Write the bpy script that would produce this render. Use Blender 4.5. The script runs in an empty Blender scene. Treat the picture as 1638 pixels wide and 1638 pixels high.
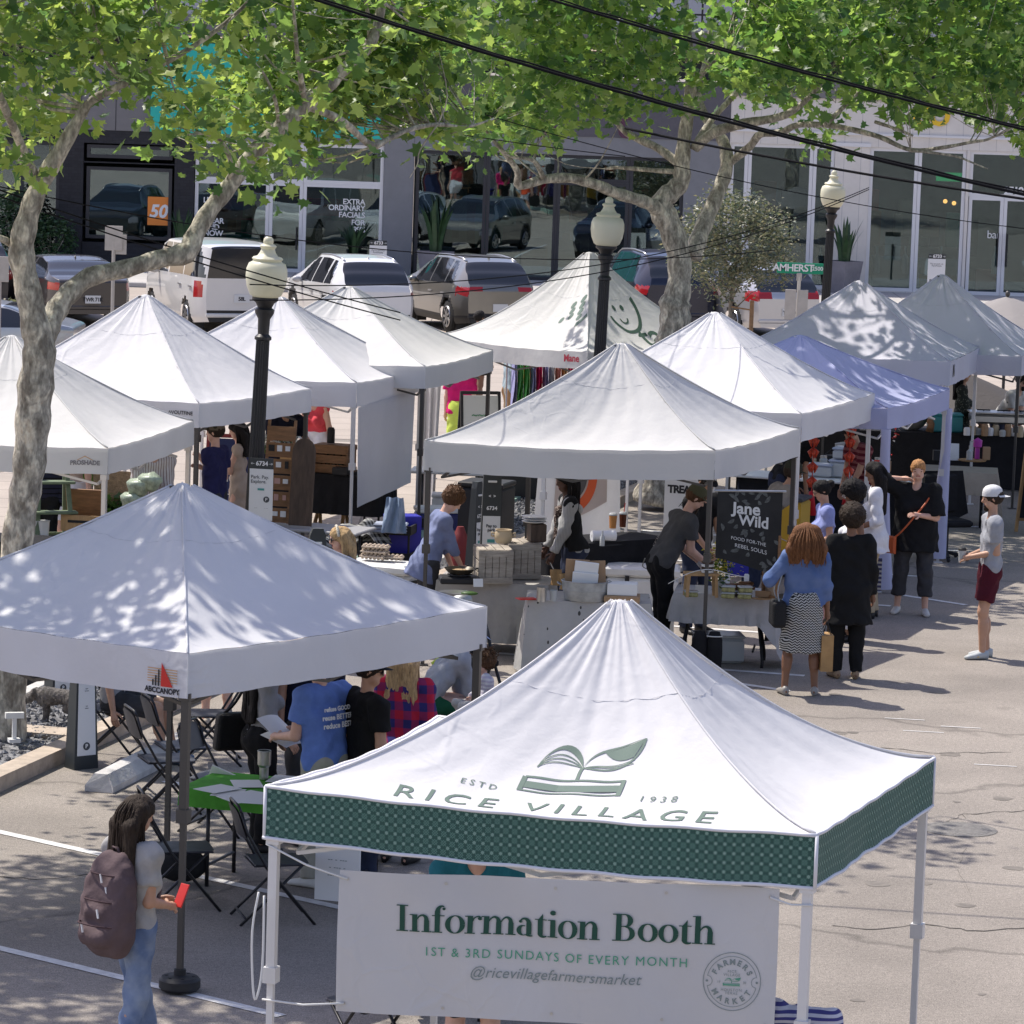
import bpy,bmesh,math,random
import numpy as np
from mathutils import Vector,Matrix
random.seed(7);RNG=np.random.default_rng(7)
SC=bpy.context.scene
COL=SC.collection
rad=math.radians
FPX,CAMH,HORY,ROLL=6200.0,6.25,80.0,rad(1.9)
_th=math.atan((819-HORY)/FPX)
cF=np.array([0,math.cos(_th),-math.sin(_th)])
_R0=np.array([1.0,0,0]);_U0=np.array([0,math.sin(_th),math.cos(_th)])
cR=math.cos(ROLL)*_R0+math.sin(ROLL)*_U0
cU=-math.sin(ROLL)*_R0+math.cos(ROLL)*_U0
cC=np.array([0,0,CAMH])
cam=bpy.data.cameras.new('camera');camo=bpy.data.objects.new('camera',cam);COL.objects.link(camo)
cam.sensor_width=36;cam.sensor_fit='HORIZONTAL';cam.lens=36*FPX/1638;cam.clip_start=0.5;cam.clip_end=3000
_m=Matrix.Identity(4)
for i in range(3):
 _m[i][0],_m[i][1],_m[i][2],_m[i][3]=cR[i],cU[i],-cF[i],cC[i]
camo.matrix_world=_m
SC.camera=camo
SUN_TO=Vector((-0.82,0.60,1.62)).normalized()
el=math.asin(SUN_TO.z);az=math.atan2(SUN_TO.x,SUN_TO.y)
W=bpy.data.worlds.new('World');SC.world=W;W.use_nodes=True
nt=W.node_tree
sky=nt.nodes.new('ShaderNodeTexSky');sky.sky_type='NISHITA';sky.sun_disc=False
sky.sun_elevation=el;sky.sun_rotation=az;sky.air_density=1.0;sky.dust_density=1.2;sky.ozone_density=1.0
tint=nt.nodes.new('ShaderNodeVectorMath');tint.operation='MULTIPLY';tint.inputs[1].default_value=(1.14,.985,1.01);nt.links.new(sky.outputs[0],tint.inputs[0]);nt.links.new(tint.outputs[0],nt.nodes['Background'].inputs[0]);nt.nodes['Background'].inputs[1].default_value=0.13
sl=bpy.data.lights.new('sun','SUN');sl.energy=3.9;sl.angle=rad(0.53);sl.color=(1.0,0.945,0.85)
so=bpy.data.objects.new('sun',sl);COL.objects.link(so)
so.rotation_euler=SUN_TO.to_track_quat('Z','Y').to_euler()
SC.view_settings.view_transform='Standard';SC.view_settings.look='None'
SC.view_settings.exposure=0.60;SC.view_settings.gamma=1.0
SC.cycles.max_bounces=6;SC.cycles.transparent_max_bounces=12
SC.cycles.use_denoising=True
def ray(px,py):return cF+(px-819)/FPX*cR-(py-819)/FPX*cU
def G(px,py,z=0.0):
 d=ray(px,py);p=cC+d*(z-CAMH)/d[2];return np.array([p[0],p[1],z])
def GY(px,py,Y):
 d=ray(px,py);return cC+d*Y/d[1]
MATS={}
def _n(t,k,**kw):
 n=t.nodes.new(k)
 for a,b in kw.items():setattr(n,a,b)
 return n
def mat(name,col=(.5,.5,.5),rough=.6,metal=0.,var=0.,vs=6.,bump=0.,bs=40.,trans=0.,tcol=None,spec=.4,emit=None,es=1.0,coat=0.,pat=None,stretch=None,crease=0.):
 if name in MATS:return MATS[name]
 m=bpy.data.materials.new(name);m.use_nodes=True;t=m.node_tree;L=t.links.new
 b=t.nodes['Principled BSDF'];out=t.nodes['Material Output']
 b.inputs['Base Color'].default_value=(*col,1);b.inputs['Roughness'].default_value=rough
 b.inputs['Metallic'].default_value=metal;b.inputs['Specular IOR Level'].default_value=spec
 b.inputs['Coat Weight'].default_value=coat
 tc=_n(t,'ShaderNodeTexCoord');src=tc.outputs['Object']
 if stretch:
  mp=_n(t,'ShaderNodeMapping');mp.inputs['Scale'].default_value=stretch;L(src,mp.inputs[0]);src=mp.outputs[0]
 colout=None
 if var:
  nz=_n(t,'ShaderNodeTexNoise');nz.inputs['Scale'].default_value=vs;nz.inputs['Detail'].default_value=5;nz.inputs['Roughness'].default_value=.65
  L(src,nz.inputs['Vector'])
  cr=_n(t,'ShaderNodeValToRGB');cr.color_ramp.elements[0].position=.3;cr.color_ramp.elements[1].position=.7
  cr.color_ramp.elements[0].color=(*[c*(1-var)for c in col],1);cr.color_ramp.elements[1].color=(*[min(1,c*(1+var))for c in col],1)
  L(nz.outputs[0],cr.inputs[0]);colout=cr.outputs[0]
 if pat:colout=pat(t,L,tc,colout,col)
 if colout is not None:L(colout,b.inputs['Base Color'])
 if bump:
  nb=_n(t,'ShaderNodeTexNoise');nb.inputs['Scale'].default_value=bs;nb.inputs['Detail'].default_value=4
  L(src,nb.inputs['Vector']);bp=_n(t,'ShaderNodeBump');bp.inputs['Strength'].default_value=bump;bp.inputs['Distance'].default_value=.02
  hh=nb.outputs[0]
  if crease:
   dn=_n(t,'ShaderNodeTexNoise');dn.inputs['Scale'].default_value=2.2;dn.inputs['Detail'].default_value=3;L(src,dn.inputs['Vector'])
   mv=_mixc(t,L,.22,src,dn.outputs['Color'])
   for sc_,wd_,am_ in((1.7,.05,1.),(4.3,.07,.55)):
    vo=_n(t,'ShaderNodeTexVoronoi',feature='DISTANCE_TO_EDGE');vo.inputs['Scale'].default_value=sc_;L(mv,vo.inputs['Vector'])
    r=_n(t,'ShaderNodeMapRange');r.interpolation_type='SMOOTHSTEP';r.inputs[1].default_value=0;r.inputs[2].default_value=wd_;r.inputs[3].default_value=am_;r.inputs[4].default_value=0;L(vo.outputs[0],r.inputs[0]);mk=_n(t,'ShaderNodeTexNoise');mk.inputs['Scale'].default_value=.7;mk.inputs['Detail'].default_value=1;L(src,mk.inputs['Vector']);mr=_n(t,'ShaderNodeMapRange');mr.inputs[1].default_value=.48;mr.inputs[2].default_value=.66;mr.inputs[4].default_value=crease;L(mk.outputs[0],mr.inputs[0]);hh=_math(t,L,'ADD',hh,_math(t,L,'MULTIPLY',r.outputs[0],mr.outputs[0]))
  L(hh,bp.inputs['Height']);L(bp.outputs[0],b.inputs['Normal'])
 if emit:b.inputs['Emission Color'].default_value=(*emit,1);b.inputs['Emission Strength'].default_value=es
 if trans:
  tr=_n(t,'ShaderNodeBsdfTranslucent');tr.inputs[0].default_value=(*(tcol or col),1)
  if colout is not None and not tcol:L(colout,tr.inputs[0])
  mx=_n(t,'ShaderNodeMixShader');mx.inputs[0].default_value=trans
  L(b.outputs[0],mx.inputs[1]);L(tr.outputs[0],mx.inputs[2]);L(mx.outputs[0],out.inputs[0])
 MATS[name]=m;return m
def _math(t,L,op,a,b=None,c=None):
 n=_n(t,'ShaderNodeMath',operation=op)
 for i,x in enumerate((a,b,c)):
  if x is None:continue
  if isinstance(x,(int,float)):n.inputs[i].default_value=x
  else:L(x,n.inputs[i])
 return n.outputs[0]
def _mixc(t,L,fac,a,b):
 n=_n(t,'ShaderNodeMix',data_type='RGBA')
 if isinstance(fac,(int,float)):n.inputs[0].default_value=fac
 else:L(fac,n.inputs[0])
 for i,x in((6,a),(7,b)):
  if isinstance(x,tuple):n.inputs[i].default_value=(*x,1)
  else:L(x,n.inputs[i])
 return n.outputs[2]
def pat_stripes(axis,period,duty,c2,coord='Object'):
 def f(t,L,tc,co,col):
  s=_n(t,'ShaderNodeSeparateXYZ');L(tc.outputs[coord],s.inputs[0])
  fr=_math(t,L,'FRACT',_math(t,L,'DIVIDE',s.outputs[axis],period))
  return _mixc(t,L,_math(t,L,'LESS_THAN',fr,duty),co if co is not None else tuple(col),c2)
 return f
def glass_mat(name,tint=(.55,.62,.62),refl=.07,rough=.01):
 if name in MATS:return MATS[name]
 m=bpy.data.materials.new(name);m.use_nodes=True;t=m.node_tree;L=t.links.new
 t.nodes.remove(t.nodes['Principled BSDF']);out=t.nodes['Material Output']
 a=_n(t,'ShaderNodeBsdfTransparent');a.inputs[0].default_value=(*tint,1)
 g=_n(t,'ShaderNodeBsdfGlossy');g.inputs['Roughness'].default_value=rough;g.inputs[0].default_value=(.68,.84,.88,1)
 fr=_n(t,'ShaderNodeFresnel');fr.inputs[0].default_value=1.5
 nb=_n(t,'ShaderNodeTexNoise');nb.inputs['Scale'].default_value=.8
 tc=_n(t,'ShaderNodeTexCoord');L(tc.outputs['Object'],nb.inputs['Vector'])
 bp=_n(t,'ShaderNodeBump');bp.inputs['Strength'].default_value=.05;bp.inputs['Distance'].default_value=.05
 L(nb.outputs[0],bp.inputs['Height']);L(bp.outputs[0],g.inputs['Normal'])
 f2=_math(t,L,'ADD',fr.outputs[0],refl)
 mx=_n(t,'ShaderNodeMixShader');L(f2,mx.inputs[0]);L(a.outputs[0],mx.inputs[1]);L(g.outputs[0],mx.inputs[2])
 L(mx.outputs[0],out.inputs[0]);MATS[name]=m;return m
class MB:
 def __init__(s):s.V=[];s.F=[];s.mi=[];s.n=0;s.cur=0;s.M=None
 def add(s,V,F):
  V=np.asarray(V,float).reshape(-1,3)
  if s.M is not None:
   A=np.array(s.M);V=V@A[:3,:3].T+A[:3,3]
  s.V.append(V);o=s.n
  for f in F:s.F.append([i+o for i in f]);s.mi.append(s.cur)
  s.n+=len(V);return s
 def box(s,c,d,rz=0.,bev=0.):
  x,y,z=[q/2 for q in d]
  if bev>0:
   P=[]
   for zz,k in((-z,bev),(-z+bev,0),(z-bev,0),(z,bev)):
    P+=[(a*(x-k),b*(y-k),zz)for a,b in((-1,-1),(1,-1),(1,1),(-1,1))]
   F=[(3,2,1,0),(12,13,14,15)]
   for r in range(3):
    for i in range(4):j=(i+1)%4;F.append((r*4+i,r*4+j,r*4+4+j,r*4+4+i))
  else:
   P=[(a*x,b*y,e*z)for e in(-1,1)for a,b in((-1,-1),(1,-1),(1,1),(-1,1))]
   F=[(3,2,1,0),(4,5,6,7)]+[(i,(i+1)%4,(i+1)%4+4,i+4)for i in range(4)]
  P=np.array(P,float);cs,sn=math.cos(rz),math.sin(rz)
  P=np.stack([P[:,0]*cs-P[:,1]*sn,P[:,0]*sn+P[:,1]*cs,P[:,2]],1)+np.array(c,float)
  return s.add(P,F)
 def bar(s,a,b,w,h=None,up=(0,0,1)):
  h=h or w;a=np.array(a,float);b=np.array(b,float);d=b-a;d/=np.linalg.norm(d)+1e-9
  u=np.array(up,float)
  if abs(u@d)>.95:u=np.array([0,1.,0])
  x=np.cross(d,u);x/=np.linalg.norm(x);y=np.cross(x,d)
  P=[p+i*w/2*x+j*h/2*y for p in(a,b)for i,j in((-1,-1),(1,-1),(1,1),(-1,1))]
  return s.add(P,[(0,1,2,3),(7,6,5,4)]+[(i,i+4,(i+1)%4+4,(i+1)%4)for i in range(4)])
 def tube(s,pts,r,n=8,caps=True,closed=False):
  pts=[np.array(p,float)for p in pts];k=len(pts)
  rr=[r]*k if isinstance(r,(int,float))else list(r)
  P=[];x=None
  for i in range(k):
   if closed:d=pts[(i+1)%k]-pts[i-1]
   else:d=pts[min(i+1,k-1)]-pts[max(i-1,0)]
   d=d/(np.linalg.norm(d)+1e-9)
   if x is None:
    u=np.array([0,0,1.])if abs(d[2])<.9 else np.array([1.,0,0]);x=np.cross(d,u)
   x=x-d*(x@d);x/=np.linalg.norm(x)+1e-9;y=np.cross(d,x)
   P+=[pts[i]+rr[i]*(math.cos(2*math.pi*j/n)*x+math.sin(2*math.pi*j/n)*y)for j in range(n)]
  F=[]
  for i in range(k if closed else k-1):
   i2=(i+1)%k
   for j in range(n):F.append((i*n+j,i*n+(j+1)%n,i2*n+(j+1)%n,i2*n+j))
  if caps and not closed:F+=[tuple(range(n-1,-1,-1)),tuple((k-1)*n+j for j in range(n))]
  return s.add(P,F)
 def cyl(s,a,b,r0,r1=None,n=16):return s.tube([a,b],[r0,r0 if r1 is None else r1],n)
 def lathe(s,prof,c=(0,0,0),n=20,sx=1.,sy=1.):
  P=[];F=[];k=len(prof)
  for r,z in prof:P+=[(c[0]+r*sx*math.cos(2*math.pi*j/n),c[1]+r*sy*math.sin(2*math.pi*j/n),c[2]+z)for j in range(n)]
  for i in range(k-1):
   for j in range(n):F.append((i*n+j,i*n+(j+1)%n,(i+1)*n+(j+1)%n,(i+1)*n+j))
  if prof[0][0]>1e-4:F.append(tuple(range(n-1,-1,-1)))
  if prof[-1][0]>1e-4:F.append(tuple((k-1)*n+j for j in range(n)))
  return s.add(P,F)
 def prism(s,poly,z0,z1):
  k=len(poly);P=[(x,y,z0)for x,y in poly]+[(x,y,z1)for x,y in poly]
  return s.add(P,[tuple(range(k-1,-1,-1)),tuple(range(k,2*k))]+[(i,(i+1)%k,(i+1)%k+k,i+k)for i in range(k)])
 def grid(s,fn,nu,nv,closed_u=False):
  P=[fn(i/nu,j/nv)for j in range(nv+1)for i in range(nu+(0 if closed_u else 1))]
  w=nu+(0 if closed_u else 1);F=[]
  for j in range(nv):
   for i in range(nu):i2=(i+1)%w;F.append((j*w+i,j*w+i2,(j+1)*w+i2,(j+1)*w+i))
  return s.add(P,F)
 def ell(s,c,r,n=12,m=8):
  P=[];F=[]
  def fn(u,v):
   a=2*math.pi*u;b=math.pi*(v-.5);return(c[0]+r[0]*math.cos(b)*math.cos(a),c[1]+r[1]*math.cos(b)*math.sin(a),c[2]+r[2]*math.sin(b))
  return s.grid(fn,n,m,True)
 def build(s,name,mats,parent=None,smooth=None,loc=None,rz=0.,M=None):
  V=np.concatenate(s.V)if s.V else np.zeros((0,3))
  me=bpy.data.meshes.new(name);me.from_pydata(V.tolist(),[],s.F)
  mats=mats if isinstance(mats,(list,tuple))else[mats]
  for q in mats:me.materials.append(q)
  if len(mats)>1:me.polygons.foreach_set('material_index',np.array(s.mi,np.int32))
  if smooth is not None:
   me.shade_smooth()
   if smooth<3:me.set_sharp_from_angle(angle=smooth)
  me.update()
  o=bpy.data.objects.new(name,me);COL.objects.link(o)
  if parent is not None:o.parent=parent
  if loc is not None:o.location=loc
  o.rotation_euler.z=rz
  return o
def mesh_np(name,V,F,m,parent=None,smooth=True,mi=None):
 """V (n,3), F (k,4) or (k,3) arrays -> object, fast"""
 me=bpy.data.meshes.new(name);k=F.shape[1]
 me.vertices.add(len(V));me.vertices.foreach_set('co',np.asarray(V,np.float32).ravel())
 me.loops.add(F.size);me.loops.foreach_set('vertex_index',np.asarray(F,np.int32).ravel())
 me.polygons.add(len(F));me.polygons.foreach_set('loop_start',np.arange(0,F.size,k,dtype=np.int32))
 me.polygons.foreach_set('loop_total',np.full(len(F),k,np.int32))
 for q in(m if isinstance(m,(list,tuple))else[m]):me.materials.append(q)
 if mi is not None:me.polygons.foreach_set('material_index',np.asarray(mi,np.int32))
 me.update(calc_edges=True)
 if smooth:me.shade_smooth()
 o=bpy.data.objects.new(name,me);COL.objects.link(o)
 if parent is not None:o.parent=parent
 return o
def tag(o,label=None,cat=None,group=None,kind=None):
 if label:o['label']=label
 if cat:o['category']=cat
 if group:o['group']=group
 if kind:o['kind']=kind
 return o
def empty(name,loc,rz=0.,label=None,cat=None,group=None):
 o=bpy.data.objects.new(name,None);COL.objects.link(o);o.location=tuple(float(x)for x in loc);o.rotation_euler.z=rz
 o.empty_display_size=.2
 return tag(o,label,cat,group)
KIDS={}
def copy_thing(o,loc,rz=None,label=None,parent=None):
 c=o.copy();COL.objects.link(c)
 if parent is not None:c.parent=parent
 else:
  c.location=tuple(float(x)for x in loc)
  if rz is not None:c.rotation_euler.z=rz
  if label:c['label']=label
 for k in[q for q in COL.objects if q.parent==o]:copy_thing(k,None,parent=c)
 return c
def text_mesh(body,size=1.,align='CENTER',shear=0.,spacing=1.,fat=0.,res=3):
 cu=bpy.data.curves.new('lettering','FONT');cu.body=body;cu.size=size;cu.align_x=align;cu.align_y='CENTER'
 cu.shear=shear;cu.space_character=spacing;cu.offset=fat;cu.resolution_u=res;cu.space_line=.95
 o=bpy.data.objects.new('lettering',cu);me=o.to_mesh()
 V=np.array([v.co[:]for v in me.vertices]).reshape(-1,3);F=[list(p.vertices)for p in me.polygons]
 o.to_mesh_clear();bpy.data.objects.remove(o);bpy.data.curves.remove(cu)
 return V,F
def lettering(name,body,size,m,parent,fn=None,M=None,sub=0.,width=0.,**kw):
 V,F=text_mesh(body,size,**kw)
 if width:V=V*(width/(V[:,0].max()-V[:,0].min()))
 bm=bmesh.new();vs=[bm.verts.new(v)for v in V]
 for f in F:
  try:bm.faces.new([vs[i]for i in f])
  except ValueError:pass
 bmesh.ops.triangulate(bm,faces=bm.faces[:])
 if sub:
  for _ in range(4):
   es=[e for e in bm.edges if e.calc_length()>sub]
   if not es:break
   bmesh.ops.subdivide_edges(bm,edges=es,cuts=1);bmesh.ops.triangulate(bm,faces=bm.faces[:])
 for v in bm.verts:
  if fn:v.co=Vector(fn(v.co.x,v.co.y))
  elif M is not None:v.co=M@v.co
 me=bpy.data.meshes.new(name);bm.to_mesh(me);bm.free();me.materials.append(m)
 o=bpy.data.objects.new(name,me);COL.objects.link(o);o.parent=parent
 return o
def frame(o,x,y):
 """matrix whose local x,y axes follow the two given directions"""
 x=Vector(x).normalized();y=Vector(y);z=x.cross(y).normalized();y=z.cross(x)
 m=Matrix.Identity(4)
 for i in range(3):m[i][0],m[i][1],m[i][2],m[i][3]=x[i],y[i],z[i],o[i]
 return m
 # ========== ground and roads
def asphalt_pat(t,L,tc,co,col):
 o=tc.outputs['Object']
 n1=_n(t,'ShaderNodeTexNoise');n1.inputs['Scale'].default_value=95;n1.inputs['Detail'].default_value=3;L(o,n1.inputs['Vector'])
 n2=_n(t,'ShaderNodeTexNoise');n2.inputs['Scale'].default_value=.55;n2.inputs['Detail'].default_value=6;n2.inputs['Roughness'].default_value=.6;L(o,n2.inputs['Vector'])
 n3=_n(t,'ShaderNodeTexNoise');n3.inputs['Scale'].default_value=26;n3.inputs['Detail'].default_value=4;L(o,n3.inputs['Vector'])
 v=_n(t,'ShaderNodeTexVoronoi',feature='DISTANCE_TO_EDGE');v.inputs['Scale'].default_value=.16
 nd=_n(t,'ShaderNodeTexNoise');nd.inputs['Scale'].default_value=1.6;L(o,nd.inputs['Vector'])
 mv=_mixc(t,L,.35,o,nd.outputs['Color']);L(mv,v.inputs['Vector'])
 def ramp(x,a,b,c0,c1):
  r=_n(t,'ShaderNodeMapRange');r.inputs[1].default_value=a;r.inputs[2].default_value=b;r.inputs[3].default_value=c0;r.inputs[4].default_value=c1;L(x,r.inputs[0]);return r.outputs[0]
 f=_math(t,L,'MULTIPLY',ramp(n1.outputs[0],.3,.7,.55,1.45),ramp(n2.outputs[0],.3,.7,.74,1.16))
 f=_math(t,L,'MULTIPLY',f,ramp(n3.outputs[0],.3,.7,.85,1.15))
 n4=_n(t,'ShaderNodeTexNoise');n4.inputs['Scale'].default_value=1.1;n4.inputs['Detail'].default_value=2;L(o,n4.inputs['Vector'])
 f=_math(t,L,'MULTIPLY',f,ramp(n4.outputs[0],.66,.74,1.,.72));f=_math(t,L,'MULTIPLY',f,ramp(v.outputs[0],0,.005,.62,1.0))
 c=_n(t,'ShaderNodeVectorMath',operation='SCALE');c.inputs[0].default_value=col;L(f,c.inputs['Scale']);return c.outputs[0]
def concrete_pat(t,L,tc,co,col):
 o=tc.outputs['Object']
 n2=_n(t,'ShaderNodeTexNoise');n2.inputs['Scale'].default_value=.8;n2.inputs['Detail'].default_value=7;n2.inputs['Roughness'].default_value=.65;L(o,n2.inputs['Vector'])
 n3=_n(t,'ShaderNodeTexNoise');n3.inputs['Scale'].default_value=40;n3.inputs['Detail'].default_value=3;L(o,n3.inputs['Vector'])
 f=_math(t,L,'ADD',_math(t,L,'MULTIPLY',n2.outputs[0],.5),_math(t,L,'MULTIPLY',n3.outputs[0],.4));f=_math(t,L,'ADD',f,.55)
 br=_n(t,'ShaderNodeTexBrick');br.inputs['Scale'].default_value=.25;br.inputs['Mortar Size'].default_value=.004;br.offset=0
 br.inputs['Color1'].default_value=(1,1,1,1);br.inputs['Color2'].default_value=(.94,.94,.94,1);br.inputs['Mortar'].default_value=(.45,.45,.45,1);L(o,br.inputs['Vector'])
 c=_n(t,'ShaderNodeVectorMath',operation='SCALE');c.inputs[0].default_value=col;L(f,c.inputs['Scale'])
 m=_n(t,'ShaderNodeMix',data_type='RGBA',blend_type='MULTIPLY');m.inputs[0].default_value=1;L(c.outputs[0],m.inputs[6]);L(br.outputs[0],m.inputs[7]);return m.outputs[2]
m_asph=mat('asphalt',(.255,.226,.198),.9,pat=asphalt_pat,bump=.25,bs=70)
m_conc=mat('road concrete',(.37,.32,.275),.85,pat=concrete_pat,bump=.1,bs=60)
m_kerb=mat('kerb concrete',(.42,.35,.28),.85,var=.25,vs=5,bump=.3,bs=30)
m_kerbg=mat('painted kerb',(.25,.36,.31),.7,var=.2,vs=6,bump=.2)
m_white_paint=mat('road paint',(.62,.61,.60),.7,var=.22,vs=9,bump=.1)
m_cwhite=mat('pale concrete',(.48,.465,.45),.8,var=.2,vs=5,bump=.3,bs=25)
def gravel_pat(t,L,tc,co,col):
 v=_n(t,'ShaderNodeTexVoronoi');v.inputs['Scale'].default_value=16;L(tc.outputs['Object'],v.inputs['Vector'])
 r=_n(t,'ShaderNodeValToRGB');e=r.color_ramp.elements;e[0].color=(.05,.05,.055,1);e[1].color=(.30,.30,.31,1)
 s=_n(t,'ShaderNodeSeparateXYZ');L(v.outputs['Color'],s.inputs[0]);L(s.outputs[0],r.inputs[0]);return r.outputs[0]
m_gravel=mat('gravel',(.2,.2,.2),.9,pat=gravel_pat,bump=1.,bs=30)
b=MB();b.add([(-900,-500,0),(900,-500,0),(900,1500,0),(-900,1500,0)],[(0,1,2,3)])
tag(b.build('ground',m_asph),kind='structure')
MU=np.array([math.cos(rad(75.5)),math.sin(rad(75.5))]);MV=np.array([MU[1],-MU[0]])
M0=G(5,1265)[:2]
def med(u,v):return tuple(M0+MU*u+MV*v)
def poly_sheet(name,pts,z,m):
 b=MB();b.add([(x,y,z)for x,y in pts],[tuple(range(len(pts)))]);return tag(b.build(name,m),kind='structure')
poly_sheet('street',[(-80,60),med(30.5,-1.4),(5.0,61),(90,58.0),(90,97.5),(-80,97.5)],.004,m_conc)
poly_sheet('path',[med(-9,-1.45),med(30.0,-1.45),(-60,59.9),(-60,20)],.008,m_conc)
b=MB();b.box((0,100.9,.065),(170,6.8,.13),bev=.02);tag(b.build('sidewalk',mat('sidewalk concrete',(.44,.42,.40),.85,pat=concrete_pat)),kind='structure')
def strip(name,u0,u1,v0,v1,h,m,z0=0.):
 b=MB();p=[med(u0,v0),med(u1,v0),med(u1,v1),med(u0,v1)];b.prism(p[::-1]if False else p,z0,h)
 o=b.build(name,m);return o
bm_=MB()
for a in((-7,26.5,-.2,0.),):
 bm_.prism([med(a[0],a[3]),med(a[1],a[3]),med(a[1],a[2]),med(a[0],a[2])],0,.13)
for u in(-1.6,2.0,9.6,17.5,26.3):
 bm_.prism([med(u,-.2),med(u+.35,-.2),med(u+.35,-1.25),med(u,-1.25)],0,.125)
tag(bm_.build('kerb',m_kerb),kind='structure')
b=MB();b.prism([med(-7,-1.25),med(26.6,-1.25),med(26.6,-1.45),med(-7,-1.45)],0,.13);tag(b.build('kerb',m_kerbg),kind='structure')
b=MB()
def gfn(u,v):
 p=med(-6.9+u*33.3,-1.25+v*1.05);return(p[0],p[1],.085+.02*math.sin(u*140)*math.sin(v*9)+random.uniform(-.012,.012))
b.grid(gfn,420,14)
st=[];P0=[];F0=[]
tet=np.array([(1,0,-.3),(-.6,.8,-.3),(-.5,-.9,-.3),(.1,0,.8),(.2,.9,.3),(-.2,-.6,.5)])
fc=[(0,4,3),(4,1,3),(1,5,3),(5,0,3),(0,2,5),(2,1,5)]
for i in range(6500):
 u=random.uniform(-5,26.4);p=med(u,random.uniform(-1.23,-.22));r=random.uniform(.014,.034);a=random.uniform(0,6.3)
 q=tet*r*RNG.uniform(.7,1.3,(6,3));c,s_=math.cos(a),math.sin(a)
 b.add(np.stack([q[:,0]*c-q[:,1]*s_+p[0],q[:,0]*s_+q[:,1]*c+p[1],q[:,2]+.11],1),fc)
tag(b.build('gravel',m_gravel),kind='stuff')
b=MB()
def line(a,c,w=.1,z=.005):
 a=np.array(a[:2]);c=np.array(c[:2]);d=(c-a)/np.linalg.norm(c-a);n=np.array([-d[1],d[0]])*w/2
 b.add([(*(a-n),z),(*(c-n),z),(*(c+n),z),(*(a+n),z)],[(0,1,2,3)])
line(G(-60,1318),G(560,1456));line(G(-60,1503),G(450,1626));line(G(1010,1068),G(1262,1106));line(G(265,1250),G(420,1287))
line(G(1440,952),G(1545,968),.09);line(G(700,985),G(800,1003))
for k in range(6):
 x,y=med(4.6*0+9+k*2.75,.9);line((x,y),(x+MV[0]*4.2,y+MV[1]*4.2))
for k in range(14):
 x=-24+k*3.1;line((x,82.5),(x-1.2,93.5),.1,.0085)
tag(b.build('road_markings',m_white_paint),kind='structure')
b=MB()
for k,(x,y)in enumerate([(1475,1170),(1535,1163),(1590,1224),(1050,1165),(1445,1150)]):
 p=G(x,y);line(p[:2]-np.array([.18,0]),p[:2]+np.array([.2,-.05]),.025,.0045)
tag(b.build('chalk_marks',m_white_paint),kind='structure')
b=MB();r_=random.Random(21)
for path in(((1470,1338),(1512,1316),(1540,1303),(1590,1300),(1640,1297),(1700,1300)),((1300,1190),(1352,1200),(1420,1196),(1500,1206),(1640,1202)),((1330,1480),(1400,1488),(1480,1478),(1560,1490),(1660,1484)),((-20,1400),(60,1408),(150,1398),(260,1420)),((1250,1150),(1290,1172),(1300,1200),(1345,1232)),((1540,1303),(1552,1340),(1530,1390),(1560,1450))):
 P=[]
 for(a,c)in zip(path,path[1:]):
  for k in range(6):P.append(G(a[0]+(c[0]-a[0])*k/6+r_.uniform(-3,3),a[1]+(c[1]-a[1])*k/6+r_.uniform(-1.2,1.2)))
 V=[]
 for i,p in enumerate(P):w=r_.uniform(.004,.014);V+=[(p[0],p[1]-w,.0035),(p[0]+.3*w,p[1]+w,.0035)]
 b.add(V,[(2*i,2*i+2,2*i+3,2*i+1)for i in range(len(P)-1)])
tag(b.build('road_cracks',mat('crack tar grit',(.07,.062,.055),.95)),kind='structure')  # dark tar lines along the cracks
b=MB()
for k in range(26):
 p=G(r_.uniform(1050,1640),r_.uniform(1080,1640));n=10;R_=r_.uniform(.03,.16);b.add([(p[0]+R_*r_.uniform(.6,1)*math.cos(a),p[1]+R_*r_.uniform(.6,1)*math.sin(a),.0025)for a in np.linspace(0,6.28,n+1)[:-1]],[tuple(range(n))])
tag(b.build('oil_stains',mat('oil stain',(.17,.15,.13),.7,var=.3,vs=9)),kind='structure')
p=G(1535,1327)
b=MB();b.lathe([(0,.006),(.26,.006),(.265,.004),(.275,.007),(.31,.004)],n=32)
o=b.build('manhole_cover',mat('worn iron',(.17,.16,.15),.7,.1,var=.3,vs=20,bump=.6,bs=45),smooth=.4,loc=p);tag(o,'round grey iron manhole cover set in the asphalt on the right','manhole cover')
# ========== shop row
YF=104.0
def bx(px,py,Y=YF):
 p=GY(px,py,Y);return p[0],p[2]
def rect(l,t,r,bt,Y=YF):
 my,mx=(t+bt)/2,(l+r)/2
 return bx(l,my,Y)[0],bx(r,my,Y)[0],bx(mx,bt,Y)[1],bx(mx,t,Y)[1]
def slab(b,R,y0,y1):
 x0,x1,z0,z1=R;b.box(((x0+x1)/2,(y0+y1)/2,(z0+z1)/2),(x1-x0,abs(y1-y0),z1-z0));return b
def brick_pat(c2,sc=3.0):
 def f(t,L,tc,co,col):
  mp=_n(t,'ShaderNodeMapping');mp.inputs['Rotation'].default_value=(rad(90),0,0);L(tc.outputs['Object'],mp.inputs[0])
  br=_n(t,'ShaderNodeTexBrick');br.inputs['Scale'].default_value=sc;br.inputs['Mortar Size'].default_value=.012
  br.inputs['Color1'].default_value=(*col,1);br.inputs['Color2'].default_value=(*[c*1.5 for c in col],1);br.inputs['Mortar'].default_value=(*c2,1)
  L(mp.outputs[0],br.inputs['Vector']);return br.outputs[0]
 return f
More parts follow.
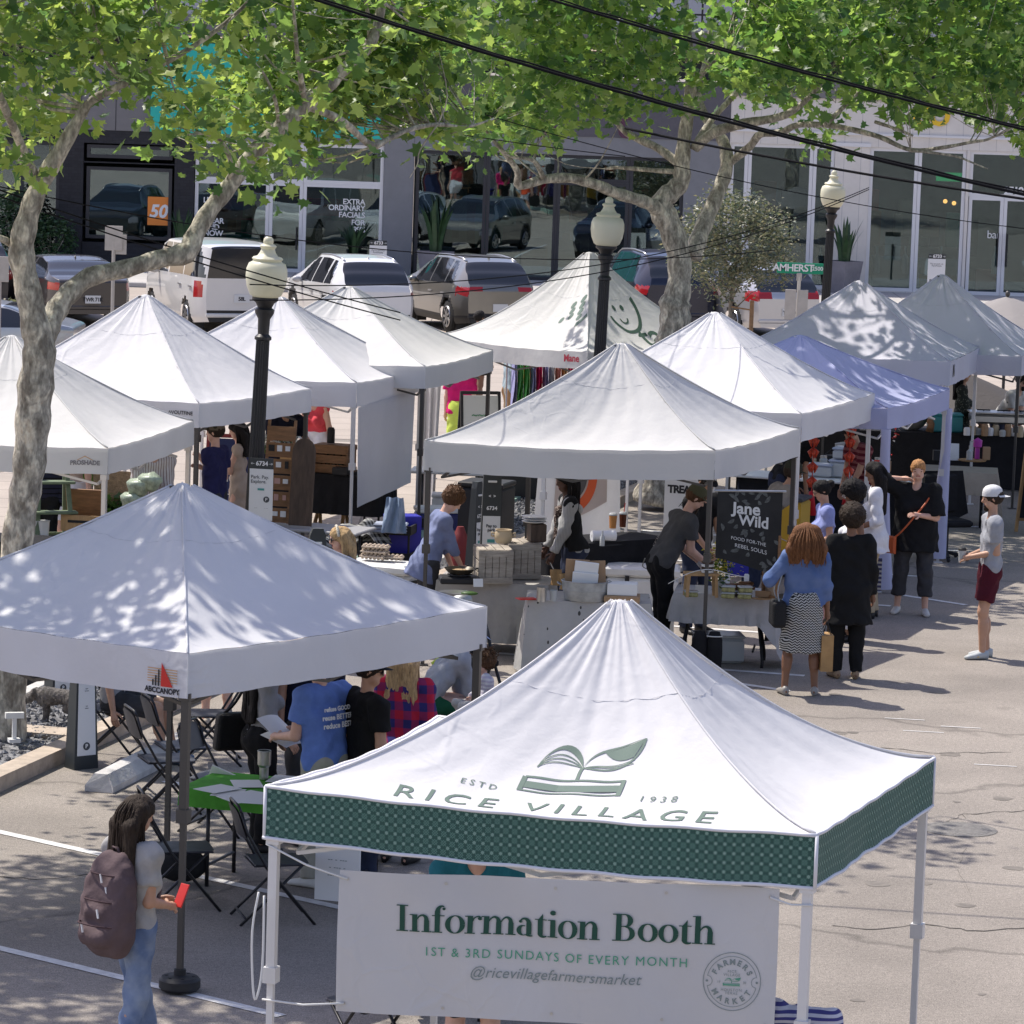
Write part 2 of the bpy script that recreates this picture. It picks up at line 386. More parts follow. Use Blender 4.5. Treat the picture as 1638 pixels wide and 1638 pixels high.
m_bbrick=mat('black brick',(.016,.016,.02),.7,pat=brick_pat((.012,.012,.015)),bump=.3)
m_dark=mat('dark metal panel',(.03,.03,.036),.5,var=.15,vs=2)
m_gpanel=mat('grey fibre panel',(.17,.165,.17),.7,var=.1,vs=1.5)
m_gpier=mat('grey render',(.21,.212,.225),.8,var=.07,vs=3,bump=.15)
m_teal=mat('teal sign band',(.02,.42,.36),.5,var=.04)
m_wframe=mat('white window frame',(.68,.67,.68),.5)
m_pale=mat('pale boarded wall',(.66,.62,.575),.7,var=.07,vs=2,pat=pat_stripes(0,.45,.03,(.44,.42,.41)))
m_glass=glass_mat('shop glass');m_glassd=glass_mat('shop glass dark',(.4,.47,.47),.14)
m_inside=mat('shop interior wall',(.16,.17,.165),.8,var=.4,vs=.9)
m_infloor=mat('shop interior floor',(.14,.12,.10),.5,var=.2)
m_wood=mat('oak wood',(.30,.17,.08),.6,var=.25,vs=4,stretch=(1,1,8))
m_black=mat('matt black',(.014,.014,.016),.6)
m_wlet=mat('white lettering',(.75,.75,.75),.6)
m_planter=mat('grey planter',(.20,.19,.21),.8,var=.15,vs=3)
m_leafd=mat('dark strap leaf',(.025,.06,.022),.45,var=.4,vs=5)
z_top=5.55
def displays(root,l,r,n,seed,cols,z1=2.4):
 q=random.Random(seed);X0,X1=bx(l,330)[0],bx(r,330)[0]
 for k in range(n):
  x=q.uniform(X0,X1);w,h=q.uniform(.2,.9),q.uniform(.2,1.3);z=q.choice([.14,.14,.9,1.5]);y=YF+q.uniform(.9,5.5);b=MB();b.box((x,y,z+h/2),(w,q.uniform(.1,.5),h),bev=.02);b.build('display',q.choice(cols),root)
 for k in range(3):
  x=X0+(X1-X0)*(k+.5)/3;b=MB();b.box((x,YF+3.2,4.45),(1.2,.3,.06));b.build('added_glow_bar',mat('added shop glow',(.8,.8,.75),.5,emit=(1,.93,.8),es=2.5),root)  # glowing bars added overhead to brighten the shop interior
def shop(name,label,l,r,wallm,piers,heads,glass,frames,gmat,framem,inner=None,sill=.0):
 root=empty(name,(0,0,0),0,label,'shop')
 X0,X1=bx(l,330)[0],bx(r,330)[0]
 b=MB()
 for R in piers+heads:slab(b,R,YF,YF+.45)
 b.build('wall',wallm,root)
 f=MB();w=.09
 for R in frames:
  x0,x1,z0,z1=R
  for a in((x0,x1,z1-w,z1),(x0,x1,z0,z0+w),(x0,x0+w,z0+w,z1-w),(x1-w,x1,z0+w,z1-w)):slab(f,a,YF+.06,YF+.2)
 f.build('window_frame',framem,root)
 for R in glass:
  g=MB();x0,x1,z0,z1=R;g.box(((x0+x1)/2,YF+.13,(z0+z1)/2),(x1-x0,.012,z1-z0));g.build('window_pane',gmat,root)
 i=MB();zt=4.6
 slab(i,(X0,X1,0.14,zt),YF+7.0,YF+7.2)
 for x in(X0,X1-.1):slab(i,(x,x+.1,.14,zt),YF+.46,YF+7.0)
 slab(i,(X0,X1,zt,zt+.1),YF+.46,YF+7.2)
 i.build('interior',m_inside,root)
 i=MB();slab(i,(X0,X1,.08,.138),YF+.46,YF+7.0);i.build('interior_floor',m_infloor,root)
 return root
ZB=.13
def RZ(l,r,z0,z1,yy=330):return(bx(l,yy)[0],bx(r,yy)[0],z0,z1)
zh=bx(250,232)[1]
zw0,zw1=bx(205,383)[1],bx(205,268)[1];zt0,zt1=bx(205,254)[1],bx(205,233)[1]
R1=RZ(137,274,zw0,zw1);R2=RZ(137,274,zt0,zt1)
sh=shop('black_brick_shop','black brick shop with blinds behind one wide window, left end of the row',-260,310,m_bbrick,[RZ(-260,-60,ZB,zh),RZ(94,132,ZB,zh),RZ(278,309.5,ZB,zh),(R1[0]-.1,R1[1]+.07,ZB,zw0-.1)],[(R1[0]-.1,R1[1]+.07,zw1+.1,zt0-.1),RZ(-260,309.5,zh,zh+.35)],[R1,R2,RZ(-58,30,ZB,zh-.1),RZ(32,92,ZB,zh-.1)],[R1,R2,RZ(-60,31,ZB,zh),RZ(31,94,ZB,zh)],m_glassd,m_dark)
b=MB()
for k in range(22):
 z=zw0+.05+k*(zw1-zw0-.1)/22;b.box(((R1[0]+R1[1])/2,YF+.32,z),(R1[1]-R1[0]-.1,.012,.085))
b.build('blind',mat('teal grey blind',(.20,.32,.34),.7),sh)
x,z=bx(254,338);b=MB();slab(b,(x-.31,x+.31,z-.38,z+.38),YF+.10,YF+.118);po=b.build('poster',mat('orange poster',(.72,.23,.04),.6),sh)
lettering('lettering','50',.48,m_wlet,po,M=frame((x-.03,YF+.095,z-.02),(1,0,0),(0,0,1)),shear=.2,fat=.015)
b=MB();slab(b,RZ(-260,237,zh+.352,z_top),YF-.02,YF+.4);b.build('grey_panel',m_gpanel,sh)
b=MB()
for k in range(9):
 xx=bx(-200+k*55,180)[0];slab(b,(xx,xx+.02,zh+.36,z_top-.01),YF-.026,YF-.02)
b.build('panel_joint',m_dark,sh)
zs=bx(450,436)[1];wt0,wt1=bx(450,292)[1],bx(450,228)[1]
fr=[RZ(311,430,max(ZB,zs-.1),wt0),RZ(311,430,wt0+.002,wt1),RZ(430.5,484,ZB,wt0),RZ(430.5,484,wt0+.002,wt1),RZ(484.5,612,max(ZB,zs-.1),wt0),RZ(484.5,612,wt0+.002,wt1)]
sh=shop('white_framed_shop','white framed shop with white slogans on its glass and a teal band above',310.5,617,m_gpier,[RZ(612.5,660,ZB,zh+.6)],[RZ(310,612,wt1+.003,zh+.35)],[tuple(np.array(r)+np.array([.05,-.05,.05,-.05]))for r in fr],fr,m_glass,m_wframe)
b=MB();slab(b,RZ(238,615,zh+.353,z_top+.6),YF-.12,YF+.3);tb=b.build('sign_band',m_teal,sh)
def wtext(s,px,py,h,parent,m=m_wlet,al='LEFT',Y=YF+.045,fat=.012,sp=.92,sh=0.):
 x,z=bx(px,py);return lettering('lettering',s,h,m,parent,M=frame((x,Y,z),(1,0,0),(0,0,1)),align=al,fat=fat,spacing=sp,shear=sh)
DC=[mat('red display',(.30,.02,.025),.5),mat('pale display',(.35,.35,.33),.6),mat('teal display',(.02,.25,.2),.6),mat('wood display',(.25,.14,.07),.6),m_black,mat('cream display',(.5,.46,.38),.6)]
displays(sh,315,605,16,3,DC)
for s,y in(('LIVE',320),('IN',332),('WEAR',353),('AND',363),('NOW',373)):wtext(s,325,y,.205,sh,fat=.004)
for s,y in(('EXTRA',324),('ORDINARY',334),('FACIALS',345),('FOR',357),('99%',368)):wtext(s,584,y,.205,sh,al='RIGHT',fat=.004)
b=MB()
for l,t,r,bt,c in((345,318,425,352,0),(490,318,545,345,0),(520,355,600,400,1),(362,372,415,392,2),(325,240,350,252,0),(370,330,420,350,0)):
 b.cur=c;slab(b,rect(l,t,r,bt,YF+2),YF+2.0,YF+2.3)
b.build('display',[mat('red display',(.30,.02,.025),.5),mat('pale display',(.35,.35,.33),.6),mat('teal display',(.02,.25,.2),.6)],sh)
b=MB();x,z=bx(474,385);b.bar((x,YF-.02,z-.25),(x,YF-.02,z+.35),.04);b.build('door_handle',m_black,sh)
fr=[RZ(a,c,ZB,bx(880,247)[1])for a,c in((664,777),(777.5,890),(1006,1092))]+[RZ(890.5,1005.5,bx(950,292)[1]+.002,bx(880,247)[1]),RZ(890.5,1005.5,ZB,bx(950,292)[1])]
sh=shop('dark_glass_shop','shop with tall dark framed glass bays between two grey piers',660.5,1160,m_gpier,[RZ(1092.5,1163,ZB,zh+.6)],[RZ(660.5,1092,bx(880,247)[1]+.003,zh+.6)],fr,fr,m_glassd,m_dark)
b=MB()
for l,t,r,bt,c in((700,340,735,380,0),(745,300,790,425,1),(940,330,1000,345,2),(1020,340,1080,400,0),(800,380,880,430,1)):
 b.cur=c;slab(b,rect(l,t,r,bt,YF+3),YF+3.0,YF+3.4)
b.build('display',[m_black,mat('grey display',(.22,.22,.2),.7),mat('green display',(.05,.25,.18),.7)],sh)
b=MB();slab(b,RZ(660,1163,zh+.603,z_top),YF-.02,YF+.4);b.build('dark_fascia',mat('dark grey fascia',(.10,.095,.11),.7,var=.1),sh)
displays(sh,670,1085,22,5,DC)
for s,px in(('a',860),('t',985)):wtext(s,px,195,1.3,sh,mat('plum sign letter',(.09,.03,.06),.5),Y=YF-.05,fat=.03)
tz=bx(1400,236)[1];bz=bx(1400,468)[1]+.05
fr=[RZ(1166,1194,bz,tz),RZ(1194.5,1298,bz,tz),RZ(1298.5,1332,bz,tz),RZ(1389,1466,bz,tz),RZ(1466.5,1543,bz,tz),RZ(1549,1700,bx(1600,316)[1]+.002,tz)]
dr=[RZ(1550,1606,ZB,bx(1600,316)[1]),RZ(1606.5,1662,ZB,bx(1600,316)[1])]
sh=shop('pale_corner_shop','pale panelled shop with tall white framed windows and a double door',1163.5,1850,m_pale,[RZ(1163.5,1166,ZB,tz),RZ(1332.5,1388.5,ZB,tz),RZ(1543.5,1548.5,ZB,tz),RZ(1700,1850,ZB,tz),RZ(1166,1332,ZB,bz-.002),RZ(1389,1543,ZB,bz-.002)],[RZ(1163.5,1850,tz+.003,bx(1400,160)[1])],fr+dr,fr+dr,m_glass,m_wframe)
b=MB();slab(b,RZ(1163.5,1850,bx(1400,160)[1]+.003,z_top+.2),YF-.1,YF+.3);b.build('cornice',m_gpanel,sh)
b=MB();slab(b,RZ(1332,1389,tz+.002,tz+.1),YF-.05,YF);slab(b,RZ(1163.5,1850,bx(1400,217)[1],bx(1400,217)[1]+.06),YF-.06,YF-.001);b.build('moulding',m_wframe,sh)
displays(sh,1170,1640,30,8,DC)
wtext('2519',1622,306,.28,sh,al='CENTER');wtext('bar',1590,376,.3,sh,al='CENTER',fat=0)
wtext('co',1490,180,1.1,sh,mat('yellow sign letter',(.75,.48,.03),.5),al='CENTER',Y=YF-.05,fat=.02)
for r in dr:
 x=r[1]-.12 if r is dr[0]else r[0]+.12
 b=MB();b.bar((x,YF-.02,.9),(x,YF-.02,1.8),.035);b.build('door_handle',m_black,sh)
b=MB()
for l,t,r,bt,c in((1205,290,1240,420,0),(1395,410,1465,466,2),(1470,405,1540,466,2),(1200,418,1330,430,2),(1400,395,1540,412,1),(1250,300,1290,400,1),(1470,440,1530,460,3)):
 b.cur=c;slab(b,rect(l,t,r,bt,YF+2),YF+2.0+.03*l/1000,YF+2.4)
b.build('display',[mat('brick red display',(.22,.07,.03),.8),m_infloor,mat('pale teal counter',(.25,.33,.33),.6),mat('yellow display',(.4,.3,.03),.6)],sh)
def bottle_mb(b,c,h=.3,r=.04):b.lathe([(r,0),(r,h*.58),(r*.35,h*.75),(r*.32,h),(0,h)],c,10)
b=MB()
for px in(1222,1310,1400,1445,1502,1588):
 x,z=bx(px,425,YF+2.1);bottle_mb(b,(x,YF+2.0-.3,z-.2),.75,.09)
b.build('bottle_display',mat('pale blue bottles',(.45,.58,.62),.3),sh)
for px,py in((1512,322),(1526,325)):
 x,z=bx(px,py,YF+2.5);b=MB();b.ell((x,YF+2.5,z),(.06,.06,.06));b.build('pendant_lamp',mat('warm bulb',(.9,.5,.2),.5,emit=(1,.45,.12),es=3),sh)
x,z=bx(1518,283,YF+2.5);b=MB();slab(b,(x-.35,x+.35,z-.12,z+.12),YF+2.5,YF+2.55);b.build('exit_sign',mat('green lit sign',(.02,.3,.12),.5,emit=(.03,.6,.2),es=.5),sh)
dk=empty('parking_deck',(0,0,0),0,'mauve grey parking deck above the shops with a low railing','parking deck')
zdk=bx(820,56)[1]
b=MB();b.box((0,YF+8,(z_top+.75+zdk)/2+.05),(150,15.5,zdk-z_top-.75));b.box((0,YF+.35,zdk+.16),(150,.3,.22));b.build('slab',m_gpanel,dk)
b=MB();b.box((0,YF+1.4,z_top+.4),(150,.3,.68));b.build('recess_wall',m_dark,dk)
b=MB()
for k in range(60):b.cyl((-60+k*2.02,YF+.35,zdk+.27),(-60+k*2.02,YF+.35,zdk+1.2),.03,n=6)
for z in(.7,1.2):b.bar((-60,YF+.35,zdk+z),(60,YF+.35,zdk+z),.05)
b.build('railing',m_black,dk)
b=MB();b.box((0,YF+26,zdk+3),(150,.4,6.5));tag(b.build('rendered_wall',mat('pale rendered wall',(.52,.51,.53),.8,var=.06)),'tall pale grey rendered wall behind the parked cars up on the deck','wall')
def strap_plant(name,px,py,h,w,lab,n=16,pot=(.42,.75),seed=0):
 r=random.Random(seed);p=GY(px,py,YF-1.0);root=empty(name,(p[0],YF-1.0,.13),0,lab,'potted plant','potted plants along the shop fronts')
 b=MB();R_,H_=pot;b.lathe([(R_*.72,0),(R_,H_),(R_*.86,H_),(R_*.84,H_-.06),(0,H_-.06)],n=4 if seed%2 else 20);b.build('pot',m_planter,root,.5)
 b=MB()
 for i in range(n):
  a=r.uniform(0,6.3);t=r.uniform(.05,w);L_=h*r.uniform(.6,1);wd=r.uniform(.05,.09);ca,sa=math.cos(a),math.sin(a)
  V=[]
  for k in range(6):
   f=k/5;d=R_*.3+t*f*f;ww=wd*(1-f)**.6*(.6+f);z=H_-.06+L_*f
   V+=[(ca*d-sa*ww,sa*d+ca*ww,z),(ca*d+sa*ww,sa*d-ca*ww,z)]
  b.add(V,[(2*k,2*k+1,2*k+3,2*k+2)for k in range(5)])
 b.build('leaves',m_leafd,root)
strap_plant('potted_plant',697,400,1.5,.45,'spiky snake plant in a tall grey pot before the dark glass bay',22,(.5,.75),3)
strap_plant('potted_plant',1349,440,1.25,.5,'spiky snake plant in a concrete pot between the pale shop windows',18,(.52,.85),5)
strap_plant('potted_plant',290,365,1.3,.4,'dark grassy plant beside the black brick pier of the blinds window',30,(.3,.5),2)
strap_plant('potted_plant',566,380,.9,.5,'small dark potted plant inside the white framed shop line',26,(.3,.6),4)
# ========== tents
def fabric_pat(t,L,tc,co,col):
 n=_n(t,'ShaderNodeTexNoise');n.inputs['Scale'].default_value=1.3;n.inputs['Detail'].default_value=6;L(tc.outputs['Object'],n.inputs['Vector'])
 r=_n(t,'ShaderNodeMapRange');r.inputs[1].default_value=.25;r.inputs[2].default_value=.75;r.inputs[3].default_value=.93;r.inputs[4].default_value=1.04;L(n.outputs[0],r.inputs[0])
 c=_n(t,'ShaderNodeVectorMath',operation='SCALE');c.inputs[0].default_value=col;L(r.outputs[0],c.inputs['Scale']);return c.outputs[0]
def tent_fabric(name,col,tr=.16):
 return mat(name,col,.75,pat=fabric_pat,bump=.45,bs=6,crease=.35,trans=tr,spec=.2)
m_tw=tent_fabric('white canopy cloth',(.67,.665,.68));m_tw2=tent_fabric('bright white canopy cloth',(.69,.685,.695))
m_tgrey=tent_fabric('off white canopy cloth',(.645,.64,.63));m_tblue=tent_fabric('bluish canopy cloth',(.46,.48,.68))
m_pole=mat('white pole',(.66,.655,.65),.4,.2);m_polek=mat('dark grey pole',(.085,.08,.075),.45,.5);m_polea=mat('alloy pole',(.55,.54,.52),.35,.7)
m_seam=mat('seam thread',(.56,.56,.58),.8)
def flower_pat(t,L,tc,co,col):
 s=_n(t,'ShaderNodeSeparateXYZ');L(tc.outputs['UV'],s.inputs[0]);k=1/.050
 u=_math(t,L,'MULTIPLY',s.outputs[0],k);v=_math(t,L,'MULTIPLY',s.outputs[1],k)
 def tri(x):return _math(t,L,'ABSOLUTE',_math(t,L,'SUBTRACT',_math(t,L,'FRACT',x),.5))
 a,b_=tri(u),tri(v)
 dia=_math(t,L,'LESS_THAN',_math(t,L,'ADD',a,b_),.23)
 a2,b2=tri(_math(t,L,'ADD',u,.5)),tri(_math(t,L,'ADD',v,.5))
 ring=_math(t,L,'LESS_THAN',_math(t,L,'ABSOLUTE',_math(t,L,'SUBTRACT',_math(t,L,'ADD',a2,b2),.30)),.055)
 c1=_math(t,L,'LESS_THAN',_math(t,L,'ABSOLUTE',_math(t,L,'SUBTRACT',a2,b2)),.05)
 m1=_mixc(t,L,_math(t,L,'MAXIMUM',ring,c1),tuple(col),(.10,.20,.165));return _mixc(t,L,dia,m1,(.19,.30,.25))
m_flower=mat('green lattice print cloth',(.028,.085,.068),.7,pat=flower_pat,trans=.05)
TENT={}
class TentGeo:
 def __init__(s,FL,F,R,hp,peak=None,e=1.35,sag=.05):
  s.C=[np.array(q,float)for q in(FL,F,R)];s.C.append(s.C[0]+s.C[2]-s.C[1])
  c=sum(s.C)/4;s.P=np.array([c[0],c[1],hp])if peak is None else np.array(peak,float);s.e=e;s.sag=sag
  s.ph=random.uniform(0,9)
 def pt(s,side,u,t,wr=1.):
  """u along the eave 0..1, t from peak 0 to eave 1"""
  A,B=s.C[side],s.C[(side+1)%4];E=A+(B-A)*u
  bow=math.sin(math.pi*u)
  mid=(s.C[0]+s.C[2])/2;inn=np.array([mid[0]-E[0],mid[1]-E[1],0]);inn/=np.linalg.norm(inn)+1e-9
  E=E+inn*s.sag*.6*bow-np.array([0,0,s.sag*.55*bow])
  nub=.035;k=t+nub*(1-t)
  p=s.P+(E-s.P)*k
  z=E[2]+(s.P[2]-E[2])*(1-t)**s.e
  z-=s.sag*1.6*bow*math.sin(math.pi*min(1,t**.8))*(.35+.65*t)
  if wr:
   a=side*7.3+u*9.0+s.ph
   z+=wr*(.006*math.sin(a*2.3)+.005*math.sin(a*4.1+2*s.ph)+.003*math.sin(a*7.7+s.ph))*math.exp(-((t-.15)/.22)**2)+wr*.006*math.sin(a*5+t*9)*t*(1-t**4)+wr*.003*math.sin(u*41+s.ph)*math.exp(-((1-t)/.12)**2)
   z+=wr*.010*math.sin(14*(u-.5)*t+s.ph+6*t)*bow*(1-t**4)
  return np.array([p[0],p[1],z])
 def nrm(s,side,u,t):
  e=.01;a=s.pt(side,u,t,0);b1=s.pt(side,u+e,t,0)-a;b2=s.pt(side,u,t+e,0)-a
  n=np.cross(b2,b1);n/=np.linalg.norm(n)+1e-9
  return n if n[2]>0 else-n
 def eave(s,side,u,drop,k=0.):
  p=s.pt(side,u,1.);mid=(s.C[0]+s.C[2])/2;o=np.array([p[0]-mid[0],p[1]-mid[1],0]);o/=np.linalg.norm(o)
  w=.007*math.sin(u*17+side*2+s.ph)*k+.003*math.sin(u*47+s.ph)*k
  return np.array([p[0],p[1],p[2]-drop])+o*(.012+w)
def tent(key,label,corners,hp,m,legm,val=.28,valm=None,peak=None,e=1.35,sag=.05,legs=(0,1,2,3),legw=.045,truss=True,feet=None,group='pop up canopies of the market',trim=None,legend=None):
 g=TentGeo(*corners,hp,peak,e,sag)
 mid=(g.C[0]+g.C[2])/2;base=np.array([mid[0],mid[1],0.])
 root=empty('canopy_tent',base,0,label,'canopy tent',group)
 g.root=root;g.base=base;TENT[key]=g
 b=MB();n1,n2=(120,90)if key in 'AH' else(48,34)
 for sd in range(4):b.grid(lambda u,v:g.pt(sd,u,v)-base,n1,n2)
 o=b.build('canopy_roof',m,root);
 bm=bmesh.new();bm.from_mesh(o.data);bmesh.ops.remove_doubles(bm,verts=bm.verts,dist=.0005);bm.to_mesh(o.data);bm.free();o.data.shade_smooth();o.data.set_sharp_from_angle(angle=.5)
 b=MB();b.lathe([(.075,-.05),(.065,-.015),(.04,.012),(0,.02)],(*(g.P-base)[:2],g.pt(0,0,0)[2]),14);b.build('peak_cap',m,root,9)
 for sd in range(4):
  b=MB();us=[i/40 for i in range(41)]
  V=[];uv=[]
  A,B=g.C[sd],g.C[(sd+1)%4];L_=np.linalg.norm(B-A)
  for r in range(7):
   d=val*r/6
   for u in us:V.append(g.eave(sd,u,d,r/6)-base);uv.append((u*L_,d))
  Fq=[(r*41+i,(r+1)*41+i,(r+1)*41+i+1,r*41+i+1)for r in range(6)for i in range(40)]
  b.add(V,Fq);vo=b.build('valance',valm or m,root,9)
  ul=vo.data.uv_layers.new(name='UVMap');vi=np.empty(len(vo.data.loops),np.int32);vo.data.loops.foreach_get('vertex_index',vi)
  ul.data.foreach_set('uv',np.array(uv,np.float32)[vi].ravel())
  if trim:
   b=MB();w=.011
   b.tube([g.eave(sd,u,val,1)-base for u in us],w,6);b.tube([g.eave(sd,u,0)-base for u in us],w,6)
   q=g.eave(sd,1,0)-base;b.tube([q,q-np.array([0,0,val])],w,6);b.build('trim',trim,vo,9)
 for i in legs:
  q=g.C[i]-base;inn=np.array([-q[0],-q[1],0]);inn/=np.linalg.norm(inn);q=q+inn*.05
  ft=np.array([q[0],q[1],0])if not feet or feet[i]is None else np.array([*(np.array(feet[i][:2])-base[:2]),0])
  b=MB();md=ft+(q-ft)*.52
  b.bar(md,q-np.array([0,0,.03]),legw,legw,up=(.3,.95,0));b.bar(ft+np.array([0,0,.012]),md,legw*.72,legw*.72,up=(.3,.95,0))
  b.bar(md-(q-ft)*.02,md+(q-ft)*.02,legw*1.5,legw*1.5,up=(.3,.95,0));b.box(ft+np.array([0,0,.006]),(.11,.11,.012))
  b.bar(q-np.array([0,0,.32]),q-np.array([0,0,.27]),legw*1.5,legw*1.5,up=(.3,.95,0))
  b.build('leg',legm,root)
 if truss:
  b=MB()
  for sd in range(4):
   A,B=g.C[sd]-base,g.C[(sd+1)%4]-base;A=A*np.array([.91,.91,1]);B=B*np.array([.91,.91,1])
   for k in range(2):
    a=A+(B-A)*(k*.5);c=A+(B-A)*(k*.5+.5);dz=np.array([0,0,.10]);lz=np.array([0,0,.38])
    b.bar(a-dz,c-lz,.022);b.bar(a-lz,c-dz,.022)
   c0=np.array([0,0,hp-.75]);mm=(A+B)/2
  b.cyl((0,0,hp-.8),g.pt(0,0,0)-base,.02,n=8)
  for i in range(4):b.bar((g.C[i]-base)*np.array([.91,.91,1])-np.array([0,0,.1]),(0,0,hp-.75),.02)
  b.build('frame',legm,root)
 b=MB()
 for sd in range(4):b.tube([g.pt(sd,0,t/16)+np.array([0,0,.004])-base for t in range(17)],.008,5)
 b.build('hip_seam',m,root,9)
 b=MB()
 for sd in range(4):b.tube([g.pt(sd,u/12,.30)+np.array([0,0,.001])-base for u in range(13)],.0014,4)
 b.build('seam',m_seam,root,9)
 return g
def K(p,h):return G(p[0],p[1],h)
def rot90(F,R,L=3.05):
 d=(R-F)[:2];d=d/np.linalg.norm(d);return np.array([F[0]-d[1]*L,F[1]+d[0]*L,F[2]])
def corners2(pF,pR,h,L=3.05,Lr=None):
 F,R=K(pF,h),K(pR,h)
 if Lr:d=(R-F)/np.linalg.norm(R-F);R=F+d*Lr
 return rot90(F,R,L),F,R
def peakpx(px,Y):
 return GY(px[0],px[1],Y)
hA=2.2
cA=(K((428,1258),hA),K((1305,1335),hA),K((1492,1212),hA-.03))
gA=tent('A','bright white tent with a green lattice printed valance and book emblem',cA,3.16,m_tw2,m_pole,val=.285,valm=m_flower,e=1.62,sag=.07,trim=mat('white binding',(.7,.7,.74),.7),legw=.05)
gB=tent('B','white tent covered in leaf shadows, its grey legs standing left of the green table',(rot90(K((300,1045),2.27),K((777,970),2.27),3.0),K((300,1045),2.27),K((777,970),2.27)),3.12,m_tw,m_polek,val=.30,e=1.22,sag=.05,legw=.052)
gC=tent('C','white tent over the cooks with the black chalkboard banner, crumpled at its peak',(K((680,705),2.3),K((1143,720),2.3),K((1278,685),2.3)),3.24,m_tgrey,m_polek,val=.30,e=1.3,sag=.08)
gD=tent('D','white tent at the left edge over the stepladder and berry boxes',corners2((172,717),(309,673),2.2,3.05),3.13,m_tgrey,m_polea,val=.26,e=1.25,sag=.07)
gE=tent('E','tall white tent behind the left trunk with black lettering on its valance',corners2((318,645),(497,621),2.15,3.05),3.22,m_tw2,m_polek,val=.28,e=1.2,sag=.05)
gF=tent('F','white tent right of the front lamp post with a plain cloth hung from it',corners2((570,612),(679,587),2.16,3.05),3.05,m_tw,m_pole,val=.3,e=1.2,sag=.07)
gG=tent('G','white tent half hidden behind the one with the hung cloth, leaf shade on its corner',corners2((680,586),(788,560),2.27,3.05),3.11,m_tgrey,m_polek,val=.28,e=1.25,sag=.08)
FH=K((940,563),2.1);RH=FH+np.array([2.22,2.22,0])
gH=tent('H','broad white tent by the trunk with a green smiling logo on its roof',(rot90(FH,RH,3.1),FH,RH),3.36,m_tgrey,m_polek,val=.24,e=1.5,sag=.10)
gI=tent('I','smooth white tent behind the chalkboard banner with red charms hung from it',corners2((1282,662),(1398,630),2.35,3.05),3.3,m_tw2,m_pole,val=.31,e=1.22,sag=.04)
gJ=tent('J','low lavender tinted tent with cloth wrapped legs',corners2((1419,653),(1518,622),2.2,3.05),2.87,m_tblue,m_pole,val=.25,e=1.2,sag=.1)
gK=tent('K','white tent with a dark leaf shadow, third from the right edge row end',corners2((1520,578),(1567,555),2.26,3.05),3.19,tent_fabric('shade tinted canopy cloth',(.64,.63,.72)),m_pole,val=.33,e=1.2,sag=.05)  # lavender of the shade on the last two tents mixed into white cloth
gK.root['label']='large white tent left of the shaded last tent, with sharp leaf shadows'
FL_=K((1634,570),2.18)
gL=tent('L','last tent at the right edge, wholly in shade',(np.array([4.4,55.6,2.18]),FL_,FL_+np.array([.8,2.95,0])),3.18,tent_fabric('shade tinted canopy cloth',(.64,.63,.72)),m_polek,val=.28,e=1.22)
def at_leg(g,i):q=g.C[i];return np.array([q[0],q[1],0])
q=gB.C[1]+(gB.base+np.array([0,0,2.2])-gB.C[1])/np.linalg.norm((gB.base-gB.C[1])[:2])*.05
b=MB();b.lathe([(.02,.0),(.12,0),(.138,.02),(.138,.07),(.12,.09),(.05,.095),(.04,.1),(.04,.14),(.0,.14)],n=28)
for k in range(6):b.lathe([(.012,.09),(.012,.096),(0,.096)],(.09*math.cos(k),.09*math.sin(k),0),8)
tag(b.build('canopy_weight',mat('black rubber',(.022,.022,.024),.6,var=.2),smooth=.5,loc=(q[0],q[1],.0125)),'round black weight plate around the foot of the dark grey tent leg','canopy weight')
m_green=mat('dark green print',(.04,.085,.06),.7);m_greenf=mat('faded green print',(.10,.15,.125),.7);m_ink=mat('black print',(.02,.02,.025),.7)
def on_roof(g,sd,L_,slope):
 """x metres along the eave from its middle, y metres up the slope from the eave"""
 A,B=g.C[sd],g.C[(sd+1)%4];W_=np.linalg.norm(B-A)
 def fn(x,y):
  t=1-y/slope;u=.5+x/(W_*(t+.0001))
  u=min(max(u,0.0),1.0);return g.pt(sd,u,t)+g.nrm(sd,u,t)*.004-g.base
 return fn
def on_val(g,sd,u0,off=.006):
 A,B=g.C[sd],g.C[(sd+1)%4];W_=np.linalg.norm(B-A);mid=(g.C[0]+g.C[2])/2
 def fn(x,y):
  u=u0+x/W_;p=g.eave(sd,u,-y,-y/.28);o=(A+B)/2-mid;o[2]=0;o/=np.linalg.norm(o);return p+o*off-g.base
 return fn
rf=on_roof(gA,0,3,1.85)
def rl(s,x,y,size,m,w,**kw):lettering('lettering',s,size,m,gA.root,fn=lambda a,b_:rf(a+x,b_*1.25+y),sub=.05,width=w,**kw)
rl('RICE VILLAGE',.03,.235,.31,m_greenf,1.80,spacing=1.45,fat=.002);rl('ESTD',-.46,.50,.1,m_greenf,.20,spacing=1.6);rl('1938',.57,.47,.1,m_greenf,.20,spacing=1.6)
